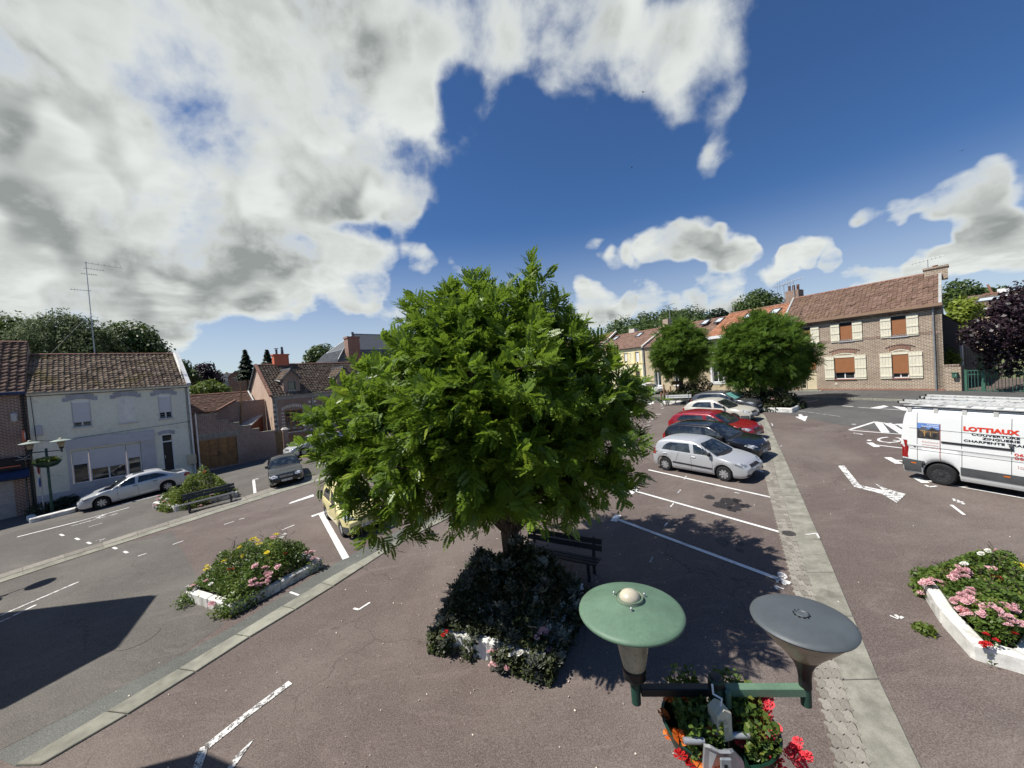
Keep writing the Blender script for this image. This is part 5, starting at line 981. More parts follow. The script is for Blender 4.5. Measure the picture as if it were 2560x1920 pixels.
        s.body = link('body', me, paint, s.e, 38); s.paint = paint
        ub = MB(); ub.box(xr+.25, xf-.25, -hw+.28, hw-.28, sill-.03, .55); ub.box(-wb/2+ra+.05, wb/2-ra-.05, -hw+.12, hw-.12, sill-.02, .5); ub.build('underbody', 'underbody', s.e)
        s.wheel_mesh(wheels, spokes)
    def wheel_mesh(s, rimmat, spokes):
        r = s.r; wd = .19 if r < .33 else .22; ty = MB(); rr = r*.64
        ty.lathe([(rr, -wd/2), (r*.9, -wd/2), (r*.975, -wd/2+.025), (r, -wd/4), (r, wd/4), (r*.975, wd/2-.025), (r*.9, wd/2), (rr, wd/2)], 32, cap=False)
        tm = ty.mesh('tyre'); rm = MB(); rm.lathe([(rr+.004, -wd/2+.01), (rr+.004, wd/2-.004), (rr*.93, wd/2-.008), (rr*.9, wd/2-.05), (.04, wd/2-.06)], 32); dm = rm.mesh('rim')
        sp = MB()
        for i in range(spokes):
            a = 2*math.pi*i/spokes; m = Matrix.Rotation(a, 4, 'Z'); sp.hexa([m @ Vector(p) for p in ((.03, -.028, wd/2-.06), (rr*.93, -.045*r/.3, wd/2-.05), (rr*.93, .045*r/.3, wd/2-.05), (.03, .028, wd/2-.06))], [m @ Vector(p) for p in ((.03, -.024, wd/2-.012), (rr*.93, -.038*r/.3, wd/2-.012), (rr*.93, .038*r/.3, wd/2-.012), (.03, .024, wd/2-.012))])
        sp.lathe([(r*.2, wd/2-.03), (r*.2, wd/2-.006), (r*.15, wd/2), (.01, wd/2)], 14); sm_ = sp.mesh('spokes')
        for k in (tm, dm, sm_): k.polygons.foreach_set('use_smooth', [True]*len(k.polygons)); k.set_sharp_from_angle(angle=R(35))
        tm.materials.append(MATS['tyre']); dm.materials.append(MATS['rim_dark']); sm_.materials.append(MATS[rimmat])
        for xw in (s.wb/2, -s.wb/2):
            for sg in (1, -1):
                wh = bpy.data.objects.new('wheel', None); COL.objects.link(wh); wh.parent = s.e; wh.location = (xw, sg*(s.W/2-wd/2-.012), s.r); wh.rotation_mode = 'QUATERNION'; wh.rotation_quaternion = (Matrix.Rotation(-sg*math.pi/2, 4, 'X') @ Matrix.Rotation(.3 if xw > 0 else 1.1, 4, 'Z')).to_quaternion(); wh.empty_display_size = .1
                if sg < 0: pass
                for nm, k in (('tyre', tm), ('rim', dm), ('spokes', sm_)): link(nm, k, None, wh)
    def cast(s, axis, u, v, sg=1):
        """hit the body from outside: axis 'y' side view (u=x,v=z), 'x' front/rear view (u=y,v=z), 'z' top view (u=x,v=y)"""
        if axis == 'y': o, d = Vector((u, sg*5, v)), Vector((0, -sg, 0))
        elif axis == 'x': o, d = Vector((sg*9, u, v)), Vector((-sg, 0, 0))
        else: o, d = Vector((u, v, 9)), Vector((0, 0, -1))
        loc, nrm, _, _ = s.bvh.ray_cast(o, d)
        if loc is None: return None
        if nrm.dot(d) > 0: nrm = -nrm
        return loc, nrm
    def patch(s, name, mat, axis, pts, sg=1, off=.006, nu=10, nv=6, parent=None):
        """thin panel that follows the body, outline given in a flat view"""
        us = [p[0] for p in pts]; u0, u1 = min(us), max(us); V = []; ok = True; cols = []
        for i in range(nu+1):
            u = u0+(u1-u0)*(.0005+.999*i/nu); cr = []
            for (a, b), (c, d) in zip(pts, pts[1:]+pts[:1]):
                if (a-u)*(c-u) <= 0 and a != c: cr.append(b+(d-b)*(u-a)/(c-a))
            if len(cr) < 2: continue
            cols.append((u, min(cr), max(cr)))
        for u, a, b in cols:
            for j in range(nv+1):
                h = s.cast(axis, u, a+(b-a)*j/nv, sg)
                if h is None: V.append(None)
                else: V.append(h[0]+h[1]*off)
        k = nv+1; fs = []
        for i in range(len(cols)-1):
            for j in range(nv):
                q = (i*k+j, (i+1)*k+j, (i+1)*k+j+1, i*k+j+1)
                if all(V[x] is not None for x in q): fs.append(q)
        if not fs: return None
        V = [v if v is not None else Vector((0, 0, .5)) for v in V]
        me = bpy.data.meshes.new(name); me.from_pydata([tuple(v) for v in V], [], fs); bm = bmesh.new(); bm.from_mesh(me)
        bmesh.ops.delete(bm, geom=[v for v in bm.verts if not v.link_faces], context='VERTS'); bmesh.ops.recalc_face_normals(bm, faces=bm.faces)
        c = sum((v.co for v in bm.verts), Vector())/len(bm.verts)
        f0 = bm.faces[:]; avg = sum((f.normal*f.calc_area() for f in f0), Vector()); out = {'y': Vector((0, sg, .1)), 'x': Vector((sg, 0, .1)), 'z': Vector((0, 0, 1))}[axis]
        if avg.dot(out) < 0: bmesh.ops.reverse_faces(bm, faces=bm.faces)
        bm.to_mesh(me); bm.free(); return link(name, me, mat, parent or s.e, 50)
    def both(s, name, mat, pts, **k): return [s.patch(name, mat, 'y', pts, sg, **k) for sg in (1, -1)]
    def seam(s, pts, w=.012):
        for sg in (1, -1):
            for (a, b), (c, d) in zip(pts, pts[1:]):
                if abs(c-a) < abs(d-b): s.patch('door_seam', 'seam', 'y', [(a-w/2, b), (a+w/2, b), (c+w/2, d), (c-w/2, d)] if abs(a-c) < 1e-6 else [(a-w/2, b), (a+w/2, b+.001), (c+w/2, d), (c-w/2, d+.001)], sg, .003, 4 if abs(a-c) < 1e-6 else 8, 8)
                else: s.patch('door_seam', 'seam', 'y', [(a, b-w/2), (c, d-w/2), (c, d+w/2), (a, b+w/2)], sg, .003, 12, 1)
    def mirrors(s, x, z, mat=None):
        for sg in (1, -1):
            h = s.cast('y', x, z, sg)
            if h is None: continue
            y = h[0].y; m = Matrix.Translation((x-.02, y+sg*.10, z+.03)); mb = MB(); K = 8; prof = []
            mb.lathe([(.001, -.085), (.06, -.07), (.085, -.02), (.08, .05), (.05, .075), (.001, .08)], 10, m=m @ Matrix.Diagonal((.75, 1.05, .95, 1)), cap=False); o = mb.build('wing_mirror', mat or s.paint, s.e, 60)
            MB().box(x-.085, x-.075, y+sg*.1-.06, y+sg*.1+.06, z-.02, z+.085).build('glass', 'chrome', o); MB().tube([(x, y-sg*.02, z-.02), (x-.01, y+sg*.06, z)], .025, 6).build('arm', 'plastic_black', o)
    def handles(s, pts, mat='plastic_black'):
        for x, z in pts:
            for sg in (1, -1):
                h = s.cast('y', x, z, sg)
                if h: MB().box(x-.09, x+.09, h[0].y-.01 if sg > 0 else h[0].y-.03, h[0].y+.03 if sg > 0 else h[0].y+.01, z-.016, z+.018).build('door_handle', mat, s.e, bevel=.008)
    def plate(s, z, sg=1, w=.52, h=.11, text='', y=0.):
        c = s.cast('x', y, z, sg)
        if c is None: return
        x = c[0].x+sg*.012; p = MB().box(x-.006, x+.006, y-w/2, y+w/2, z-h/2, z+h/2).build('number_plate', 'plate_white', s.e); b = MB(); rg = random.Random(len(text)*7+int(s.L*100)); n = 9
        for i in range(n):
            if i in (2, 6): continue
            yy = y-w*.42+w*.84*(i+.5)/n; b.box(x+sg*.0065, x+sg*.008, yy-.017, yy-.006, z-.035, z+.035); b.box(x+sg*.0065, x+sg*.008, yy+.006, yy+.014, z-.035 if rg.random() < .6 else 0, z+.035); b.box(x+sg*.0065, x+sg*.008, yy-.006, yy+.006, z+(.022 if rg.random() < .5 else -.006), z+(.034 if rg.random() < .5 else .006)+.004)
        b.build('plate_lettering', 'plate_ink', p)
    def lights(s, front, rear, fm='lamp_clear', rm='lamp_red'):
        for sg in (1, -1):
            s.patch('headlight', fm, 'x', [(sg*a, b) for a, b in front], 1, .008, 8, 5)
            s.patch('tail_light', rm, 'x', [(sg*a, b) for a, b in rear], -1, .008, 6, 5)
    def place(s, p, ang): s.e.matrix_world = ground_frame(p, ang); return s
    def place_wheels(s, pf, pr, side, flip=False):
        """pf, pr: ground points under the front and rear wheel of the seen side (+1 = car's left)"""
        a = Vector(pf[:2]); b = Vector(pr[:2]); d = (a-b).normalized(); mid_ = (a+b)/2; n = Vector((-d.y, d.x)); c = mid_-n*side*(s.W/2-.1); return s.place(c, math.atan2(d.y, d.x))
# ---- silver five-door hatchback nearest the lamp
def hatch(name, label, paint, L=3.81, Wd=1.64, H=1.42, wb=2.47, r=.29, fo=.78, cowl=None, wheels='rim_silver', spokes=8, bumper=None, mold='plastic_black', belt=.90, five=True, wmat='car_glass', rear_rake=.30, group='cars parked in the row of stalls', lampmat='lamp_clear', screen='car_glass', mirror=None, nosez=.66, rr=None, hood_mat=None, kink=.0):
    xf = wb/2+fo; xr = xf-L; cw = cowl if cowl is not None else xf-1.02
    top = [(xr, belt-.02), (xr+.12, belt+.015), (-.2, belt), (cw-.1, belt-.01), (cw+.15, belt-.03), (xf-.45, (belt+nosez)/2-.0), (xf-.15, nosez+.02), (xf, nosez-.10)]
    rf = [(xr+.05, belt-.03), (xr+.05+rear_rake*.55, belt+(H-belt)*.62), (xr+.12+rear_rake, H-.10), (xr+.55+rear_rake, H-.035), (-.15, H-.03), (cw-.95, H-.055), (cw-.75, H-.13), (cw+.02, belt-.02)]
    c = Car(name, label, 'car', paint, L, Wd, wb, r, top, rf, fo, wheels, spokes, sill=.19, group=group)
    zb = belt+.035; zt = H-.16; xa = cw-.12
    # windscreen and rear screen: front/rear view outlines
    hb, ht = Wd/2*.80, Wd/2*.66
    c.patch('windscreen', screen, 'x', [(-hb, belt+.04), (hb, belt+.04), (ht, H-.115), (-ht, H-.115)], 1, .007, 14, 10)
    c.patch('rear_window', wmat, 'x', [(-hb*.92, belt+.06), (hb*.92, belt+.06), (ht*.95, H-.12), (-ht*.95, H-.12)], -1, .007, 12, 8)
    xm = -.02 if five else -.25; xq = xr+.42+rear_rake*.5
    c.both('side_window', wmat, [(xm+.06, zb), (xa-.08, zb-.01), (cw-.62, zt), (xm+.05, zt+.025)], nu=14)
    c.both('side_window', wmat, [(xq-.12, zb+.02), (xm-.04, zb), (xm-.05, zt+.025), (xq+.22, zt), (xq, zt-.12)], nu=14)
    if five: c.both('window_bar', 'plastic_black', [(xq+.24, zb+.005), (xq+.275, zb+.005), (xq+.295, zt+.015), (xq+.26, zt+.015)], off=.010, nu=3)
    c.seam([(xm+.0, .24), (xm, belt)]); c.seam([(cw-.15, .30), (cw-.17, belt-.06)]); 
    if five: c.seam([(xm-.86+.32, belt), (xm-.86+.18, .52)])
    c.seam([(cw-.15, .235), (xm-.45, .235)])
    if mold: c.both('side_moulding', mold, [(-wb/2+r+.10, .44), (wb/2-r-.12, .40), (wb/2-r-.12, .46), (-wb/2+r+.10, .50)], off=.014, nu=16, nv=2)
    c.handles([(xm+.10+.0, belt-.11), (xq+.05 if five else xm+.1, belt-.10)][:2 if five else 1], 'chrome' if mold != 'plastic_black' else paint)
    c.mirrors(cw-.22, belt+.07, mirror or 'plastic_black')
    w2 = Wd/2
    c.lights([(w2*.52, nosez-.06), (w2*.90, nosez-.02), (w2*.88, nosez+.10), (w2*.60, nosez+.03)], [(w2*.70, belt-.20), (w2*.93, belt-.2), (w2*.86, belt+.12), (w2*.72, belt+.10)], lampmat)
    for sg in (1, -1): c.patch('headlight', lampmat, 'y', [(xf-.42, nosez+.055), (xf-.10, nosez-.065), (xf-.10, nosez-.0), (xf-.36, nosez+.10)], sg, .008, 8, 4); c.patch('tail_light', 'lamp_red', 'y', [(xr+.03, belt-.2), (xr+.16, belt-.2), (xr+.14, belt+.08), (xr+.04, belt+.08)], sg, .008, 4, 5)
    c.patch('grille', 'plastic_black', 'x', [(-w2*.45, nosez-.10), (w2*.45, nosez-.10), (w2*.42, nosez-.02), (-w2*.42, nosez-.02)], 1, .010, 10, 3)
    c.patch('lower_grille', 'plastic_black', 'x', [(-w2*.5, .27), (w2*.5, .27), (w2*.55, .37), (-w2*.55, .37)], 1, .008, 10, 3)
    for sg in (1, -1): c.patch('fog_recess', 'plastic_black', 'x', [(sg*w2*.62, .27), (sg*w2*.84, .29), (sg*w2*.82, .37), (sg*w2*.62, .36)], 1, .009, 6, 3)
    c.plate(.46, 1); c.plate(.62, -1); MB().lathe([(.055, 0), (.05, .012), (.01, .015)], 12, (c.cast('x', 0, nosez-.03, 1)[0].x+.008, 0, nosez-.03), Matrix.Rotation(math.pi/2, 4, 'Y')).build('badge', 'chrome', c.e, 40)
    c.patch('wiper', 'plastic_black', 'x', [(-hb*.8, belt+.035), (hb*.5, belt+.045), (hb*.5, belt+.065), (-hb*.8, belt+.055)], 1, .018, 8, 1); c.patch('scuttle', 'plastic_black', 'x', [(-hb, belt+.005), (hb, belt+.005), (hb, belt+.035), (-hb, belt+.035)], 1, .006, 10, 1)
    if bumper:
        c.patch('front_bumper', bumper, 'x', [(-w2*.96, .24), (w2*.96, .24), (w2*.96, .50), (-w2*.96, .50)], 1, .012, 18, 5); c.patch('rear_bumper', bumper, 'x', [(-w2*.96, .24), (w2*.96, .24), (w2*.96, .54), (-w2*.96, .54)], -1, .012, 18, 5)
        for sg in (1, -1): c.patch('front_bumper', bumper, 'y', [(wb/2+r+.07, .24), (xf-.03, .26), (xf-.03, .50), (wb/2+r+.06, .50)], sg, .012, 8, 5); c.patch('rear_bumper', bumper, 'y', [(xr+.03, .26), (-wb/2-r-.07, .24), (-wb/2-r-.06, .54), (xr+.03, .54)], sg, .012, 6, 5)
    c.xm = xm; c.belt = belt; c.H = H; c.cw = cw; return c
def gpt(px, py): return G(px, py)
clio = hatch('silver_hatchback', 'silver five-door hatchback parked nearest the lamp beside empty stalls', 'paint_silver_clio'); clio.place_wheels(gpt(1812, 1202), gpt(1667, 1175), -1)
cdir = (Vector(gpt(1812, 1202)[:2])-Vector(gpt(1667, 1175)[:2])).normalized(); cang = math.atan2(cdir.y, cdir.x); cn = Vector((-cdir.y, cdir.x)); c0 = clio.e.matrix_world.translation.copy()
def stall(k, fwd, dang=0.): p = Vector(c0[:2])+cn*k+cdir*fwd; return p, cang+R(dang)
b307 = hatch('black_hatchback', 'black hatchback parked between silver and red hatchbacks', 'paint_black', L=4.21, Wd=1.75, H=1.51, wb=2.61, r=.31, fo=.82, cowl=1.10, mold=None, belt=.97, nosez=.72, rear_rake=.38, spokes=6); b307.place(*stall(2.42, -.72, 1))
meg = hatch('red_hatchback', 'red hatchback parked between black and beige cars', 'paint_red', L=4.3, Wd=1.8, H=1.47, wb=2.64, r=.32, fo=.85, cowl=1.12, mold=None, belt=.95, nosez=.72, rear_rake=.5, spokes=5); meg.place(*stall(5.25, -2.1, 1))
zx = hatch('beige_hatchback', 'beige older hatchback with grey bumpers parked beyond the red one', 'paint_beige', L=4.08, Wd=1.69, H=1.41, wb=2.54, r=.285, fo=.80, cowl=.95, mold='plastic_grey', bumper='plastic_grey', belt=.89, nosez=.70, rear_rake=.72, spokes=8); zx.place(*stall(9.5, -3.8, 1))
far5 = hatch('dark_silver_hatchback', 'dark silver hatchback with turquoise sunshade at the far end of the row', 'paint_dark_silver', L=4.26, Wd=1.77, H=1.47, wb=2.61, r=.31, fo=.86, cowl=1.1, mold=None, belt=.95, nosez=.72, rear_rake=.45, screen='sunshade', spokes=5); far5.place(*stall(12.4, -4.75, 1))
x306 = hatch('pale_silver_hatchback', 'pale silver hatchback parked in front of the yellow house', 'paint_white_silver', L=4.0, Wd=1.69, H=1.40, wb=2.58, r=.285, fo=.76, mold='plastic_grey', bumper=None, belt=.89, nosez=.68, rear_rake=.45, group='cars parked along the far street'); x306.place_wheels(gpt(1620, 990), gpt(1593, 988.5), -1)
d2 = -RD; x306.place(Vector(gpt(1607, 989)[:2])+Vector((-d2.y, d2.x))*.9, math.atan2(d2.y, d2.x)-.12)
p308 = hatch('silver_grey_hatchback', 'silver hatchback with black side strip parked before the brick cottage', 'paint_silver', L=4.28, Wd=1.81, H=1.50, wb=2.61, r=.32, fo=.88, cowl=1.16, mold='plastic_black', belt=.95, nosez=.74, rear_rake=.35, five=False, group='cars parked along the left street', mirror='paint_silver', spokes=6)
d3 = -dB.normalized(); d3 = Vector((-.80, -1.)).normalized(); pw = Vector(gpt(761, 1141)[:2]); nn3 = Vector((-d3.y, d3.x)); p308.place(pw-d3*(2.61/2)-nn3*(1.81/2-.1), math.atan2(d3.y, d3.x))
yel = hatch('yellow_hatchback', 'pale yellow small car with grey bumper half hidden by the big tree', 'paint_yellow', L=3.68, Wd=1.62, H=1.52, wb=2.4, r=.285, fo=.72, cowl=.86, mold=None, bumper='plastic_grey', belt=.93, nosez=.76, rear_rake=.2, five=False, group='cars parked along the left street'); 
yf_, yr_2 = gpt(862, 1341), gpt(822, 1296); yel.place_wheels(yf_, yr_2, -1)
# ---- saloon cars with a three-pointed nose line
def saloon(name, label, paint, L, Wd, H, wb, r, fo, coupe=False, group='cars parked along the left street'):
    xf = wb/2+fo; xr = xf-L; cw = xf-1.28; bl = .93
    top = [(xr, .84), (xr+.10, .95), (xr+.55, .975), (-.6, .955), (cw-.05, bl), (cw+.3, bl-.03), (xf-.5, .79), (xf-.15, .70), (xf, .58)]
    rf = [(xr+.50, .95), (xr+.95, 1.17), (xr+1.35, H-.06), (-.35, H), (cw-1.0, H-.05), (cw-.78, H-.12), (cw+.03, .90)] if not coupe else [(xr+.12, .95), (xr+.55, 1.12), (xr+1.1, H-.08), (-.4, H), (cw-1.0, H-.05), (cw-.78, H-.12), (cw+.03, .90)]
    c = Car(name, label, 'car', paint, L, Wd, wb, r, top, rf, fo, 'rim_silver', 7, sill=.2, tumble=.20, nose=.20, tail=.16, group=group); w2 = Wd/2; hb, ht = w2*.80, w2*.62; zb = .985; zt = H-.12
    c.patch('windscreen', 'car_glass', 'x', [(-hb, .97), (hb, .97), (ht, H-.10), (-ht, H-.10)], 1, .007, 14, 10); c.patch('rear_window', 'car_glass', 'x', [(-hb*.9, 1.0), (hb*.9, 1.0), (ht*.95, H-.12), (-ht*.95, H-.12)], -1, .007, 12, 8)
    c.patch('sunroof', 'car_glass', 'z', [(-.55, -.42), (cw-1.05, -.42), (cw-1.05, .42), (-.55, .42)], 1, .006, 8, 8) if not coupe else None
    xm = -.12; c.both('side_window', 'car_glass', [(xm+.05, zb-.015), (cw-.22, zb-.03), (cw-.72, zt-.03), (xm+.03, zt)], nu=14); c.both('side_window', 'car_glass', [(xr+1.0, zb+.02), (xm-.03, zb-.015), (xm-.05, zt), (xr+1.55, zt-.03), (xr+1.2, zb+.16)], nu=16)
    c.both('window_trim', 'chrome', [(xr+.98, zb-.005), (cw-.2, zb-.055), (cw-.2, zb-.035), (xr+.98, zb+.015)], off=.010, nu=16, nv=1); c.seam([(xm, .26), (xm, .95)]); c.seam([(cw-.24, .30), (cw-.26, .9)]); c.seam([(-wb/2+r+.10, .55), (-wb/2+r+.35, .95)]); c.seam([(-wb/2+r+.1, .245), (cw-.25, .245)])
    c.both('side_moulding', paint, [(-wb/2+r+.12, .46), (wb/2-r-.12, .42), (wb/2-r-.12, .47), (-wb/2+r+.12, .51)], off=.014, nu=14, nv=2); c.handles([(xm+.12, .84), (xm-.80, .86)], 'plastic_black'); c.mirrors(cw-.35, 1.0)
    c.lights([(w2*.50, .60), (w2*.84, .60), (w2*.84, .71), (w2*.66, .74), (w2*.50, .69)], [(w2*.55, .70), (w2*.95, .70), (w2*.92, .90), (w2*.58, .90)])
    for sg in (1, -1): c.patch('headlight', 'lamp_clear', 'y', [(xf-.40, .68), (xf-.12, .60), (xf-.14, .70), (xf-.36, .755)], sg, .008, 8, 4); c.patch('tail_light', 'lamp_red', 'y', [(xr+.04, .70), (xr+.30, .72), (xr+.22, .90), (xr+.06, .90)], sg, .008, 5, 5); c.patch('fog_light', 'lamp_clear', 'x', [(sg*w2*.60, .30), (sg*w2*.74, .31), (sg*w2*.74, .36), (sg*w2*.60, .36)], 1, .010, 5, 3)
    c.patch('grille', 'plastic_black', 'x', [(-w2*.38, .52), (w2*.38, .52), (w2*.42, .68), (-w2*.42, .68)], 1, .012, 12, 5); c.patch('lower_grille', 'plastic_black', 'x', [(-w2*.55, .25), (w2*.55, .25), (w2*.58, .34), (-w2*.58, .34)], 1, .008, 12, 3)
    for i in range(3): c.patch('grille_bar', 'chrome' if not coupe else 'plastic_grey', 'x', [(-w2*.38, .55+i*.04), (w2*.38, .55+i*.04), (w2*.38, .558+i*.04), (-w2*.38, .558+i*.04)], 1, .018, 10, 1)
    c.plate(.43, 1); c.plate(.76, -1); c.patch('scuttle', 'plastic_black', 'x', [(-hb, .945), (hb, .945), (hb, .968), (-hb, .968)], 1, .006, 10, 1); c.patch('wiper', 'plastic_black', 'x', [(-hb*.8, .975), (hb*.5, .985), (hb*.5, 1.003), (-hb*.8, .993)], 1, .016, 8, 1)
    st = MB(); st.tube([(xf-.13, 0, .70), (xf-.13, 0, .78)], .008, 5); st.build('bonnet_star', 'chrome', c.e); return c
merc = saloon('silver_saloon', 'silver four-door saloon parked in front of the white house', 'paint_silver', 4.82, 1.82, 1.45, 2.85, .325, .86); merc.place_wheels(gpt(260, 1270), gpt(420, 1228), 1)
coupe = saloon('dark_coupe', 'dark grey coupe facing the lens beside the left kerb strip', 'paint_grey_black', 4.34, 1.73, 1.41, 2.715, .315, .78, True)
fl, fr_ = Vector(gpt(674, 1219)[:2]), Vector(gpt(762, 1199)[:2]); rl = Vector(gpt(660, 1198)[:2]); ax_ = (fr_-fl); hd_ = Vector((ax_.y, -ax_.x)).normalized(); hd2 = (fl-rl).normalized(); hd_ = (hd_+hd2).normalized()
nr_ = Vector((-hd_.y, hd_.x)); coupe.place((fl+fr_)/2-hd_*(2.715/2), math.atan2(hd_.y, hd_.x))
# ---- roofer's van
VL, VWB = 5.6, 3.68; vfo = .95; xf = VWB/2+vfo; xr = xf-VL
van = Car('white_van', 'white high-roof van with red lettering and ladders on its roof rack', 'van', 'paint_van', VL, 2.07, VWB, .345, [(xr, 1.20), (xr+.3, 1.22), (xf-1.5, 1.22), (xf-1.0, 1.18), (xf-.35, 1.02), (xf-.1, .92), (xf, .75)],
          [(xr+.01, 1.18), (xr+.06, 1.9), (xr+.12, 2.26), (xr+.22, 2.40), (xr+.6, 2.46), (0, 2.47), (xf-2.0, 2.44), (xf-1.75, 2.34), (xf-.75, 1.12)], vfo, 'rim_dark', 12, sill=.24, tumble=.12, nose=.14, tail=.05, arch=.075, belt_in=.985, crown=.03)
s_ = -1  # seen side = right of the van? decided by heading below
vL1, vL2 = gpt(2300, 1199), gpt(2560, 1246); vd = (Vector(vL2[:2])-Vector(vL1[:2])).normalized(); vw = Vector(gpt(2357, 1211)[:2]); vn = Vector((-vd.y, vd.x)); van.place(vw+vd*(VWB/2)+vn*(2.07/2-.12), math.atan2(vd.y, vd.x))
side = -1    # right-hand flank faces the lens
V_ = lambda name, mat, pts, off=.006, nu=16, nv=4: van.patch(name, mat, 'y', pts, side, off, nu, nv)
for x in (xr+.44, xr+1.44, xr+2.40): V_('panel_seam', 'plastic_grey', [(x-.006, .5 if x < xr+1 else .3), (x+.006, .5 if x < xr+1 else .3), (x+.006, 2.3), (x-.006, 2.3)], .004, 2, 14)
for z in (1.08, 1.78): V_('panel_seam', 'plastic_grey', [(xr+.25, z-.006), (xf-1.6, z-.006), (xf-1.6, z+.006), (xr+.25, z+.006)], .004, 20, 1)
rwx = -VWB/2
V_('side_strip', 'plastic_grey', [(xr+.06, .50), (rwx-.43, .50), (rwx-.43, .72), (xr+.06, .72)], .016, 8, 4); V_('side_strip', 'plastic_grey', [(rwx+.44, .44), (xf-1.5, .42), (xf-1.5, .68), (rwx+.44, .70)], .016, 22, 4)
van.patch('rear_bumper', 'plastic_grey', 'x', [(-1.0, .30), (1.0, .30), (1.0, .70), (-1.0, .70)], -1, .016, 20, 6); V_('rear_bumper', 'plastic_grey', [(xr+.02, .30), (xr+.60, .34), (xr+.60, .72), (xr+.02, .74)], .018, 8, 4)
for x in (rwx-.62, rwx+1.35): V_('side_marker', 'lamp_amber', [(x-.06, .60), (x+.06, .60), (x+.06, .64), (x-.06, .64)], .022, 3, 1)
V_('tail_light', 'lamp_red', [(xr+.03, .78), (xr+.22, .78), (xr+.16, 1.10), (xr+.03, 1.12)], .012, 5, 6); V_('tail_light', 'pvc_white', [(xr+.03, 1.13), (xr+.15, 1.11), (xr+.09, 1.36), (xr+.03, 1.38)], .012, 5, 6); van.patch('tail_light', 'lamp_red', 'x', [(side*.90, .78), (side*1.02, .78), (side*1.01, 1.36), (side*.95, 1.36)], -1, .012, 4, 8)
V_('slide_rail', 'plastic_black', [(xr+1.0, 1.385), (xr+2.45, 1.385), (xr+2.45, 1.445), (xr+1.0, 1.445)], .022, 20, 1); V_('red_stripe', 'lamp_red', [(xr+.966, .80), (xr+.98, .80), (xr+.98, 1.98), (xr+.966, 1.98)], .008, 2, 14); V_('filler_cap', 'plastic_black', [(xr+.35, 1.14), (xr+.40, 1.14), (xr+.40, 1.18), (xr+.35, 1.18)], .009, 2, 2); V_('wheel_arch_trim', 'plastic_black', [(rwx-.43, .5), (rwx-.36, .5), (rwx-.36, .72), (rwx-.43, .7)], .017, 3, 3)
for (x0, x1, z0_, z1_) in ((xr+.30, xr+.62, .755, 1.065), ): pass
h = van.cast('y', xr+2.40, 1.42, side); MB().lathe([(.05, 0), (.04, .03), (.01, .035)], 10, (xr+2.40, h[0].y-.01, 1.52), Matrix.Rotation(math.pi/2, 4, 'X')).build('door_handle', 'plastic_grey', van.e)
# printed picture of a timber carport on the flank
m_, tr_ = nodemat('print_dark'); t_ = T(tr_); o_ = t_.obj(); t_.out(t_.mix(t_.ramp(t_.noise(o_, 5, 3), .4, .6), (.02, .02, .022), (.07, .065, .06)), .4)
M('print_sky', (.13, .26, .60), .4, .15, 3); M('print_timber', (.45, .27, .09), .4, .1, 8); M('print_slate', (.10, .11, .13), .4, .2, 6); M('print_red', (.62, .045, .02), .45, .05); M('print_black', (.015, .015, .02), .45, .05); M('print_pale', (.68, .42, .38), .5, .05)
px0, px1 = xr+.45, xr+.96; pic = V_('printed_picture', 'print_dark', [(px0, 1.470), (px1, 1.470), (px1, 1.970), (px0, 1.970)], .007, 6, 6)
for nm, mt, pts in (('print_sky', 'print_sky', [(px0, 1.790), (px1, 1.790), (px1, 1.968), (px0, 1.968)]), ('print_roof', 'print_slate', [(px0+.01, 1.730), (px0+.27, 1.730), (px0+.38, 1.875), (px0+.10, 1.850)]), ('print_roof', 'print_dark', [(px0+.2, 1.710), (px1-.03, 1.710), (px1-.08, 1.790), (px0+.38, 1.875)]), ('print_beam', 'print_timber', [(px0+.06, 1.715), (px1-.03, 1.695), (px1-.03, 1.715), (px0+.06, 1.735)]), ('print_post', 'print_timber', [(px0+.155, 1.550), (px0+.18, 1.550), (px0+.18, 1.720), (px0+.155, 1.720)]), ('print_post', 'print_timber', [(px0+.30, 1.570), (px0+.315, 1.570), (px0+.315, 1.710), (px0+.30, 1.710)]), ('print_brace', 'print_timber', [(px0+.10, 1.720), (px0+.12, 1.720), (px0+.175, 1.630), (px0+.16, 1.630)]), ('print_brace', 'print_timber', [(px0+.165, 1.630), (px0+.18, 1.630), (px0+.25, 1.720), (px0+.235, 1.720)])):
    van.patch(nm, mt, 'y', pts, side, .009, 4, 2, pic)
def lettering(txt, x, z, h, wscale, mat, align='LEFT', bold=0., name='lettering', width=None):
    cu = bpy.data.curves.new(name, 'FONT'); cu.body = txt; cu.size = h*1.38; cu.align_x = align; cu.offset = bold; cu.space_character = 1.04; cu.extrude = .0008
    o = bpy.data.objects.new(name, cu); COL.objects.link(o); dg = bpy.context.evaluated_depsgraph_get(); me = bpy.data.meshes.new_from_object(o.evaluated_get(dg)); bpy.data.objects.remove(o)
    vs = np.zeros(len(me.vertices)*3); me.vertices.foreach_get('co', vs); vs = vs.reshape(-1, 3); out = []
    if width: wscale = width/(vs[:, 0].max()-vs[:, 0].min())
    for vx, vy, vz in vs:
        # flank faces -y: reading direction +x when the van heads right
        X, Z = x+vx*wscale, z+vy; hh = van.cast('y', X, min(max(Z, .3), 2.3), side); y = hh[0].y if hh else -1.03; out.append((X, y-.0085-vz, Z))
    me.vertices.foreach_set('co', np.array(out).ravel()); me.update(); me.materials.clear(); me.materials.append(MATS[mat]); ob = bpy.data.objects.new(name, me); COL.objects.link(ob); ob.parent = van.e; return ob
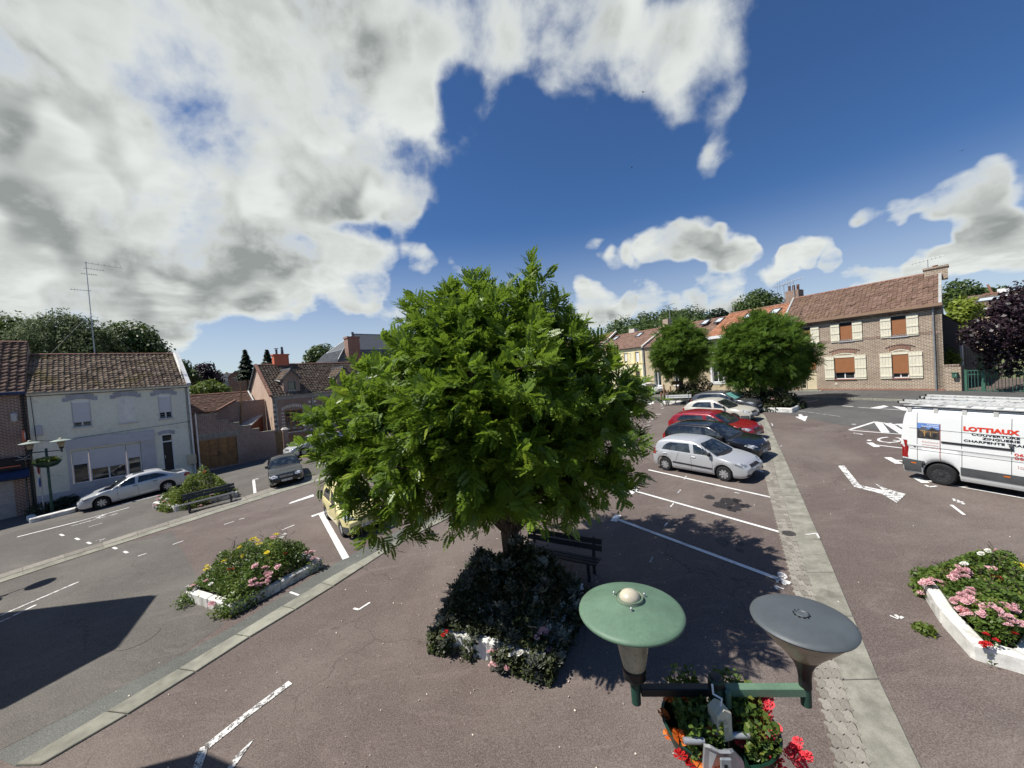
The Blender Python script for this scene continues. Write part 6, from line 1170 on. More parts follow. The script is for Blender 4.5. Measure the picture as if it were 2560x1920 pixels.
lettering('LOTTIAUX', xr+1.47, 1.85, .125, 1.55, 'print_red', bold=.010, width=1.07); lettering('COUVERTURE', xr+2.55, 1.725, .066, 1.62, 'print_black', 'RIGHT', .003, width=.91); lettering('ZINGUERIE', xr+2.55, 1.625, .066, 1.62, 'print_black', 'RIGHT', .003, width=.70); lettering('CHARPENTE TRADITIONNELLE', xr+1.48, 1.515, .066, 1.62, 'print_black', bold=.003, width=2.0)
lettering('06 83', xr+2.45, 1.25, .08, 1.5, 'print_red', bold=.002); lettering('06 30', xr+2.45, 1.145, .08, 1.5, 'print_red', bold=.002); lettering('lottiaux', xr+2.50, .90, .09, 1.3, 'print_pale'); lettering('R\u00e9alisons', px1-.02, 1.345, .06, 1.45, 'print_pale', 'RIGHT', width=.38); lettering('ensemble', px1-.02, 1.255, .06, 1.45, 'print_pale', 'RIGHT', width=.38); lettering('vos id\u00e9es', px1-.02, 1.165, .06, 1.45, 'print_pale', 'RIGHT', width=.36)
lettering('Carports', px1-.02, 1.915, .042, 1.2, 'pvc_white', 'RIGHT', .001); lettering("Cuisines d'\u00e9t\u00e9", px1-.02, 1.855, .042, 1.15, 'pvc_white', 'RIGHT', .001)
# roof rack and ladders
rk = MB(); zr0 = 2.45; vw2 = .86
for y in (-vw2, vw2): rk.box(xr+.1, xf-2.0, y-.02, y+.02, zr0+.04, zr0+.085)
for i in range(6): x = xr+.25+i*.62; rk.box(x-.03, x+.03, -vw2, vw2, zr0+.05, zr0+.09); rk.box(x-.05, x+.05, -vw2-.05, -vw2+.02, zr0-.14, zr0+.05); rk.box(x-.05, x+.05, vw2-.02, vw2+.05, zr0-.14, zr0+.05)
rk.build('roof_rack', 'alu', van.e); MB().box(xr+.02, xf-2.0, -vw2-.06, -vw2-.03, zr0+.03, zr0+.06).build('rack_rail', 'plastic_black', van.e)
def ladder(name, label, y0, y1, z, x0, x1):
    l = empty(name, label=label, cat='ladder'); l.matrix_world = van.e.matrix_world.copy()
    for y in (y0, y1): MB().box(x0, x1, y-.012, y+.012, z, z+.055).build('stile', 'alu', l); MB().box(x0-.04, x0, y-.025, y+.025, z-.01, z+.065).build('end_cap', 'plastic_black', l)
    for i in range(int((x1-x0)/.28)): x = x0+.14+i*.28; MB().tube([(x, y0, z+.028), (x, y1, z+.028)], .013, 6).build('rung', 'alu', l)
ladder('ladder', 'aluminium ladder nearest the side on the van roof rack', -.78, -.42, zr0+.125, xr-.05, xr+4.6); ladder('ladder', 'wider aluminium ladder in the middle of the van roof rack', -.30, .22, zr0+.125, xr+.25, xr+4.7); ladder('ladder', 'aluminium ladder at the far side of the van roof rack', .34, .76, zr0+.125, xr+.1, xr+4.4)
# cab side window
V_('side_window', 'car_glass', [(xf-2.3, 1.32), (xf-1.15, 1.28), (xf-1.6, 2.0), (xf-2.3, 2.05)], .008, 10, 6); van.patch('windscreen', 'car_glass', 'x', [(-.85, 1.3), (.85, 1.3), (.75, 2.2), (-.75, 2.2)], 1, .008, 12, 8); van.plate(.9, -1)
# ------------------------------------------------------------------ foliage
def leafmat(name, c1, c2, trans=.35, rough=.5, hue2=None, spec=.3):
    m, tr = nodemat(name); t = T(tr); a = t.n('ShaderNodeAttribute', attribute_name='tone').outputs['Fac']
    c = t.mix(a, c1, c2)
    if hue2: c = t.mix(t.ramp(a, .86, .95), c, hue2)
    p = t.n('ShaderNodeBsdfPrincipled'); t.put(p.inputs['Base Color'], c); p.inputs['Roughness'].default_value = rough; p.inputs['Specular IOR Level'].default_value = spec
    tl = t.n('ShaderNodeBsdfTranslucent'); t.put(tl.inputs[0], t.mix(.5, c, tuple(min(1, x*1.7) for x in c2)))
    mx = t.n('ShaderNodeMixShader'); mx.inputs[0].default_value = trans; tr.links.new(p.outputs[0], mx.inputs[1]); tr.links.new(tl.outputs[0], mx.inputs[2]); o = t.n('ShaderNodeOutputMaterial'); tr.links.new(mx.outputs[0], o.inputs[0]); return m
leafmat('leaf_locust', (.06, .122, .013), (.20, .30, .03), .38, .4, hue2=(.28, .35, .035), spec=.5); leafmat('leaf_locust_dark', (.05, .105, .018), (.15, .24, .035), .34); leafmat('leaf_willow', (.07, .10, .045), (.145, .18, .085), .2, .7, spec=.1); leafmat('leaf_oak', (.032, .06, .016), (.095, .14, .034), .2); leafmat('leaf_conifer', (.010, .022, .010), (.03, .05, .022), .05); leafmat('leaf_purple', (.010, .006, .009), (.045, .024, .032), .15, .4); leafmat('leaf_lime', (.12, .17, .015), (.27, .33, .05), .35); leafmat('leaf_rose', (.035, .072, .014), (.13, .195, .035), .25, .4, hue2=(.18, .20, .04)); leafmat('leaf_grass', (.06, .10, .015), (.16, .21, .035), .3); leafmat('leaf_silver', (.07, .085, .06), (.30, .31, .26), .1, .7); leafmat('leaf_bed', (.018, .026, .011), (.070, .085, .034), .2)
leafmat('petal_pink', (.72, .32, .36), (.88, .62, .62), .25); leafmat('petal_yellow', (.72, .50, .01), (.85, .75, .08), .25); leafmat('petal_white', (.72, .70, .62), (.85, .84, .78), .25); leafmat('petal_red', (.42, .012, .015), (.62, .03, .03), .2); leafmat('petal_geranium', (.65, .03, .05), (.85, .10, .12), .25); leafmat('petal_orange', (.65, .13, .02), (.80, .25, .06), .25)
m_, tr_ = nodemat('bark'); t_ = T(tr_); o_ = t_.obj(); mp_b = t_.n('ShaderNodeMapping'); t_.put(mp_b.inputs[0], o_); mp_b.inputs['Scale'].default_value = (9, 9, 1.3); bz = t_.noise(mp_b.outputs[0], 2.2, 6, .65, .6)
t_.out(t_.mix(t_.ramp(bz, .35, .65), (.030, .022, .015), (.14, .105, .075)), .9, 0, t_.bump(bz, .9, .03), .2)
def rot_frames(d, rg):
    """for unit directions d (n,3): two unit vectors perpendicular, randomly spun"""
    a = np.cross(d, np.where(np.abs(d[:, 2:3]) < .9, [[0, 0, 1.]], [[1., 0, 0]])); a /= np.linalg.norm(a, axis=1, keepdims=True); b = np.cross(d, a)
    th = rg.uniform(0, 2*np.pi, (len(d), 1)); return a*np.cos(th)+b*np.sin(th), -a*np.sin(th)+b*np.cos(th)
def fronds(P, D, U, rg, length, n_leaf=8, lw=.36, tone=None):
    """pinnate leaves: base P, direction D, upward-ish U; returns V,F,tone"""
    n = len(P); S = np.cross(D, U); S /= np.maximum(1e-6, np.linalg.norm(S, axis=1, keepdims=True)); U = np.cross(S, D)
    Ls = length*rg.uniform(.7, 1.2, n); V = []; Tn = []
    tone = rg.random(n)**1.4 if tone is None else tone
    droop = rg.uniform(.15, .45, n)
    for k in range(n_leaf):
        f = (k+.8)/n_leaf; base = P+D*(Ls*f)[:, None]-U*(Ls*droop*f*f)[:, None]; ll = Ls*lw*(1-.55*abs(f-.45))
        ends = (1, -1) if k < n_leaf-1 else (0,)
        for sg in ends:
            dr = (S*sg*.92+D*(.35 if sg else 1.))-U*.12*rg.random((n, 1)); dr /= np.linalg.norm(dr, axis=1, keepdims=True); wv = np.cross(dr, U); wv /= np.maximum(1e-6, np.linalg.norm(wv, axis=1, keepdims=True)); w = (ll*.33)[:, None]
            up = U*(ll*.10)[:, None]*rg.uniform(-1, 1, (n, 1))
            V.append(np.stack([base, base+dr*(ll*.5)[:, None]+wv*w+up, base+dr*ll[:, None], base+dr*(ll*.5)[:, None]-wv*w+up], 1)); Tn.append(tone)
    V = np.concatenate(V).reshape(-1, 3); Tt = np.repeat(np.concatenate(Tn), 4); return V, np.arange(len(V)).reshape(-1, 4), Tt
def leaves(P, N_, size, rg, tone=None, asp=.55):
    """single leaves: pointed quads at P facing N_"""
    n = len(P); a, b = rot_frames(N_, rg); s = (size*rg.uniform(.6, 1.3, n))[:, None]; fold = N_*s*rg.uniform(-.25, .25, (n, 1))
    V = np.stack([P-a*s*.5, P+b*s*asp*.5+fold, P+a*s*.5, P-b*s*asp*.5+fold], 1).reshape(-1, 3); tone = rg.random(n) if tone is None else tone
    return V, np.arange(len(V)).reshape(-1, 4), np.repeat(tone, 4)
def blob_points(blobs, n, rg, shell=.55):
    """points spread through a union of ellipsoids, denser towards the skin; with outward normals"""
    vol = np.array([b[3]*b[4]*b[5] for b in blobs])**.8; k = rg.choice(len(blobs), n, p=vol/vol.sum()); B = np.array([b[:6] for b in blobs])[k]
    d = rg.normal(size=(n, 3)); d /= np.linalg.norm(d, axis=1, keepdims=True); r = 1-(1-shell)*rg.random(n)**1.6
    lump = 1+.10*np.sin(d[:, 0]*7+k)+.10*np.sin(d[:, 1]*6+2*k)+.08*np.sin(d[:, 2]*9+3*k)
    P = B[:, :3]+d*B[:, 3:]*(r*lump)[:, None]; return P, d, k
def branch_tree(parent, base, trunk_h, r0, tips, rg, mat='bark', curve=.15):
    mb = MB(); top = Vector(base)+Vector((rg.normal()*.08, rg.normal()*.08, trunk_h)); 
    mb.tube([Vector(base)-Vector((0, 0, .3)), Vector(base)+Vector((0, 0, .12)), Vector(base).lerp(top, .35), Vector(base).lerp(top, .7)+Vector((.03, 0, 0)), top], [r0*1.45, r0*1.15, r0, r0*.92, r0*.85], 12)
    tr = mb.build('trunk', mat, parent, 60); lb = MB()
    for tp in tips:
        tp = Vector(tp); st = Vector(base).lerp(top, rg.uniform(.8, 1.0)); md = st.lerp(tp, .45)+Vector((0, 0, (tp-st).length*curve)); q = st.lerp(md, .5)+Vector((0, 0, .05)); rr = r0*rg.uniform(.3, .5); lb.tube([st, q, md, tp], [rr, rr*.8, rr*.55, rr*.15], 6)
    lb.build('limbs', mat, parent, 60); return tr
def blob_tree(name, label, blobs, n, size, mat, seed, base=None, trunk_h=1.5, r0=.2, group=None, shell=.5, cat='tree', asp=.6, ntips=14, crown='crown', upb=.35):
    rg = np.random.default_rng(seed); b0 = base if base is not None else (blobs[0][0], blobs[0][1], zg(blobs[0][0], blobs[0][1])); e = empty(name, b0, 0, label, cat, group); off = np.array(b0)
    P, d, k = blob_points(blobs, n, rg, shell); nr = d*.8+rg.normal(size=d.shape)*.5; nr[:, 2] += upb; nr /= np.linalg.norm(nr, axis=1, keepdims=True); tone = np.clip(.5+.22*np.sin(k*2.1)+rg.normal(0, .25, n), 0, 1)
    V, Fc, tn = leaves(P-off, nr, size, rg, tone, asp); o = npmesh(crown, V, Fc, mat, e, tn); o['kind'] = 'stuff'
    if trunk_h: branch_tree(e, (0, 0, 0), trunk_h, r0, [tuple(P[i]-off) for i in rg.integers(0, n, ntips)], rg)
    return e
def locust(name, label, base, trunk_h, r0, blobs, ntw, seed, mat='leaf_locust', flen=.30, nf=11, nl=8, group='locust trees standing in flower beds', twl=.75):
    """pinnate-leaved tree: twigs ending in the crown skin, compound leaves along each twig"""
    rg = np.random.default_rng(seed); e = empty(name, base, 0, label, 'tree', group); off = np.array(base)
    P, d, k = blob_points(blobs, ntw, rg, .52); P = P-off
    cen = np.array([b[:3] for b in blobs])[k]-off; trunk_top = np.array([0, 0, trunk_h+.8])
    out = d*.8+rg.normal(size=d.shape)*.3; out[:, 2] += .12; out /= np.linalg.norm(out, axis=1, keepdims=True); L = twl*rg.uniform(.6, 1.25, ntw)
    s1, s2 = rot_frames(out, rg); tb = MB(); VS, FS, TS = [], [], []; nv = 0; ttone = rg.random(ntw)
    for j in range(nf):
        f = .12+.88*j/(nf-1); dr = np.where(j % 2, 1., -1.)
        ang = j*2.4; side = s1*np.cos(ang)+s2*np.sin(ang); bp = P-out*(L*.55)[:, None]+out*(L*f)[:, None]; bp[:, 2] -= L*.18*f*f
        D = out*(.55+.5*f)+side*(.95-.45*f)+rg.normal(size=out.shape)*.18; D[:, 2] += .10; D /= np.linalg.norm(D, axis=1, keepdims=True); U = np.tile([0, 0, 1.], (ntw, 1))+rg.normal(size=out.shape)*.38+out*.35; U /= np.linalg.norm(U, axis=1, keepdims=True)
        tone = np.clip(ttone*.6+.4*rg.random(ntw)+(.12 if f > .8 else 0), 0, 1); V, Fc, tn = fronds(bp, D, U, rg, flen*(1.15-.35*f), nl, tone=tone**1.15); VS.append(V); FS.append(Fc+nv); TS.append(tn); nv += len(V)
    o = npmesh('crown', np.concatenate(VS), np.concatenate(FS), mat, e, np.concatenate(TS)); o['kind'] = 'stuff'
    idx = rg.choice(ntw, min(ntw, 420), replace=False)
    for i in idx: p0 = P[i]-out[i]*L[i]*.55; tb.tube([tuple(p0-(p0-trunk_top)*.18), tuple(p0), tuple(P[i]+out[i]*L[i]*.4-np.array([0, 0, L[i]*.1]))], [.012, .009, .003], 4, False)
    tb.build('twigs', 'bark', e); branch_tree(e, (0, 0, 0), trunk_h, r0, [tuple(P[i]) for i in rg.integers(0, ntw, 34)], rg); return e
# the big tree in the middle of the square: lobes read from its outline
tb_ = G(1286, 1530); ty_ = tb_.y
def lobe(px, py, rpx, dy=0., sq=(1, 1, 1)):
    p = at(px, py, ty_+dy); r = max(.22, rpx/F*(ty_+dy)-.27); return (p.x, p.y, p.z, r*sq[0], r*sq[1], r*sq[2])
LB = [lobe(1225, 1000, 300, .2, (1, 1.05, .95)), lobe(1190, 840, 180), lobe(1330, 800, 135, .2), lobe(1110, 900, 122, .3), lobe(1390, 900, 120, .2), lobe(1335, 768, 70, 0, (.8, .8, 1.1)), lobe(1215, 765, 75, 0, (.7, .8, 1.2)), lobe(1475, 860, 70),
      lobe(985, 990, 142, .2), lobe(900, 1070, 150), lobe(850, 1140, 90, -.3), lobe(1010, 1110, 180, -.5), lobe(1480, 1000, 150, .4), lobe(1530, 1110, 120, .3), lobe(1540, 970, 100, .8), lobe(1400, 1090, 190, -.3), lobe(1200, 1110, 220, -.8),
      lobe(960, 1250, 95, -.5, (1.2, 1, .7)), lobe(1080, 1250, 125, -.7, (1.1, 1, .8)), lobe(1230, 1215, 120, -.8, (1.1, 1, .75)), lobe(1400, 1220, 115, -.4, (1.1, 1, .8)), lobe(1490, 1190, 105, .2), lobe(1250, 1000, 260, 1.3), lobe(1200, 1000, 215, -1.0), lobe(1060, 1340, 50, -.6), lobe(1370, 1300, 48, -.5), lobe(1010, 1330, 50, -.5), lobe(840, 1040, 70), lobe(1590, 1150, 65, .2), lobe(915, 960, 50), lobe(905, 1220, 90, -.4), lobe(950, 1320, 65, -.6), lobe(870, 1180, 70, -.3), lobe(1540, 1200, 70, .2)]
big = locust('locust_tree', 'big leafy locust tree in the middle of the square above a dark flower bed', tuple(tb_), 2.1, .19, LB, 2350, 21, nf=12, nl=8, flen=.265, twl=.58)
def far_locust(name, label, bpx, crown, seed, n):
    b = G(*bpx); y = b.y; bl = []
    for px, py, rp, dy in crown: p = at(px, py, y+dy); r = max(.4, rp/F*y-.42); bl.append((p.x, p.y, p.z+.3, r, r, r*.88))
    z = min(q[2]-q[5] for q in bl); return locust(name, label, tuple(b), max(1.2, z-b.z+.6), .2, bl, n, seed, 'leaf_locust_dark', .42, 9, 5)
far_locust('locust_tree', 'round-headed locust tree beside the far bench, in front of the beige house', (1704, 1004), [(1704, 884, 70, 0), (1670, 890, 48, 0), (1742, 885, 46, 0), (1704, 835, 42, 0), (1680, 925, 40, 0), (1730, 925, 42, 0), (1650, 905, 30, 0), (1763, 905, 30, 0), (1665, 850, 35, 0), (1745, 850, 32, 0)], 31, 1500)
far_locust('locust_tree', 'wide locust tree standing at the end of the parked row before the brick house', (1908, 1018), [(1905, 885, 95, 0), (1840, 900, 62, 0), (1975, 890, 62, 0), (1900, 825, 50, 0), (1960, 840, 48, 0), (1845, 850, 45, 0), (1850, 945, 50, 0), (1955, 940, 60, 0), (2005, 905, 38, 0), (1815, 920, 36, 0), (1900, 950, 45, -.8), (2000, 945, 28, 0)], 32, 2300)
# ---- trees beyond the houses
def px_blobs(y, L): 
    out = []
    for px, py, rp, *k in L: p = at(px, py, y); r = rp/F*y; out.append((p.x, p.y, p.z, r, r, r*(k[0] if k else 1)))
    return out
def backtree(name, label, y, L, n, size, mat, seed, group='trees behind the left houses', **k):
    bl = px_blobs(y, L); c = bl[0]; return blob_tree(name, label, bl, n, size, mat, seed, base=(c[0], c[1], zg(c[0], c[1])-1), trunk_h=max(1., c[2]-c[5]-zg(c[0], c[1])+1), r0=.4, group=group, **k)
backtree('broadleaf_tree', 'dark green broad tree at the left edge behind the cafe roof', 52, [(20, 850, 62), (60, 830, 40), (-20, 830, 50), (40, 880, 50)], 3800, .55, 'leaf_oak', 41)
backtree('willow_tree', 'pale grey-green willow behind the white house roof', 50, [(130, 855, 68), (90, 870, 55), (180, 860, 62), (230, 870, 55), (150, 815, 40), (205, 825, 40)], 13000, .46, 'leaf_willow', 42, asp=.34)
backtree('broadleaf_tree', 'dark broad tree behind the right end of white house roof', 55, [(320, 865, 58), (280, 860, 50), (370, 880, 44), (350, 845, 36), (400, 895, 28)], 6500, .5, 'leaf_oak', 43)
backtree('broadleaf_tree', 'small tree peeking past the white house gable', 60, [(455, 930, 28), (440, 915, 22), (475, 940, 20)], 1600, .45, 'leaf_oak', 44)
backtree('copper_tree', 'dark purple-leaved tree between the white house and far cottages', 70, [(515, 940, 30), (500, 950, 26), (530, 950, 24), (512, 925, 20)], 2800, .5, 'leaf_purple', 45)
backtree('green_bush', 'light green bush above the barn roof', 48, [(520, 972, 30, .7), (500, 978, 26, .7), (545, 975, 26, .6)], 2600, .35, 'leaf_grass', 46)
def conifer(name, label, px, pt, pb, wpx, y, seed, group='dark conifers behind the brick cottage'):
    rg = np.random.default_rng(seed); t = at(px, pt, y); b = at(px, pb, y); r = wpx/F*y; z0 = zg(t.x, t.y); e = empty(name, (t.x, t.y, z0), 0, label, 'tree', group); n = 2600; u = rg.random(n)**.75; zz = b.z+(t.z-b.z)*(1-u); a = rg.uniform(0, 6.28, n); tier = .75+.25*np.sin(u*38); rad = r*u*tier*rg.uniform(.55, 1.05, n)
    P = np.stack([rad*np.cos(a), rad*np.sin(a), zz-z0-rad*.25], 1); N_ = np.stack([np.cos(a)*.4, np.sin(a)*.4, np.ones(n)*.8], 1)+rg.normal(size=(n, 3))*.25; N_ /= np.linalg.norm(N_, axis=1, keepdims=True); V, Fc, tn = leaves(P, N_, .95, rg, None, .32); o = npmesh('crown', V, Fc, 'leaf_conifer', e, tn); o['kind'] = 'stuff'; MB().tube([(0, 0, -.5), (0, 0, t.z-z0-.3)], [.3, .04], 7).build('trunk', 'bark', e)
conifer('conifer', 'wider dark conifer nearer the white house', 612, 876, 945, 30, 85, 51); conifer('conifer', 'narrower dark conifer just left of the orange chimney', 667, 876, 930, 24, 85, 52)
backtree('broadleaf_tree', 'round green tree left of the slate mansard roof', 75, [(805, 890, 34, .8), (785, 898, 24, .8), (830, 890, 26, .8)], 2600, .6, 'leaf_oak', 53)
backtree('broadleaf_tree', 'tall ash tree rising behind the orange roof', 46, [(1890, 765, 42, .75), (1860, 770, 28, .7), (1925, 762, 34, .8), (1895, 740, 26, .7)], 3600, .42, 'leaf_oak', 54, group='trees behind the right houses', asp=.35)
backtree('conifer_clump', 'small dark conifer clump left of the orange roof ridge', 60, [(1795, 790, 22, .8), (1780, 800, 14), (1812, 795, 14)], 1200, .45, 'leaf_conifer', 55, group='trees behind the right houses')
backtree('broadleaf_tree', 'dark tree right of brick house chimney', 60, [(2400, 735, 34), (2385, 750, 26), (2430, 745, 24), (2460, 740, 22), (2500, 735, 20)], 3600, .5, 'leaf_oak', 56, group='trees behind the right houses')
backtree('lime_bush', 'bright yellow-green shrub behind the brick house gable', 36, [(2410, 775, 30), (2395, 795, 24), (2430, 785, 20), (2405, 815, 22), (2385, 830, 18)], 2600, .34, 'leaf_lime', 57, group='trees behind the right houses', cat='shrub')
b = at(2585, 960, 22.5); pt_ = px_blobs(22.5, [(2530, 810, 62), (2480, 840, 48), (2440, 835, 34), (2560, 770, 55), (2585, 860, 60), (2500, 900, 38), (2530, 925, 26, .7), (2600, 760, 70), (2470, 870, 26), (2515, 775, 34)])
blob_tree('copper_plum_tree', 'dark purple-leaved tree overhanging the green gate at the right', pt_, 9000, .20, 'leaf_purple', 58, base=(b.x, b.y, zg(b.x, b.y)), trunk_h=2.5, r0=.16, ntips=20, asp=.7)
ivb = at(2375, 905, 26.5); blob_tree('ivy_shrub', 'small green climber beside the brick house gable', [(ivb.x, ivb.y, ivb.z, .6, .5, 1.0)], 500, .2, 'leaf_lime', 59, base=(ivb.x, ivb.y, zg(ivb.x, ivb.y)), trunk_h=.8, r0=.04, cat='shrub')
# wooded hill behind the right-hand row
hx = []; rg_h = np.random.default_rng(8)
hp = [(1440, 880), (1500, 850), (1540, 815), (1600, 798), (1660, 790), (1700, 782), (1740, 783), (1790, 800), (1860, 815), (1980, 830), (2150, 850)]
HV = []; 
for px, py in hp:
    t = at(px, py+8, 170); HV.append((t.x-25, 120, 1.)); HV.append((t.x, 170, t.z)); HV.append((t.x*1.5, 300, t.z*.8))
hill = npmesh('hill', HV, [(i*3+j, i*3+3+j, i*3+4+j, i*3+1+j) for i in range(len(hp)-1) for j in range(2)], 'field'); tag(hill, kind='structure')
bl = []
for i in range(150):
    u = rg_h.uniform(0, len(hp)-1.01); k = int(u); f = u-k; px = hp[k][0]+(hp[k+1][0]-hp[k][0])*f; py = hp[k][1]+(hp[k+1][1]-hp[k][1])*f; dn = rg_h.random()**1.3; y = 168-46*dn; p = at(px, py+4+dn*48, y); r = rg_h.uniform(2.6, 5.); bl.append((p.x, p.y, p.z, r, r, r*1.0))
rg = np.random.default_rng(77); P, d, k = blob_points(bl, 26000, rg, .6); nr = d+rg.normal(size=d.shape)*.4; nr[:, 2] += .4; nr /= np.linalg.norm(nr, axis=1, keepdims=True); V, Fc, tn = leaves(P, nr, 1.1, rg, np.clip(.45+.3*np.sin(k*1.7)+rg.normal(0, .2, len(k)), 0, 1)); wd = npmesh('hill_woods', V, Fc, 'leaf_oak', None, tn); tag(wd, 'dense green woods covering the hill behind the yellow house', 'woods', kind='stuff')
# low green belt on the left horizon
bl = []
for i in range(70): px = rg_h.uniform(400, 1320); y = rg_h.uniform(120, 190); p = at(px, 988-.0713*px*.98+rg_h.uniform(-4, 10), y); r = rg_h.uniform(3, 5.5); bl.append((p.x, y, p.z-1, r*1.4, r, r*.8))
P, d, k = blob_points(bl, 9000, rg, .6); nr = d+rg.normal(size=d.shape)*.4; nr[:, 2] += .4; nr /= np.linalg.norm(nr, axis=1, keepdims=True); V, Fc, tn = leaves(P, nr, 1.6, rg, np.clip(.45+.3*np.sin(k*1.7)+rg.normal(0, .2, len(k)), 0, 1)); tl = npmesh('treeline', V, Fc, 'leaf_oak', None, tn); tag(tl, 'distant line of trees on the left horizon', 'trees', kind='stuff')
# ------------------------------------------------------------------ flower beds
def blossom(name, mat, n=5, r=.05, seed=1):
    """a head of small roses: cupped petals"""
    rg = np.random.default_rng(seed); V, Fc, tn = [], [], []; nv = 0
    for i in range(n):
        c = rg.normal(size=3)*np.array([r*1.1, r*1.1, r*.6]) if n > 1 else np.zeros(3)
        for ring, (q, rr, h) in enumerate(((6, 1., .1), (5, .65, .5), (3, .3, .8))):
            for j in range(q):
                a = 2*math.pi*j/q+ring*.5+rg.uniform(-.2, .2); ca, sa = math.cos(a), math.sin(a); w = r*rr*.75
                P = [(c[0]+ca*r*.1, c[1]+sa*r*.1, c[2]), (c[0]+ca*r*rr-sa*w*.6, c[1]+sa*r*rr+ca*w*.6, c[2]+r*h), (c[0]+ca*r*rr*1.15, c[1]+sa*r*rr*1.15, c[2]+r*(h+.2)), (c[0]+ca*r*rr+sa*w*.6, c[1]+sa*r*rr-ca*w*.6, c[2]+r*h)]
                V += P; Fc.append((nv, nv+1, nv+2, nv+3)); nv += 4; tn += [rg.random()]*4
    ob = npmesh(name, V, Fc, mat, None, tn); me = ob.data; bpy.data.objects.remove(ob); return me
BLO = {c: [blossom('flower_head', 'petal_'+c, nn_, rr, i) for i in range(3)] for c, nn_, rr in (('pink', 6, .05), ('yellow', 3, .065), ('white', 2, .06), ('red', 2, .045), ('geranium', 9, .03), ('orange', 1, .05))}
def flower(parent, p, c, s=1., seed=0):
    o = bpy.data.objects.new('flower_head', BLO[c][seed % 3]); COL.objects.link(o); o.parent = parent; o.location = p; o.scale = (s, s, s); o.rotation_euler = ((seed*37 % 7-3)*.12, (seed*53 % 7-3)*.12, seed*1.3); return o
def edging(parent, pts, h=.28, w=.2, base=None, blk=1.0, rnd=None):
    rnd = rnd or random.Random(2)
    for a, b in zip(pts, pts[1:]):
        a, b = Vector(a[:2]), Vector(b[:2]); L = (b-a).length; n = max(1, round(L/blk)); d = (b-a)/L; s = Vector((-d.y, d.x))*w
        for i in range(n):
            p, q = a+d*(L*i/n+.006), a+d*(L*(i+1)/n-.006); c = [p, q, q+s, p+s]; hh = h+rnd.uniform(-.02, .02)
            lo = [on_ground(x, -.05) for x in c]; hi2 = [on_ground(x, hh) for x in c]; o3 = Vector(parent.location); MB().hexa([v-o3 for v in lo], [v-o3 for v in hi2]).build('edging_stone', 'whitewash', parent, bevel=.03)
def inside(P, poly):
    x, y = P[:, 0], P[:, 1]; r = np.zeros(len(P), bool); n = len(poly)
    for i in range(n):
        (x1, y1), (x2, y2) = poly[i][:2], poly[(i+1) % n][:2]; c = ((y1 > y) != (y2 > y)) & (x < (x2-x1)*(y-y1)/(y2-y1+1e-12)+x1); r ^= c
    return r
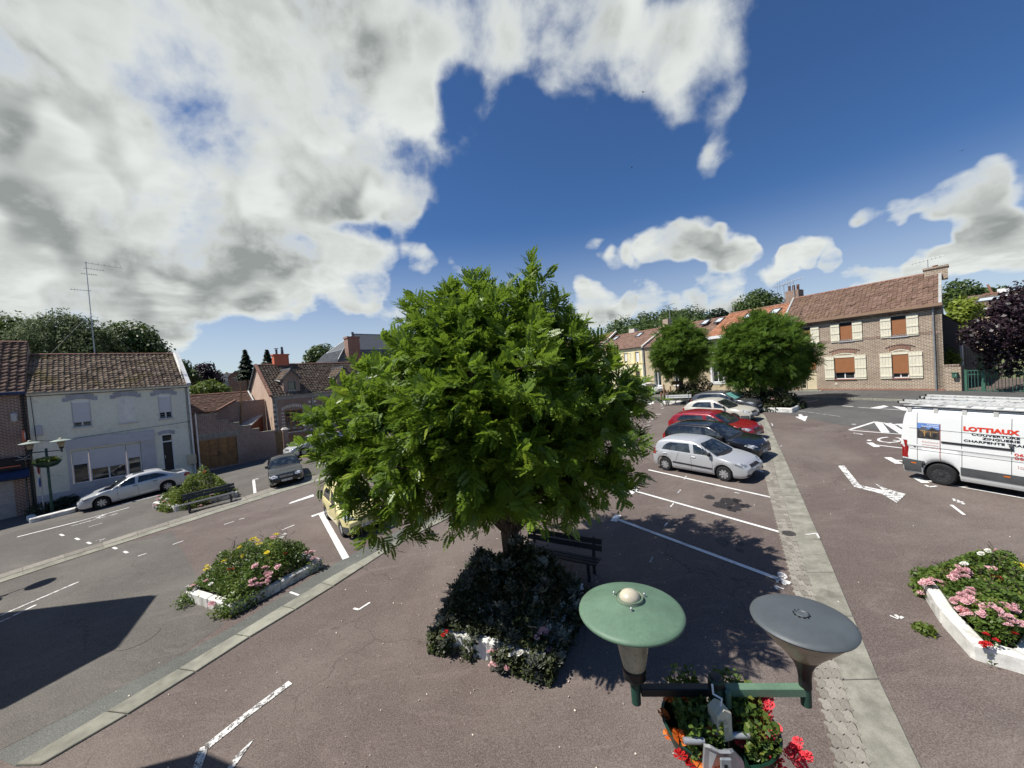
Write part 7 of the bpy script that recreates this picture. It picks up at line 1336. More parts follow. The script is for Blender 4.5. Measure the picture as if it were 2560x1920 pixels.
def bed(name, label, poly, hmax, n, seed, mat='leaf_rose', size=.075, flowers=(), kerb=.28, group='white-edged flower beds on the square', over=.2, kerb_edges=None, low=.12, silver=0, spikes=0, profile=None, kw=.2, rim=.16, spill=.55):
    """poly: world corners (counter-clockwise from above) of the outer edge"""
    rg = np.random.default_rng(seed); c = sum((Vector(p[:2]) for p in poly), Vector((0, 0)))/len(poly); o3 = on_ground(c); e = empty(name, o3, 0, label, 'flower bed', group)
    A = sum(poly[i][0]*poly[(i+1) % len(poly)][1]-poly[(i+1) % len(poly)][0]*poly[i][1] for i in range(len(poly))); poly = poly if A > 0 else poly[::-1]
    ed = list(poly)+[poly[0]]
    if kerb: edging(e, ed, kerb, kw)
    ins = [c+(Vector(p[:2])-c)*.93 for p in poly]; MB().add([on_ground(p, max(.04, kerb-.08))-o3 for p in ins], [tuple(range(len(ins)))]).build('soil', 'soil', e)
    po = [c+(Vector(p[:2])-c)*(1+over/max(.5, (Vector(p[:2])-c).length)) for p in poly]; xs = [p[0] for p in po]; ys = [p[1] for p in po]
    P = np.stack([rg.uniform(min(xs), max(xs), n*3), rg.uniform(min(ys), max(ys), n*3)], 1); P = P[inside(P, po)][:n]; m = len(P)
    # signed distance inside the edge; leaves spill over the stones only here and there
    def edge_dist(Q): return np.min([((poly[(i+1) % len(poly)][0]-poly[i][0])*(Q[:, 1]-poly[i][1])-(poly[(i+1) % len(poly)][1]-poly[i][1])*(Q[:, 0]-poly[i][0]))/math.hypot(poly[(i+1) % len(poly)][0]-poly[i][0], poly[(i+1) % len(poly)][1]-poly[i][1]) for i in range(len(poly))], axis=0)
    din = edge_dist(P); pat = np.sin(P[:, 0]*2.9+seed)+np.sin(P[:, 1]*3.7+seed*2)+.7*np.sin(P[:, 0]*7.1-P[:, 1]*6.3)+rg.normal(0, .35, m)
    keep = (din > kw*.8) | (pat > spill-np.clip(din, -1, 0)*3.); P = P[keep]; din = din[keep]; m = len(P)
    clump = 1+.26*np.sin(P[:, 0]*3.1+seed)+.24*np.sin(P[:, 1]*3.7+2*seed)+.16*np.sin(P[:, 0]*7.3+P[:, 1]*6.1+seed)+rg.normal(0, .10, m)
    top = hmax*(1-np.exp(-np.maximum(0, din-kw*.5)/.40))*clump+np.where(din > 0, kerb+.05+rim*.4, (kerb+.08)*rg.random(m)); top = np.maximum(.05, top); dist = din
    f = 1-rg.random(m)**2.2*.75; f = np.where(din < kw, np.maximum(f, .86), f); z = np.array([zg(*p) for p in P])+top*f
    Pp = np.stack([P[:, 0]-o3.x, P[:, 1]-o3.y, z-o3.z], 1); nr = rg.normal(size=(m, 3))*.6; nr[:, 2] += .9; nr /= np.linalg.norm(nr, axis=1, keepdims=True); tone = np.clip(.25+.45*rg.random(m)+.3*np.sin(P[:, 0]*5+P[:, 1]*4)*.5+.15, 0, 1)
    V, Fc, tn = leaves(Pp, nr, size, rg, tone, .6); ob = npmesh('foliage', V, Fc, mat, e, tn); ob['kind'] = 'stuff'
    if silver:
        i = rg.choice(m, silver); Q = Pp[i]; VS, FS, TS = [], [], []; nv = 0
        for j in range(9):
            D = rg.normal(size=(silver, 3)); D[:, 2] = np.abs(D[:, 2])+.5; D /= np.linalg.norm(D, axis=1, keepdims=True); V2, F2, t2 = fronds(Q, D, np.tile([0, 0, 1.], (silver, 1))+rg.normal(size=(silver, 3))*.3, rg, .17, 4, .5); VS.append(V2); FS.append(F2+nv); TS.append(t2); nv += len(V2)
        ob = npmesh('silver_foliage', np.concatenate(VS), np.concatenate(FS), 'leaf_silver', e, np.concatenate(TS)); ob['kind'] = 'stuff'
    # stems
    st = MB()
    for i in rg.choice(m, min(m, 70), replace=False): q = Pp[i]; st.tube([(q[0]*.9, q[1]*.9, 0), (q[0], q[1], q[2])], [.008, .004], 4, False)
    st.build('stems', 'bark', e)
    for i in range(spikes): q = Pp[rg.integers(0, m)]; hh = rg.uniform(.35, .8); st2 = MB(); p0 = Vector(q); p1 = p0+Vector((rg.normal()*.12, rg.normal()*.12, hh)); st2.tube([p0, p1], [.006, .003], 4, False); [st2.tube([p0.lerp(p1, u), p0.lerp(p1, u)+Vector((rg.normal()*.1, rg.normal()*.1, .12))], [.003, .006], 4) for u in (.6, .75, .9, 1.)]; st2.build('seed_stalk', 'bark', e)
    k = 0; tops = np.where(f > .93)[0]; w3 = Pp[tops]+np.array(o3)-np.array([0, 0, CH]); yy = w3[:, 1]*cp-w3[:, 2]*sp_; bb = (w3[:, 1]*sp_+w3[:, 2]*cp)/yy; aa = w3[:, 0]/yy; PX = np.stack([1280+F*(aa*ct-bb*st_), 960-F*(aa*st_+bb*ct)], 1)
    for col, cnt, fn in flowers:
        for i in range(max(1, round(cnt*.62))):
            if fn is None: q = tops[rg.integers(0, len(tops))]
            else:
                tx, ty = fn[0]+rg.normal()*fn[2], fn[1]+rg.normal()*fn[2]*.7; q = tops[np.argmin((PX[:, 0]-tx)**2+(PX[:, 1]-ty)**2)]
            flower(e, (Pp[q][0], Pp[q][1], Pp[q][2]+.03), col, rg.uniform(.6, 1.05), k); k += 1
    return e
def near_px(px, py, h, sp): return (px, py, sp*80)      # a spot on the bed as seen from the window
V2 = lambda p: Vector(p[:2])
b1 = [V2(G(465, 1502)), V2(G(580, 1541)), V2(G(808, 1418)), V2(G(683, 1340, .55))]
FL1 = [('yellow', 3, near_px(650, 1350, .7, .18)), ('yellow', 2, near_px(675, 1343, .7, .1)), ('yellow', 3, near_px(686, 1365, .6, .12)), ('yellow', 2, near_px(608, 1392, .6, .08)), ('yellow', 2, near_px(552, 1405, .5, .08)), ('yellow', 2, near_px(518, 1424, .4, .08)), ('yellow', 2, near_px(675, 1380, .5, .1)), ('yellow', 1, near_px(595, 1372, .6, .1)), ('yellow', 2, near_px(640, 1357, .6, .1)), ('pink', 7, near_px(665, 1430, .4, .16)), ('pink', 6, near_px(640, 1465, .35, .14)), ('pink', 3, near_px(668, 1460, .35, .08)), ('pink', 4, near_px(690, 1432, .4, .1)), ('pink', 4, near_px(525, 1500, .25, .1)), ('pink', 3, near_px(775, 1383, .4, .1)), ('pink', 3, near_px(785, 1398, .35, .06)), ('pink', 2, near_px(515, 1455, .4, .06)), ('white', 4, None), ('red', 9, None), ('pink', 5, None), ('pink', 3, near_px(680, 1350, .6, .1)), ('white', 3, near_px(725, 1360, .6, .2))]
bed('flower_bed', 'white-edged flower bed with yellow and pink roses beside the left kerb slabs', b1, .66, 19000, 61, flowers=FL1, spikes=9, kerb=.26)
b2 = [V2(G(386, 1274)), V2(G(440, 1281)), V2(G(592, 1246)), V2(G(560, 1236))]; n2 = V2(G(500, 1240))
b2 = [V2(G(384, 1270)), V2(G(436, 1280)), V2(G(594, 1243)), V2(G(560, 1229))]
bed('flower_bed', 'flower bed behind the dark bench, beside the silver saloon', b2, 1.05, 13000, 62, 'leaf_grass', .10, flowers=[('pink', 12, near_px(395, 1262, .4, .3)), ('white', 10, None), ('pink', 8, near_px(500, 1255, .4, .5)), ('red', 3, None)], kerb=.3, over=.3, spill=.0)
b3p = G(835, 1162); b3 = [V2(b3p)+Vector(q) for q in ((-1.0, -.3), (.6, -.7), (1.3, .3), (-.3, .8))]
bed('flower_bed', 'small white-edged bed of white flowers right of the dark coupe', b3, .7, 4000, 63, 'leaf_grass', .1, flowers=[('white', 14, None), ('pink', 5, None)], kerb=.28)
bt = [V2(G(1103, 1620)), V2(G(1362, 1690)), V2(G(1463, 1496)), V2(G(1190, 1440))]
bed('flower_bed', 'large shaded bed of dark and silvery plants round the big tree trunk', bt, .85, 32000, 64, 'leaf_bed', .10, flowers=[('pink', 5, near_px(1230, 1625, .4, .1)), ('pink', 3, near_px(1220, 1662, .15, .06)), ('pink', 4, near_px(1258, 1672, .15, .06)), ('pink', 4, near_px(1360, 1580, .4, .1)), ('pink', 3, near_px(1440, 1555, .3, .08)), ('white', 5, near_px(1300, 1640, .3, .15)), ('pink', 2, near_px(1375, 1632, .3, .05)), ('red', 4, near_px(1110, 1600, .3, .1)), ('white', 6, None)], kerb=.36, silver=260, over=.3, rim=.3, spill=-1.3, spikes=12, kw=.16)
br = [V2(G(2300, 1476)), V2(G(2352, 1560)), V2(G(2430, 1648)), V2(G(2580, 1692)), V2(G(2660, 1560)), V2(G(2560, 1445)), V2(G(2390, 1430))]
FLR = [('pink', 9, near_px(2395, 1438, .6, .16)), ('pink', 5, near_px(2425, 1440, .6, .12)), ('pink', 6, near_px(2330, 1480, .4, .12)), ('pink', 5, near_px(2338, 1530, .3, .1)), ('pink', 8, near_px(2430, 1490, .5, .14)), ('pink', 7, near_px(2420, 1510, .5, .1)), ('pink', 6, near_px(2403, 1545, .4, .1)), ('pink', 8, near_px(2520, 1515, .5, .2)), ('pink', 6, near_px(2520, 1550, .4, .14)), ('pink', 4, near_px(2455, 1530, .5, .1)), ('red', 3, near_px(2395, 1580, .35, .12)), ('red', 3, near_px(2450, 1595, .3, .16)), ('red', 5, near_px(2540, 1632, .2, .08)), ('red', 4, near_px(2455, 1610, .3, .1)), ('white', 4, None), ('pink', 6, None), ('red', 4, None), ('yellow', 3, near_px(2540, 1425, .7, .2))]
bed('flower_bed', 'white-edged rose bed at the right edge in front of the van', br, .5, 17000, 65, flowers=FLR, spikes=5, kerb=.28, spill=.95)
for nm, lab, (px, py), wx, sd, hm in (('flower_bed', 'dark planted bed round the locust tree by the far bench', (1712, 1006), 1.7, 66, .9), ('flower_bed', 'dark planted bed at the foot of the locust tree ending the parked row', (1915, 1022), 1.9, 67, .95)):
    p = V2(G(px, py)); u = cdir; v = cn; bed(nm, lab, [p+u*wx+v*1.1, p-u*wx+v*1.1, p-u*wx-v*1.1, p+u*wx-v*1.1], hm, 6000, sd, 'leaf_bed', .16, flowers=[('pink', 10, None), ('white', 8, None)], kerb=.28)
rp = G(1745, 992); blob_tree('rambling_shrub', 'loose rambling shrub beside the round-headed locust tree', [(rp.x-.2, rp.y-1, rp.z+1.0, 1.1, .8, 1.1), (rp.x-1, rp.y-.5, rp.z+.8, .9, .8, .9)], 2200, .17, 'leaf_bed', 68, base=(rp.x-.4, rp.y-.8, rp.z), trunk_h=.5, r0=.03, cat='shrub')
# weeds along edges
for i, (px, py, r_, mt) in enumerate([(2311, 1580, .16, 'leaf_grass'), (1110, 1610, .3, 'leaf_grass'), (1320, 1670, .22, 'leaf_grass'), (560, 1535, .3, 'leaf_grass'), (470, 1510, .3, 'leaf_rose'), (150, 1270, .6, 'leaf_bed'), (110, 1285, .7, 'leaf_bed'), (170, 1262, .6, 'leaf_bed')]):
    p = G(px, py); lab = ['yellow-green weed growing from the asphalt left of the rose bed', 'trailing weed at the left corner of the central bed', 'grassy tuft at the front corner of the central bed', 'grass tuft at the front corner of the rose bed', 'low plant at the left corner of the rose bed', 'dark low plant in front of the shop plinth', 'dark plant at the foot of the sign post', 'dark plant between lamp post and silver saloon'][i]
    blob_tree('weed_tuft', lab, [(p.x, p.y, p.z+r_*.4, r_, r_, r_*.55)], 260 if r_ < .4 else 700, .07 if r_ < .4 else .12, mt, 70+i, base=tuple(p), trunk_h=0, cat='plant', crown='leaves')
# ------------------------------------------------------------------ street lamps
M('lamp_green', (.112, .19, .125), .55, .12, 6, .1, dirt=.25); M('lamp_green_dark', (.018, .06, .042), .45, .15, 6, .1); M('lamp_hat_pale', (.30, .36, .31), .5, .08, 6, dirt=.1); M('lamp_slate', (.08, .092, .098), .5, .08, 5, .05, dirt=.06); M('lamp_iron', (.008, .009, .010), .4, .2, 8); M('tub_green', (.008, .035, .022), .35, .15, 6)
M('opal', (.52, .47, .35), .35, .12, 7, spec=.6); M('opal_dirty', (.36, .31, .205), .3, .25, 5, spec=.6, dirt=.3); M('opal_rim', (.34, .31, .24), .5, .12, 7); M('box_cream', (.52, .50, .38), .7, .14, 12, .15, dirt=.3); M('box_mark', (.38, .37, .28), .7, .1)
def hat_lamp(parent, c, hat, sc=1., up=0.):
    """flat conical hat over an opal cup on a dark collar; c = bar end"""
    c = Vector(c); s = sc; cb = c; cu = c+Vector((0, 0, up))
    MB().lathe([(.028*s, -.08*s), (.03*s, .07*s)], 14, c).build('bracket_tube', 'lamp_green_dark', parent, 40); MB().lathe([(.035*s, .05*s), (.05*s, .07*s), (.070*s, .09*s), (.066*s, .12*s), (.074*s, .135*s), (.072*s, .15*s)], 20, c).build('collar', 'lamp_iron', parent, 40)
    MB().lathe([(.064*s, .14*s), (.088*s, .22*s+up*.4), (.108*s, .31*s+up), (.116*s, .36*s+up), (.116*s, .39*s+up)], 24, c).build('opal_cup', 'opal_dirty', parent, 40); MB().lathe([(.1085*s, .302*s), (.111*s, .312*s), (.113*s, .318*s)], 24, cu, cap=False).build('cup_band', 'lamp_iron', parent, 40)
    h = MB(); h.lathe([(.10*s, .375*s), (.29*s, .392*s), (.308*s, .388*s), (.312*s, .396*s), (.308*s, .406*s), (.29*s, .414*s), (.20*s, .438*s), (.11*s, .458*s), (.082*s, .466*s), (.078*s, .48*s), (.07*s, .482*s)], 56, cu); ho = h.build('hat', hat, parent, 50)
    MB().lathe([(.06*s, .47*s), (.062*s, .482*s), (.058*s, .498*s), (.044*s, .514*s), (.024*s, .523*s), (.003*s, .526*s)], 24, cu).build('dome', 'opal', ho, 60); MB().lathe([(.079*s, .475*s), (.079*s, .487*s)], 24, cu, cap=False).build('dome_ring', 'opal_rim', ho, 60)
    for a in (.3, 2.4, 4.5): MB().lathe([(.007*s, 0), (.007*s, .022*s), (.002*s, .026*s)], 7, cu+Vector((.105*s*math.cos(a), .105*s*math.sin(a), .457*s))).build('bolt', 'galvanised', ho, 40)
def cone_lamp(parent, c, s=1.):
    c = Vector(c); MB().lathe([(.028*s, -.09*s), (.03*s, .04*s)], 14, c).build('bracket_tube', 'lamp_green_dark', parent, 40); MB().lathe([(.033*s, .02*s), (.033*s, .08*s), (.04*s, .13*s), (.06*s, .175*s), (.088*s, .215*s)], 28, c).build('neck', 'lamp_iron', parent, 60)
    MB().lathe([(.086*s, .213*s), (.115*s, .25*s), (.165*s, .305*s), (.222*s, .375*s), (.248*s, .412*s)], 48, c).build('cone_diffuser', 'opal_dirty', parent, 60); ho = MB().lathe([(.248*s, .408*s), (.258*s, .412*s), (.263*s, .421*s), (.258*s, .430*s), (.235*s, .438*s), (.15*s, .450*s), (.05*s, .456*s), (.002*s, .457*s)], 64, c).build('lid', 'lamp_slate', parent, 50)
    MB().lathe([(.036*s, .454*s), (.036*s, .463*s), (.031*s, .466*s), (.026*s, .461*s), (.002*s, .460*s)], 20, c).build('vent_cap', 'lamp_slate', ho, 40)
    for i in range(10): a = i*.628; MB().box(-.004, .004, -.006, .006, 0, .008, Matrix.Translation(c+Vector((.037*s*math.cos(a), .037*s*math.sin(a), .455*s)))).build('vent_slot', 'lamp_iron', ho)
def tub(name, label, c, ang, r, hh, fl, seed, n=2600, group='hanging flower tubs on lamp posts'):
    """half-moon plastic flower tub clamped to a post"""
    e = empty(name, c, ang, label, 'flower tub', group); K = 14; prof = [(.35, -1.), (.62, -.86), (.82, -.6), (.95, -.25), (1.0, 0), (1.03, .02), (.97, .03)]; V = []
    for q, z in prof:
        for j in range(K+1): a = -math.pi/2+math.pi*j/K; V.append((q*r*math.cos(a), q*r*math.sin(a), z*hh))
    mb = MB(); mb.add(V, [(i*(K+1)+j, i*(K+1)+j+1, (i+1)*(K+1)+j+1, (i+1)*(K+1)+j) for i in range(len(prof)-1) for j in range(K)]+[tuple(range(K+1))]); mb.add([(0, -r*q, z*hh) for q, z in prof[:5]]+[(0, r*q, z*hh) for q, z in prof[:5][::-1]], [tuple(range(10))]); mb.build('tub', 'tub_green', e, 40)
    rg = np.random.default_rng(seed); P = rg.normal(size=(n, 3))*np.array([r*.42, r*.55, hh*.42]); P = np.clip(P, -np.array([r*.75, r*.95, hh*.8]), np.array([r*.75, r*.95, hh*.8])); P[:, 0] = np.abs(P[:, 0])+.01; P[:, 2] = np.abs(P[:, 2])-.06*rg.random(n); nr = rg.normal(size=(n, 3)); nr[:, 2] += .9; nr[:, 0] += .4; nr /= np.linalg.norm(nr, axis=1, keepdims=True); P[:, :2] *= .85; V, Fc, tn = leaves(P, nr, .034 if r < .4 else .07, rg, None, .75); o = npmesh('foliage', V, Fc, 'leaf_rose', e, tn); o['kind'] = 'stuff'
    for k, (x, y, z, col, s) in enumerate(fl): flower(e, (x, y, z), col, s, k)
    return e
# near double lamp, just below the window
Lp = at(1589, 1724, 2.32); Rp = at(2014, 1726, 2.235); zb_ = (Lp.z+Rp.z)/2; Lp.z = Rp.z = zb_; Cp = Lp.lerp(Rp, .485); ldir = (Rp-Lp).normalized(); lang = math.atan2(ldir.y, ldir.x); fwd_ = Vector((ldir.y, -ldir.x, 0))     # towards the window
lp = empty('street_lamp', (Cp.x, Cp.y, zg(Cp.x, Cp.y)), 0, 'near double-headed street lamp with one green hat and one slate disc', 'street lamp', 'double street lamps'); o3 = Vector(lp.location); loc = lambda p: Vector(p)-o3
hat_lamp(lp, loc(Lp), 'lamp_green', 1., .10); cone_lamp(lp, loc(Rp))
def bar_box(a, b, w, h, name, mat, parent, bev=.004):
    d = (b-a); L = d.length; m = Matrix.Translation(a) @ Matrix.Rotation(math.atan2(d.y, d.x), 4, 'Z'); return MB().box(0, L, -w/2, w/2, -h/2, h/2, m).build(name, mat, parent, bevel=bev)
bar_box(loc(Lp)+ldir*.03, loc(Cp)-ldir*.02, .05, .05, 'arm', 'lamp_iron', lp); bar_box(loc(Cp)+ldir*.045, loc(Rp)-ldir*.0, .05, .052, 'arm', 'lamp_green', lp)  # bar is green throughout; shadow on its left half is put in as near-black
MB().lathe([(.055, -3.4), (.05, -1.5), (.045, -.2), (.045, .05), (.042, .075), (.01, .08)], 16, loc(Cp)).build('post', 'lamp_green_dark', lp, 40); MB().lathe([(.046, .03), (.046, .06), (.03, .09), (.004, .092)], 14, loc(Cp)).build('cap', 'lamp_iron', lp, 40); MB().tube([loc(Cp)+ldir*.045+fwd_*.05+Vector((0, 0, -.06)), loc(Cp)+ldir*.045+fwd_*.05+Vector((0, 0, .03))], .017).build('stub', 'lamp_green', lp)
# junction box hung on the post, with its wire
bp = at(1813, 1812, 2.08); bx = empty('junction_box', bp, lang+.25, 'small cream junction box hanging on the near lamp post', 'junction box'); 
MB().prism([(-.045, 0, -.10), (.045, 0, -.10), (.045, 0, .055), (.0, 0, .085), (-.045, 0, .055)], (0, .085, 0)).build('case', 'box_cream', bx, bevel=.004); MB().add([(-.02, -.002, .0), (.02, -.002, .0), (0, -.002, .034)], [(0, 1, 2)]).build('warning_triangle', 'box_mark', bx); MB().box(-.018, .018, -.0025, .0, -.055, -.02).build('label_plate', 'box_mark', bx); MB().tube([(0, .03, .08), (.01, .03, .12), (-.02, .06, .13), (-.01, .08, .17)], .006, 6).build('wire', 'pvc_white', bx)
# galvanised mounting bracket in front
kp_ = at(1805, 1895, 2.02); kb = empty('mounting_bracket', kp_, lang, 'grey galvanised bracket at the bottom edge in front of the lamp post', 'bracket'); MB().prism([(-.085, .0, .06), (-.06, -.02, .075), (-.025, -.045, .07), (.03, -.045, .07), (.055, -.02, .055), (.11, .0, -.02), (.14, 0, -.25), (-.12, 0, -.25)], (0, .02, 0)).build('plate', 'galvanised', kb); MB().box(-.03, .03, -.055, -.04, -.25, .05).build('rib', 'zinc', kb, bevel=.006); MB().tube([(-.18, .05, .045), (-.07, .05, .045)], .017, 10).build('rod', 'galvanised', kb, 40); MB().tube([(.08, .09, .04), (.20, .09, .04)], .017, 10).build('rod', 'galvanised', kb, 40); MB().box(-.012, .004, -.058, -.054, .0, .02).build('slot', 'lamp_iron', kb)
gl = [(.10+.06*math.cos(i*2.1), -.02+.09*math.sin(i*1.7), .05+.05*math.sin(i*3.1), 'geranium', 1.1) for i in range(9)]
tub('flower_tub', 'green tub of red geraniums on the right of the near lamp post', Cp+ldir*.05+Vector((0, 0, -.20)), lang, .27, .24, gl+[(.33, -.12, -.05, 'geranium', .9), (.30, -.16, -.12, 'geranium', .9), (.2, .05, .10, 'geranium', 1.1), (.22, .02, .13, 'geranium', 1.0), (.18, -.2, -.10, 'geranium', 1.2), (.16, -.17, -.05, 'geranium', 1.)], 91)
ol = [(.22, -.12, .02, 'orange', .8), (.14, -.22, -.02, 'orange', .9), (.10, -.25, -.05, 'orange', .9), (.26, .05, .0, 'orange', .7), (.05, -.18, .1, 'orange', .7), (.2, .12, .05, 'orange', .7), (.24, -.02, -.06, 'orange', .8), (.06, -.27, -.02, 'orange', .8), (.2, -.2, -.05, 'red', .8), (.12, .02, .13, 'orange', .7)]
tub('flower_tub', 'green tub of orange flowers on the left of the near lamp post', Cp-ldir*.05+Vector((0, 0, -.20)), lang+math.pi, .27, .24, [(x, -y, z, c, s) for x, y, z, c, s in ol], 92)
# lamp by the cafe, and the one left of the frame whose shadow is seen
def far_lamp(name, label, base, ang, zb, L, s=1.35):
    e = empty(name, base, 0, label, 'street lamp', 'double street lamps'); u = Vector((math.cos(ang), math.sin(ang), 0))
    for sg in (-1, 1): hat_lamp(e, u*sg*L/2+Vector((0, 0, zb)), 'lamp_hat_pale', s)
    MB().tube([u*-L/2+Vector((0, 0, zb)), u*L/2+Vector((0, 0, zb))], .03, 8).build('arm', 'lamp_iron', e); MB().lathe([(.08, 0), (.075, .5), (.06, .6), (.055, zb+.15), (.02, zb+.2)], 12).build('post', 'lamp_green_dark', e, 40); return e
lb_ = G(131.6, 1286); la, lbp = at(88, 1130, lb_.y-.1), at(154, 1122, lb_.y+.1); far_lamp('street_lamp', 'double-hatted street lamp between cafe and white house', lb_, math.atan2(.3, 1.3), 3.62, 1.42)
for sg in (0, math.pi): tub('flower_tub', 'green flower tub %s of the lamp post by the cafe' % ('on the white house side' if sg == 0 else 'on the cafe side'), Vector(lb_)+Vector((0, 0, 3.05)), .23+sg, .55, .32, [(.2, .1, .1, 'geranium', 2.), (.3, -.1, .06, 'geranium', 2.)] if sg else [(.3, 0, .05, 'yellow', 1.)], 95+int(sg), 900)
sp_l = G(50, 1482); far_lamp('street_lamp', 'double-hatted street lamp left of the frame, its shadow on the lane', (sp_l.x+SUN_AZ.x*4.3*k_, sp_l.y+SUN_AZ.y*4.3*k_, zg(sp_l.x-3.0, sp_l.y)), 1.0, 3.7, 1.2, 1.2)
# ---- signs
sb = G(111.5, 1287); sg_ = empty('road_sign', sb, 0, 'no-entry and blue arrow sign discs on one post by the cafe', 'road sign'); M('sign_red', (.45, .02, .02), .4, .06); M('sign_blue', (.03, .12, .42), .4, .06); MB().tube([(0, 0, 0), (0, 0, 3.05)], .03, 8).build('post', 'galvanised', sg_)
for z, mt in ((at(106, 1172.6, sb.y).z-sb.z, 'sign_red'), (at(107, 1205, sb.y).z-sb.z, 'sign_blue')):
    m = Matrix.Translation((-.03, -.05, z)) @ Matrix.Rotation(-.9, 4, 'Z') @ Matrix.Rotation(math.pi/2, 4, 'X'); d_ = MB().lathe([(.285, -.012), (.285, .012)], 28, m=m).build('sign_rim', 'pvc_white', sg_); MB().lathe([(.255, -.016), (.255, .0165)], 28, m=m).build('sign_face', mt, d_)
    if mt == 'sign_red': MB().box(-.17, .17, -.035, .035, .0165, .02, m).build('sign_bar', 'pvc_white', d_)
    else: MB().prism([(-.05, -.16, .0165), (.03, -.16, .0165), (.03, .02, .0165), (.10, .02, .0165), (-.01, .16, .0165), (-.12, .02, .0165), (-.05, .02, .0165)], (0, 0, .004)).v and MB().prism([m @ Vector(p) for p in ((-.04, -.16, .017), (.04, -.16, .017), (.04, .02, .017), (.11, .02, .017), (0, .17, .017), (-.11, .02, .017), (-.04, .02, .017))], m.to_3x3() @ Vector((0, 0, .003))).build('sign_arrow', 'pvc_white', d_)
pb_ = G(1693, 1000); ps = empty('notice_post', pb_, 0, 'dark brown notice board on a post beside the far locust trunk', 'notice board'); zt_ = at(1691, 958, pb_.y).z-pb_.z; MB().tube([(0, 0, 0), (0, 0, zt_)], .06, 8).build('post', 'board_brown', ps); MB().box(-.45, .45, -.05, .03, zt_-.12, zt_+.22).build('board', 'board_brown', ps, bevel=.01)
# ---- benches
M('bench_grey', (.06, .066, .07), .6, .15, 7, .15); M('bench_dark', (.022, .024, .026), .6, .2, 7, .15); M('bench_pale', (.40, .41, .40), .6, .15, 7, .15)
def bench(name, label, c, ang, L, mat, backmat=None):
    """x along the bench, sitter faces -y"""
    e = empty(name, (c[0], c[1], zg(c[0], c[1])), ang, label, 'bench', 'benches on the square'); sl_ = (zg(c[0]+math.cos(ang), c[1]+math.sin(ang))-zg(c[0]-math.cos(ang), c[1]-math.sin(ang)))/2; e.rotation_euler = (0, -math.atan(sl_), ang)
    for i in range(3): MB().box(-L/2, L/2, -.24+i*.15, -.12+i*.15, .43, .465).build('seat_slat', mat, e, bevel=.006)
    for i in range(2): z = .60+i*.16; MB().hexa([(-L/2, .22+i*.03, z), (L/2, .22+i*.03, z), (L/2, .255+i*.03, z), (-L/2, .255+i*.03, z)], [(-L/2, .25+i*.03, z+.13), (L/2, .25+i*.03, z+.13), (L/2, .285+i*.03, z+.13), (-L/2, .285+i*.03, z+.13)]).build('back_slat', backmat or mat, e, bevel=.006)
    for sx in (-1, 1):
        x = sx*(L/2-.22); MB().box(x-.03, x+.03, -.22, -.15, -.1, .43).build('leg', mat, e); MB().box(x-.03, x+.03, .14, .22, -.1, .45).build('leg', mat, e); MB().box(x-.028, x+.028, -.24, .24, .39, .43).build('bearer', mat, e); MB().hexa([(x-.03, .18, .43), (x+.03, .18, .43), (x+.03, .24, .43), (x-.03, .24, .43)], [(x-.03, .27, .92), (x+.03, .27, .92), (x+.03, .32, .92), (x-.03, .32, .92)]).build('back_post', mat, e)
    return e
a_b, b_b = V2(G(470, 1283)), V2(G(583, 1254)); u_b = (b_b-a_b).normalized(); bench('bench', 'dark grey bench in front of the left flower bed', (a_b+b_b)/2+Vector((-u_b.y, u_b.x))*.1, math.atan2(u_b.y, u_b.x), (b_b-a_b).length+.3, 'bench_grey')
p0, p1 = V2(G(1335, 1372, .45)), V2(G(1468, 1398, .45)); u_b = (p1-p0).normalized(); bench('bench', 'dark bench in the shade behind the big tree trunk', (p0+p1)/2, math.atan2(u_b.y, u_b.x), 2.2, 'bench_dark')
p0, p1 = V2(G(1665, 1014)), V2(G(1724, 1013)); u_b = (p1-p0).normalized(); bench('bench', 'weathered pale bench in front of the round-headed locust tree', (p0+p1)/2, math.atan2(u_b.y, u_b.x), min(2.8, (p1-p0).length+.2), 'bench_grey', 'bench_pale')
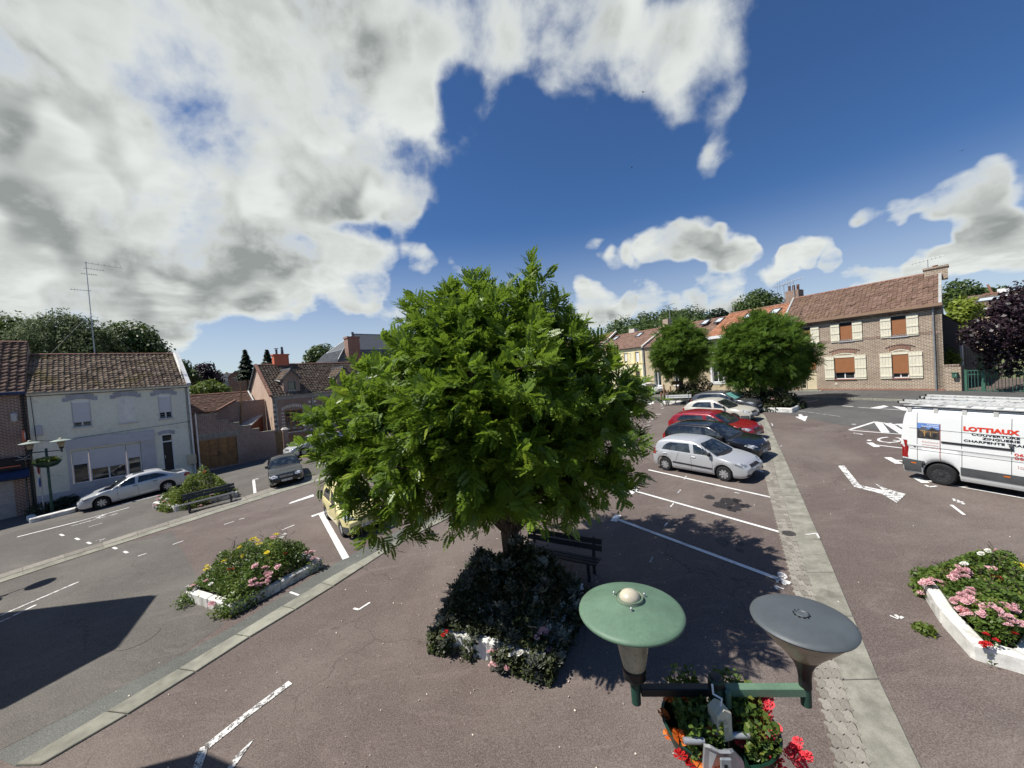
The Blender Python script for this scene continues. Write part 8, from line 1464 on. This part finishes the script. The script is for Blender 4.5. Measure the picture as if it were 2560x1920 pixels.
# ---- whitewashed kerb under the cafe lamp, brown planter box, cleaning up
wk = empty('white_kerb', G(130, 1292), 0, 'low whitewashed kerb block in front of the cafe lamp post', 'kerb block'); edging(wk, [G(75, 1309), G(190, 1281)], .22, .45, blk=1.9); edging(wk, [G(66, 1300), G(75, 1309)], .22, .3)
bxp = G(1795, 996); wb_ = empty('planter_box', bxp, cang, 'low brown timber planter box behind the dark silver hatchback', 'planter'); MB().box(-.9, .9, -.5, .5, 0, .65).build('box', 'board_brown', wb_, bevel=.02); MB().box(-.95, .95, -.55, .55, .65, .70).build('rim', 'board_brown', wb_)
stk = empty('timber_posts', G(1676, 996), 0, 'cluster of short dark timber posts behind the pale bench', 'posts')
for i, (dx, h_) in enumerate(((-.9, .7), (-.55, 1.5), (-.2, .9), (.1, 1.25), (.9, 1.2))): MB().lathe([(.09, 0), (.10, h_*.6), (.07, h_*.75), (.09, h_*.9), (.03, h_)], 8, (dx, .1*(i % 2), 0)).build('post', 'board_brown', stk, 40)
gr_ = MB(); gr_.lathe([(.16, -.02), (.16, .034), (.14, .036), (.005, .034)], 18); go_ = gr_.build('drain_cover', 'iron'); go_.matrix_world = ground_frame(G(1972, 1336), .3); tag(go_, 'small dark drain cover set in the interlocking paver strip', 'drain')
# ---- swifts high over the square
def bird(label, px, py, y, s, roll):
    e = empty('swift', at(px, py, y), roll, label, 'bird', 'swifts in the sky'); P = [(0, .5, 0), (.10, .3, .03), (.09, -.1, .02), (.03, -.45, 0), (-.03, -.45, 0), (-.09, -.1, .02), (-.10, .3, .03)]; MB().prism([Vector(p)*s for p in P], (0, 0, .08*s)).build('body', 'cable_black', e)
    for sg in (-1, 1): MB().prism([Vector(p)*s for p in ((sg*.07, .25, .04), (sg*.5, .22, .18), (sg*1.0, -.25, .12), (sg*.5, .05, .16), (sg*.07, -.02, .04))], (0, 0, .03*s)).build('wing', 'cable_black', e)
bird('swift high above the big tree, uppermost of the three', 1608, 230, 42, .28, .5); bird('swift between the clouds above the tree top', 1580, 419, 45, .25, 1.4); bird('swift over the brick house at the right', 2405, 377, 40, .22, 2.2)
